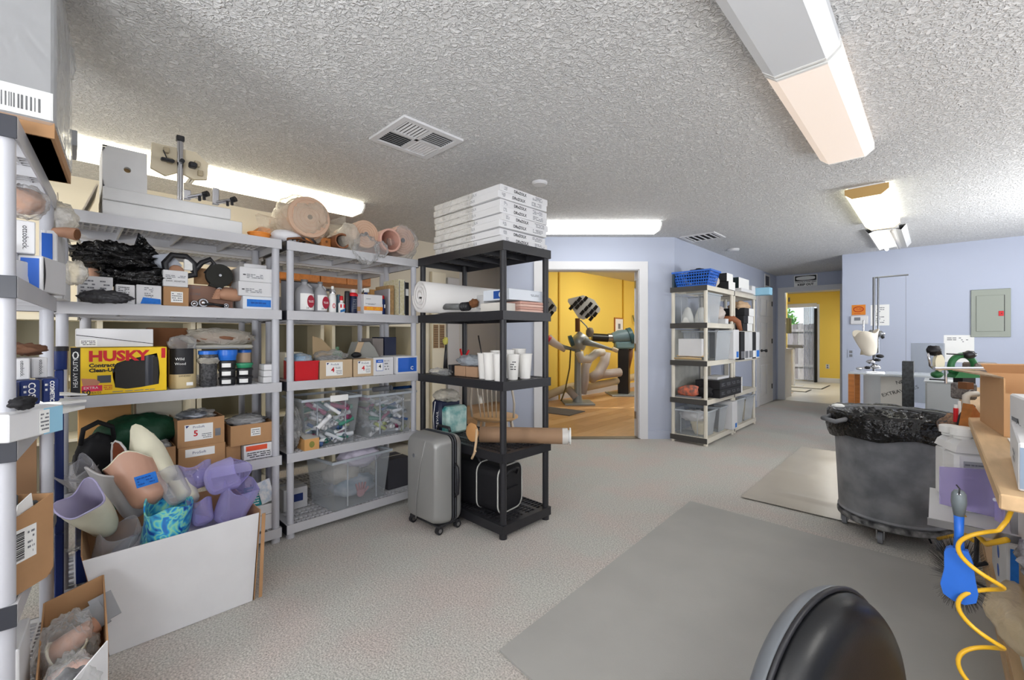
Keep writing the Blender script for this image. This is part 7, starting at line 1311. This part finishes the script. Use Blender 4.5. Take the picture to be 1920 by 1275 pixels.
t = thing('carton', 'thin white carton standing in front of the lettered one on the bench', 'box', (.122, 1.38, .901), radians(-3)); MB().box(0, .035, 0, .34, 0, .10, b=.003).obj('body', M_white, t); MB().box(.002, .033, -.002, .0, .005, .09).obj('blue_end', mat('slate_blue_end', (130, 146, 166), .5), t); scribble('printed_lines', frame('X-', (0, 0, 0)), -.2, -.12, .03, .06, 2, M_gink, t)
tag(MB().box(.16, .30, 1.90, 2.06, .901, .904).obj('paper_sheet', M_white2), 'white paper lying under the kraft carton edge on the bench', 'paper')
# small shelf with jugs, lavender sheet
t = thing('side_shelf', 'small white shelf with aluminium edge hung left of the bench', 'shelf', (-.02, 2.19, .55)); MB().box(.0, .22, 0, .45, 0, .012).obj('board', M_trim, t); MB().box(-.003, .22, -.006, .0, -.012, .014).obj('edge_strip', M_metal, t); MB().box(.2, .215, .02, .06, .012, .3).obj('bracket', M_metal, t); MB().box(.2, .215, .38, .42, .012, .3).obj('bracket', M_metal, t)
def canister(label, x, y, w_, h_, rz=0, lab=True):
    t = thing('plastic_jug', label, 'jug', (x, y, .563), rz); m = mat('white_hdpe', (228, 228, 228), .35); MB().box(-w_/2, w_/2, -w_*.4, w_*.4, 0, h_*.72, b=.012).obj('body', m, t, 'a')
    v = []; 
    for (s, zz) in ((1, h_*.72-.002), (.85, h_*.80), (.45, h_*.88)): v += [(-w_/2*s, -w_*.4*s, zz), (w_/2*s, -w_*.4*s, zz), (w_/2*s, w_*.4*s, zz), (-w_/2*s, w_*.4*s, zz)]
    MB().add(v, [(0, 1, 5, 4), (1, 2, 6, 5), (2, 3, 7, 6), (3, 0, 4, 7), (4, 5, 9, 8), (5, 6, 10, 9), (6, 7, 11, 10), (7, 4, 8, 11), (8, 9, 10, 11)]).obj('shoulder', m, t); MB().tube([(w_*.1, 0, h_*.86), (w_*.22, 0, h_*.97), (w_*.42, 0, h_*.92), (w_*.44, 0, h_*.74)], .012, 8).obj('handle', m, t, True)
    MB().lathe([(.026, h_*.87), (.026, h_*.90), (.034, h_*.91), (.034, h_*1.0), (.028, h_*1.01), (0, h_*1.01)], 20, Matrix.Translation((-w_*.15, 0, 0))).obj('cap', M_white2, t, 'a')
    if lab: M = frame('Y-', (0, -w_*.4, 0)); panel('paper_label', M, -w_*.3, w_*.3, h_*.08, h_*.62, mat('grey_label', (170, 172, 176), .6), t); scribble('printed_lines', M, -w_*.27, w_*.27, h_*.1, h_*.6, 11, M_gink, t, .0014, 3); scribble('printed_lines', M, -w_*.25, w_*.2, h_*.4, h_*.46, 1, M_white2, t, .0018, 3)
canister('white plastic jug with grey label standing behind the lavender sheet', .088, 2.40, .115, .31, radians(22)); canister('second white plastic jug hidden behind the labelled one', .055, 2.56, .10, .29, radians(22), False)
t = thing('lavender_sheet', 'lavender clear acrylic sheet in front of the white jugs', 'acrylic sheet', (0, 0, 0)); a0, a1 = at(1763, 875, 1.53), at(1872, 882, 1.53); b0, b1 = at(1763, 945, 1.53), at(1872, 972, 1.53)
M_lv = film('lavender_acrylic', (214, 206, 240), .20, .08, 0, 10, (226, 218, 250)); slab([b0, b1, a1, a0], .004, tuple(FW)).obj('sheet', M_lv, t); c0, c1, c2, c3 = at(1867, 882, 1.50), at(1886, 940, 1.47), at(1884, 984, 1.47), at(1867, 976, 1.50); slab([c3, c2, c1, c0], .004, tuple(FW)).obj('side_sheet', M_lv, t); MB().cyl(at(1866, 937, 1.49), at(1866, 937, 1.47), .006).obj('screw', M_chrome, t)
# hanging brush
t = thing('scrub_brush', 'blue brush with grey grip and black bristles hanging at the bench corner', 'brush', at(1798, 925, 1.0)); vb = at(1798, CY, 1.0); vb.z = 0; vb.normalize(); M = frame(((vb.y, -vb.x, 0), (0, 0, 1), (-vb.x, -vb.y, 0)), (0, 0, 0)); M_bb = mat('brush_blue', (36, 104, 204), .4)
head = [(-.018, -.125), (.018, -.125), (.028, -.15), (.033, -.19), (.038, -.215), (.034, -.236), (.012, -.248), (-.012, -.246), (-.032, -.236), (-.038, -.215), (-.03, -.18), (-.03, -.14), (-.026, -.13)]
MB().prism([(a*.8, b2) for a, b2 in head], -.004, .012, M).obj('head', M_bb, t); MB().tube([tuple(M @ Vector(p)) for p in ((0, -.045, .004), (0, -.09, .004), (0, -.135, .004))], [.009, .008, .010], 14).obj('handle', M_bb, t, True)
MB().tube([tuple(M @ Vector(p)) for p in ((0, .008, .004), (0, .0, .004), (0, -.02, .004), (0, -.05, .004))], [.008, .0125, .0135, .009], 16).obj('grip', mat('grip_grey', (104, 112, 116), .45), t, True); MB().tube([tuple(M @ Vector((.0045*cos(a), -.004+.006*sin(a), .014))) for a in [2*pi*k/14 for k in range(14)]], .0016, 6, closed=True).obj('eyelet', M_chrome, t, True); MB().tube([tuple(M @ Vector(p)) for p in ((0, -.0, .015), (.001, .014, .012), (-.004, .02, .006))], .0016, 6).obj('hook', M_dmetal, t, True)
rd = random.Random(3); q = MB()
for i in range(900):
    a = rd.uniform(0, 2*pi); b2 = rd.random()**.5; px_, py_ = .030*cos(a)*b2, -.19+.058*sin(a)*b2; out = Vector((px_*1.0, (py_+.19)*.8, -.026)).normalized()*rd.uniform(.018, .026); p = M @ Vector((px_, py_, -.004)); e2 = (M.to_3x3() @ (out+Vector((px_*.3, (py_+.19)*.25, 0)))); q.add([p-RT*.0005, p+RT*.0005, p+e2+RT*.0003, p+e2-RT*.0003], [(0, 1, 2, 3)])
q.obj('bristles', mat('bristle_black', (20, 20, 22), .6), t, kind='stuff')
# coiled air hose
M_yh = mat('yellow_hose', (232, 180, 40), .35); pts = []; c0 = at(1838, 0, .95); N_ = 6
for i in range(N_*28+1):
    f_ = i/28; a = 2*pi*f_+.6; zz = .80-.128*f_; pts.append((c0.x+.034*cos(a), c0.y+.034*sin(a), zz))
pts = [(.12, 1.45, .845), (.11, 1.43, .82)]+pts
tag(MB().tube(pts, .0044, 8).obj('air_hose', M_yh, smooth=True), 'coiled yellow air hose hanging beside the bench', 'hose')
tag(MB().tube([at(1806, 968, 1.6), at(1830, 1000, 1.55), at(1850, 1020, 1.5), at(1888, 1012, 1.4)], .009, 8).obj('air_hose', M_yh, smooth=True), 'yellow hose end plugged into the crumpled black bag', 'hose')
for k, (pp, lb) in enumerate((([(1770, 985, 2.4), (1790, 975, 2.2), (1815, 985, 2.0), (1805, 1010, 2.0)], 'upper yellow loop of hose behind the brush'), ([(1760, 1010, 2.3), (1800, 1002, 2.1), (1835, 1018, 2.0)], 'lower yellow loop of hose behind the brush'))): tag(MB().tube([at(*p) for p in pp], .009, 8).obj('air_hose', M_yh, smooth=True), lb, 'hose')
for k, (pp, lb) in enumerate((([(1822, 975, 1.9), (1832, 1010, 1.85), (1830, 1050, 1.8), (1815, 1090, 1.8)], 'thick black cable curving down behind the brush'), ([(1800, 1090, 1.9), (1820, 1062, 1.85), (1850, 1056, 1.8)], 'black cable arching to the right behind the brush'), ([(1742, 1010, 2.55), (1752, 1030, 2.6), (1775, 1035, 2.5), (1800, 1025, 2.3)], 'thin dark cable on the floor beside the bin wheel'), ([(1825, 1090, 1.75), (1845, 1100, 1.7), (1856, 1106, 1.65)], 'black cable plug lying at the toe board'))): tag(MB().tube([at(*p) for p in pp], .008 if k < 2 else .005, 8).obj('power_cable', M_ink, smooth=True), lb, 'cable')
# goods under the bench
tag(MB().box(.205, .50, 1.95, 2.30, .121, .33, b=.004).obj('carton', mat('pale_green_carton', (206, 212, 206), .6)), 'pale carton at the bottom right corner under the bench', 'box'); o = [x for x in COL.objects if x.get('label') == 'pale carton at the bottom right corner under the bench'][0]; MB().box(.2035, .2045, 1.96, 2.29, .25, .253).obj('lid_edge', M_ink, o)
t, M, W, Hh = openbox('small kraft carton with black bag under the bench', .205, .50, .331, .50, xf=1.96, dep=.34, face='Y-', m=mat('dull_kraft2', (178, 150, 116), .85))
bagshape('plastic_bag', 'crumpled silver black bag in the small carton under the bench', (.27, 2.08, .53), (.09, .12, .06), 130, mat('silver_black_bag', (60, 60, 62), .2, rgb2=(190, 190, 196), noise_scale=14, bump=.9, bump_scale=25, dist=.03), .5, 2.5, 20)
bagshape('plastic_sheet', 'beige translucent sheet bulging out from under the bench', (.20, 2.12, .33), (.08, .2, .07), 131, film('beige_sheet', (226, 206, 170), .5, .3, .5, 12), .25, 1.8, 18)
t = thing('carton', 'long white carton with blue print marks under the bench', 'box', (.195, 2.55, .121)); MB().box(0, .16, 0, .6, 0, .30, b=.004).obj('body', M_white, t); M = frame('X-', (0, 0, 0)); 
for k in range(3): MB().prism([(-.3+.04*cos(a), .24-.08*k+.025*sin(a)) for a in [2*pi*j/12 for j in range(12)]], .0005, .0012, M).obj('blue_mark', M_blue, t)
panel('blue_mark', frame('Y-', (0, 0, 0)), .01, .1, .05, .28, M_tape, t)
# vise and clamps at the far end of the bench
t = thing('green_clamp', 'green cast iron clamp ring with a long steel bar at the far bench end', 'clamp', tuple(at(1805, 690, 2.75))); M = frame(FR, (0, 0, 0)); M_gr = mat('green_cast', (40, 106, 60), .4)
MB().tube([tuple(M @ Vector((.075*cos(a), .01+.07*sin(a), 0))) for a in [radians(-30+240*k/20) for k in range(21)]], .018, 10).obj('ring', M_gr, t, True); MB().cyl(tuple(M @ Vector((-.22, .0, .04))), tuple(M @ Vector((.16, .0, .04))), .011, n=12).obj('steel_bar', M_chrome, t, 'a'); MB().blob(tuple(M @ Vector((.02, .085, .02))), (.035, .03, .025), .2, 2, 10).obj('hand_knob', M_dmetal, t, True); MB().cyl(tuple(M @ Vector((-.12, .09, .02))), tuple(M @ Vector((.0, .085, .02))), .004).obj('tommy_bar', M_dmetal, t); MB().box(-.05, .09, -.035, .035, -.05, .05, M @ Matrix.Translation((.11, 0, -.02)), b=.01).obj('jaw_block', mat('worn_iron', (130, 120, 112), .5, metal=.4, noise_amt=.3), t)
MB().prism([(-.08, -.06), (.09, -.06), (.05, -.02), (-.05, -.02)], -.03, .03, M).obj('foot', M_gr, t); MB().box(-.03, .05, -.13, -.06, -.03, .03, M).obj('stem', M_dmetal, t)
t = thing('pipe_vise', 'cream disc clamp with dark bolts at the left end of the steel bar', 'clamp', tuple(at(1757, 680, 2.75))); MB().prism([(.03*cos(a), .0+.055*sin(a)) for a in [2*pi*k/20 for k in range(20)]], .0, .02, M).obj('disc', mat('cream_disc', (222, 216, 190), .5), t); MB().tube([tuple(M @ Vector(p)) for p in ((-.055, .06, 0), (-.05, .02, 0), (-.045, -.02, 0), (-.02, -.04, 0))], .007, 8).obj('bent_arm', M_chrome, t, True); MB().blob(tuple(M @ Vector((-.02, .075, 0))), (.035, .03, .03), .4, 3, 10).obj('bolt_cluster', M_dmetal, t, True); MB().blob(tuple(M @ Vector((.0, -.075, 0))), (.03, .03, .022), .2, 2, 10).obj('green_nut', M_gr, t, True); MB().cyl(tuple(M @ Vector((.055, -.03, 0))), tuple(M @ Vector((.055, -.13, 0))), .008).obj('drop_rod', M_chrome, t, 'a')
MB().cyl(tuple(M @ Vector((-.045, -.105, 0))), tuple(M @ Vector((.05, -.11, 0))), .005).obj('foot_rod', M_dmetal, t)
t = thing('grinder_box', 'dark speckled grinder housing with white pipe elbow beside the kraft carton', 'machine', tuple(at(1812, 735, 2.0))); MB().box(-.03, .035, -.035, .04, -.05, .02, M, b=.008).obj('housing', mat('speckled_dark', (84, 78, 78), .6, rgb2=(140, 134, 130), noise_scale=90), t); MB().tube([tuple(M @ Vector((.013*cos(a), .0+.013*sin(a), .023))) for a in [2*pi*k/16 for k in range(16)]], .003, 6, closed=True).obj('ring_mark', M_metal, t, True)
MB().tube([tuple(M @ Vector(p)) for p in ((-.025, .0, .07), (-.06, .0, .07), (-.075, -.01, .07), (-.075, -.03, .07), (-.072, -.13, .07))], .013, 12).obj('white_pipe', M_pvc, t, True); MB().box(-.07, -.04, .02, .05, .03, .07, M).obj('brown_block', M_kraft2, t)
t = thing('wooden_block', 'orange wood piece leaning between the jug cap and the kraft carton', 'wood', tuple(at(1815, 785, 1.75))); MB().prism([(-.02, -.045), (.0, .06), (.03, .02), (.03, -.02), (.005, -.05)], -.02, .02, M).obj('body', M_wood, t)
t = thing('black_cable_loop', 'black cable arch beside the orange wood piece', 'cable', (0, 0, 0)); MB().tube([at(1797, 800, 1.8), at(1801, 780, 1.8), at(1812, 766, 1.8), at(1826, 762, 1.8)], .007, 8).obj('cable', M_ink, t, True)
t = thing('marker_pen', 'red marker pen standing near the white pipe', 'pen', tuple(at(1792, 778, 1.9))); MB().cyl(tuple(M @ Vector((0, -.03, 0))), tuple(M @ Vector((0, .03, 0))), .008).obj('barrel', M_red, t, 'a'); MB().cyl(tuple(M @ Vector((0, .03, 0))), tuple(M @ Vector((0, .045, 0))), .006).obj('cap', M_white2, t, 'a')
t = thing('screwdriver', 'thin white handled tool beside the red marker', 'tool', tuple(at(1799, 765, 1.9))); MB().cyl(tuple(M @ Vector((0, -.05, 0))), tuple(M @ Vector((0, .03, 0))), .005).obj('shaft', M_white2, t, 'a')
bagshape('tool_clutter', 'cluster of small tools and clips in the gap beside the jug', tuple(at(1790, 800, 1.95)), (.05, .06, .05), 135, mat('tool_clutter', (60, 56, 54), .5, rgb2=(170, 130, 100), noise_scale=50), .5, 3, 14, cat='tools')

# ================================================================== TRASH BIN
BX, BY = -.195, 3.59
t = thing('trash_bin', 'large round grey trash bin with a black bag, on a wheeled dolly', 'bin', (BX, BY, 0)); M_bin = mat('scuffed_grey_bin', (140, 141, 145), .5, rgb2=(104, 106, 111), noise_scale=7, bump=.15, bump_scale=60)
prof = [(0, .125), (.258, .125), (.268, .14), (.292, .66), (.292, .70), (.31, .705), (.315, .75), (.308, .755), (.288, .75), (.258, .16), (0, .155)]
MB().lathe(prof, 48).obj('barrel', M_bin, t, 'a'); MB().lathe([(.267, .13), (.274, .138), (.268, .15), (.262, .15)], 48).obj('bottom_ring', M_bin, t, 'a')
for a in (radians(220), radians(40)):
    c = Vector((cos(a), sin(a), 0)); s_ = Vector((-sin(a), cos(a), 0)); MB().tube([c*.31-s_*.07+Vector((0, 0, .72)), c*.375-s_*.06+Vector((0, 0, .70)), c*.375+s_*.06+Vector((0, 0, .70)), c*.31+s_*.07+Vector((0, 0, .72))], .014, 8).obj('handle', M_bin, t, True)
MB().lathe([(0, .085), (.262, .085), (.276, .095), (.276, .12), (.266, .124), (0, .124)], 40).obj('dolly', mat('dolly_black', (48, 48, 50), .5, rgb2=(150, 150, 150), noise_scale=18), t, 'a')
for k in range(5):
    a = radians(-100+72*k); x, y = .235*cos(a), .235*sin(a); MB().cyl((x-.012, y, .035), (x+.012, y, .035), .034, n=18).obj('wheel', M_gink, t, 'a'); MB().box(x-.02, x-.014, y-.02, y+.02, .03, .084).obj('wheel_fork', M_metal, t); MB().box(x+.014, x+.02, y-.02, y+.02, .03, .084).obj('wheel_fork', M_metal, t)
# bag: folded over the rim, crumpled skirt
n = 96; prof = [(.19, .60), (.25, .66), (.276, .72), (.303, .757), (.318, .762), (.33, .74), (.33, .69), (.334, .63), (.322, .58)]
v = []; 
for i, (r, zz) in enumerate(prof):
    for k in range(n):
        a = 2*pi*k/n; w_ = noise.noise((cos(a)*5, sin(a)*5, zz*10)); w2 = noise.noise((cos(a)*14, sin(a)*14, zz*30)); am = .012 if i > 2 else .035
        dz_ = (w_*.02+w2*.012)*(1 if i < 3 else .4); 
        if i >= 7: dz_ += .05*noise.noise((cos(a)*1.6, sin(a)*1.6, 3))+.02
        v.append(((r+w_*am+w2*am*.8)*cos(a), (r+w_*am+w2*am*.8)*sin(a), zz+dz_))
MB().add(v, [(i*n+k, i*n+(k+1) % n, (i+1)*n+(k+1) % n, (i+1)*n+k) for i in range(len(prof)-1) for k in range(n)]+[tuple(range(n))]).obj('bag_liner', M_blackbag, t, True)
bagshape('plastic_bag', 'black bag folds and rubbish showing inside the top of the trash bin', (BX, BY, .655), (.20, .20, .10), 140, M_blackbag, .35, 3.2, 34); tag(MB().blob((0, 0, 0), (.035, .03, .014), .1, 2, 10).obj('white_wad', M_white2, smooth=True), 'white wad of tissue on the left rim of the bin bag', 'tissue'); [o for o in COL.objects if o.name == 'white_wad'][0].location = (BX-.26, BY-.10, .775)

# ================================================================== MATS AND FOREGROUND CHAIR
M_mat = mat('grey_rubber_mat', (170, 169, 165), .65, noise_amt=.08, noise_scale=3, bump=.3, bump_scale=260)
tag(MB().prism([(-1.21, 1.17), (.28, 1.00), (.33, 3.18), (-1.30, 3.22)], 0.001, .010).obj('floor_mat', M_mat), 'large grey rubber floor mat in the foreground', 'mat')
q = MB(); nx, ny = 26, 44; x0, x1, y0, y1 = -1.06, -.05, 3.57, 5.66; v = []
for j in range(ny+1):
    for i in range(nx+1):
        u, w_ = i/nx, j/ny; x = x0+(x1-x0)*u; y = y0+(y1-y0)*w_; zz = .011+.006*noise.noise((x*2.2, y*2.2, 0))+.010*math.exp(-((w_-.13-.03*u)/.018)**2)*(1 if .12 < u < .62 else 0)*sin(pi*max(0, min(1, (u-.12)/.5)))+.004*math.exp(-((w_-.45)/.01)**2)*(u < .3); v.append((x, y, max(zz, .004)))
q.add(v, [(j*(nx+1)+i, j*(nx+1)+i+1, (j+1)*(nx+1)+i+1, (j+1)*(nx+1)+i) for j in range(ny) for i in range(nx)])
tag(q.obj('floor_mat', mat('glossy_brown_mat', (182, 174, 162), .28, noise_amt=.08, noise_scale=3), smooth=True), 'glossy brownish grey floor mat with a raised crease by the trash bin', 'mat')
t = thing('task_chair', 'black padded chair back rounded at the top, at the bottom edge of the picture', 'chair', tuple(at(1552, 1275, .93)*1.0), radians(72)); t.location.z = .45
M_vin = mat('black_vinyl', (18, 19, 22), .34, bump=.08, bump_scale=300); M_shell = mat('grey_chair_shell', (112, 116, 122), .45)
def sup(a, w_, h_, e=2.3): c, s = cos(a), sin(a); return (w_*abs(c)**(2/e)*(1 if c > 0 else -1), h_*abs(s)**(2/e)*(1 if s > 0 else -1))
def cushion(w_, h_, y0, y1, cz, nm, m, e=2.2, rings=10, fl=1):
    v = []; n = 64
    for i in range(rings+1):
        f_ = i/rings; ins = (1-cos(f_*pi/2))*.9 if i < rings else .93; y = y0+(y1-y0)*sin(f_*pi/2)
        sc = 1-ins*.22 if i < rings-1 else 1-ins*.3
        for k in range(n): a, b2 = sup(2*pi*k/n, w_*sc, h_*sc, e); v.append((a, y, cz+b2))
    f = [(i*n+k, i*n+(k+1) % n, (i+1)*n+(k+1) % n, (i+1)*n+k) for i in range(rings) for k in range(n)]
    c0 = len(v); v += [(0, y1, cz)]; f += [(rings*n+k, rings*n+(k+1) % n, c0) for k in range(n)]; v += [(0, y0, cz)]; f += [((k+1) % n, k, c0+1) for k in range(n)]
    return MB().add(v, f).obj(nm, m, t, True)
cushion(.25, .29, .0, -.06, -.07, 'back_cushion', M_vin, 2.0); cushion(.255, .295, .004, .055, -.07, 'back_shell', M_shell, 2.0, rings=8); 
MB().tube([(a, .002, -.07+b2) for a, b2 in [sup(2*pi*k/64, .253, .293, 2.0) for k in range(64)]], .006, 8, closed=True).obj('piping', M_black, t, True)
MB().tube([(0, .05, -.20), (0, .10, -.30), (0, -.02, -.36)], .02, 8).obj('back_bracket', M_black, t, True); MB().box(-.22, .22, -.46, -.05, -.42+.06, -.30+.02, b=.03).obj('seat', M_vin, t, 'a')
MB().cyl((0, -.24, -.40), (0, -.24, -.355), .025).obj('gas_post', M_chrome, t, 'a')
for k in range(5): a = 2*pi*k/5; MB().tube([(0, -.24, -.385), (.26*cos(a), -.24+.26*sin(a), -.40)], [.022, .014], 8).obj('base_leg', M_black, t, True); MB().cyl((.26*cos(a)-.01, -.24+.26*sin(a), -.424), (.26*cos(a)+.01, -.24+.26*sin(a), -.424), .024).obj('caster', M_black, t, 'a')
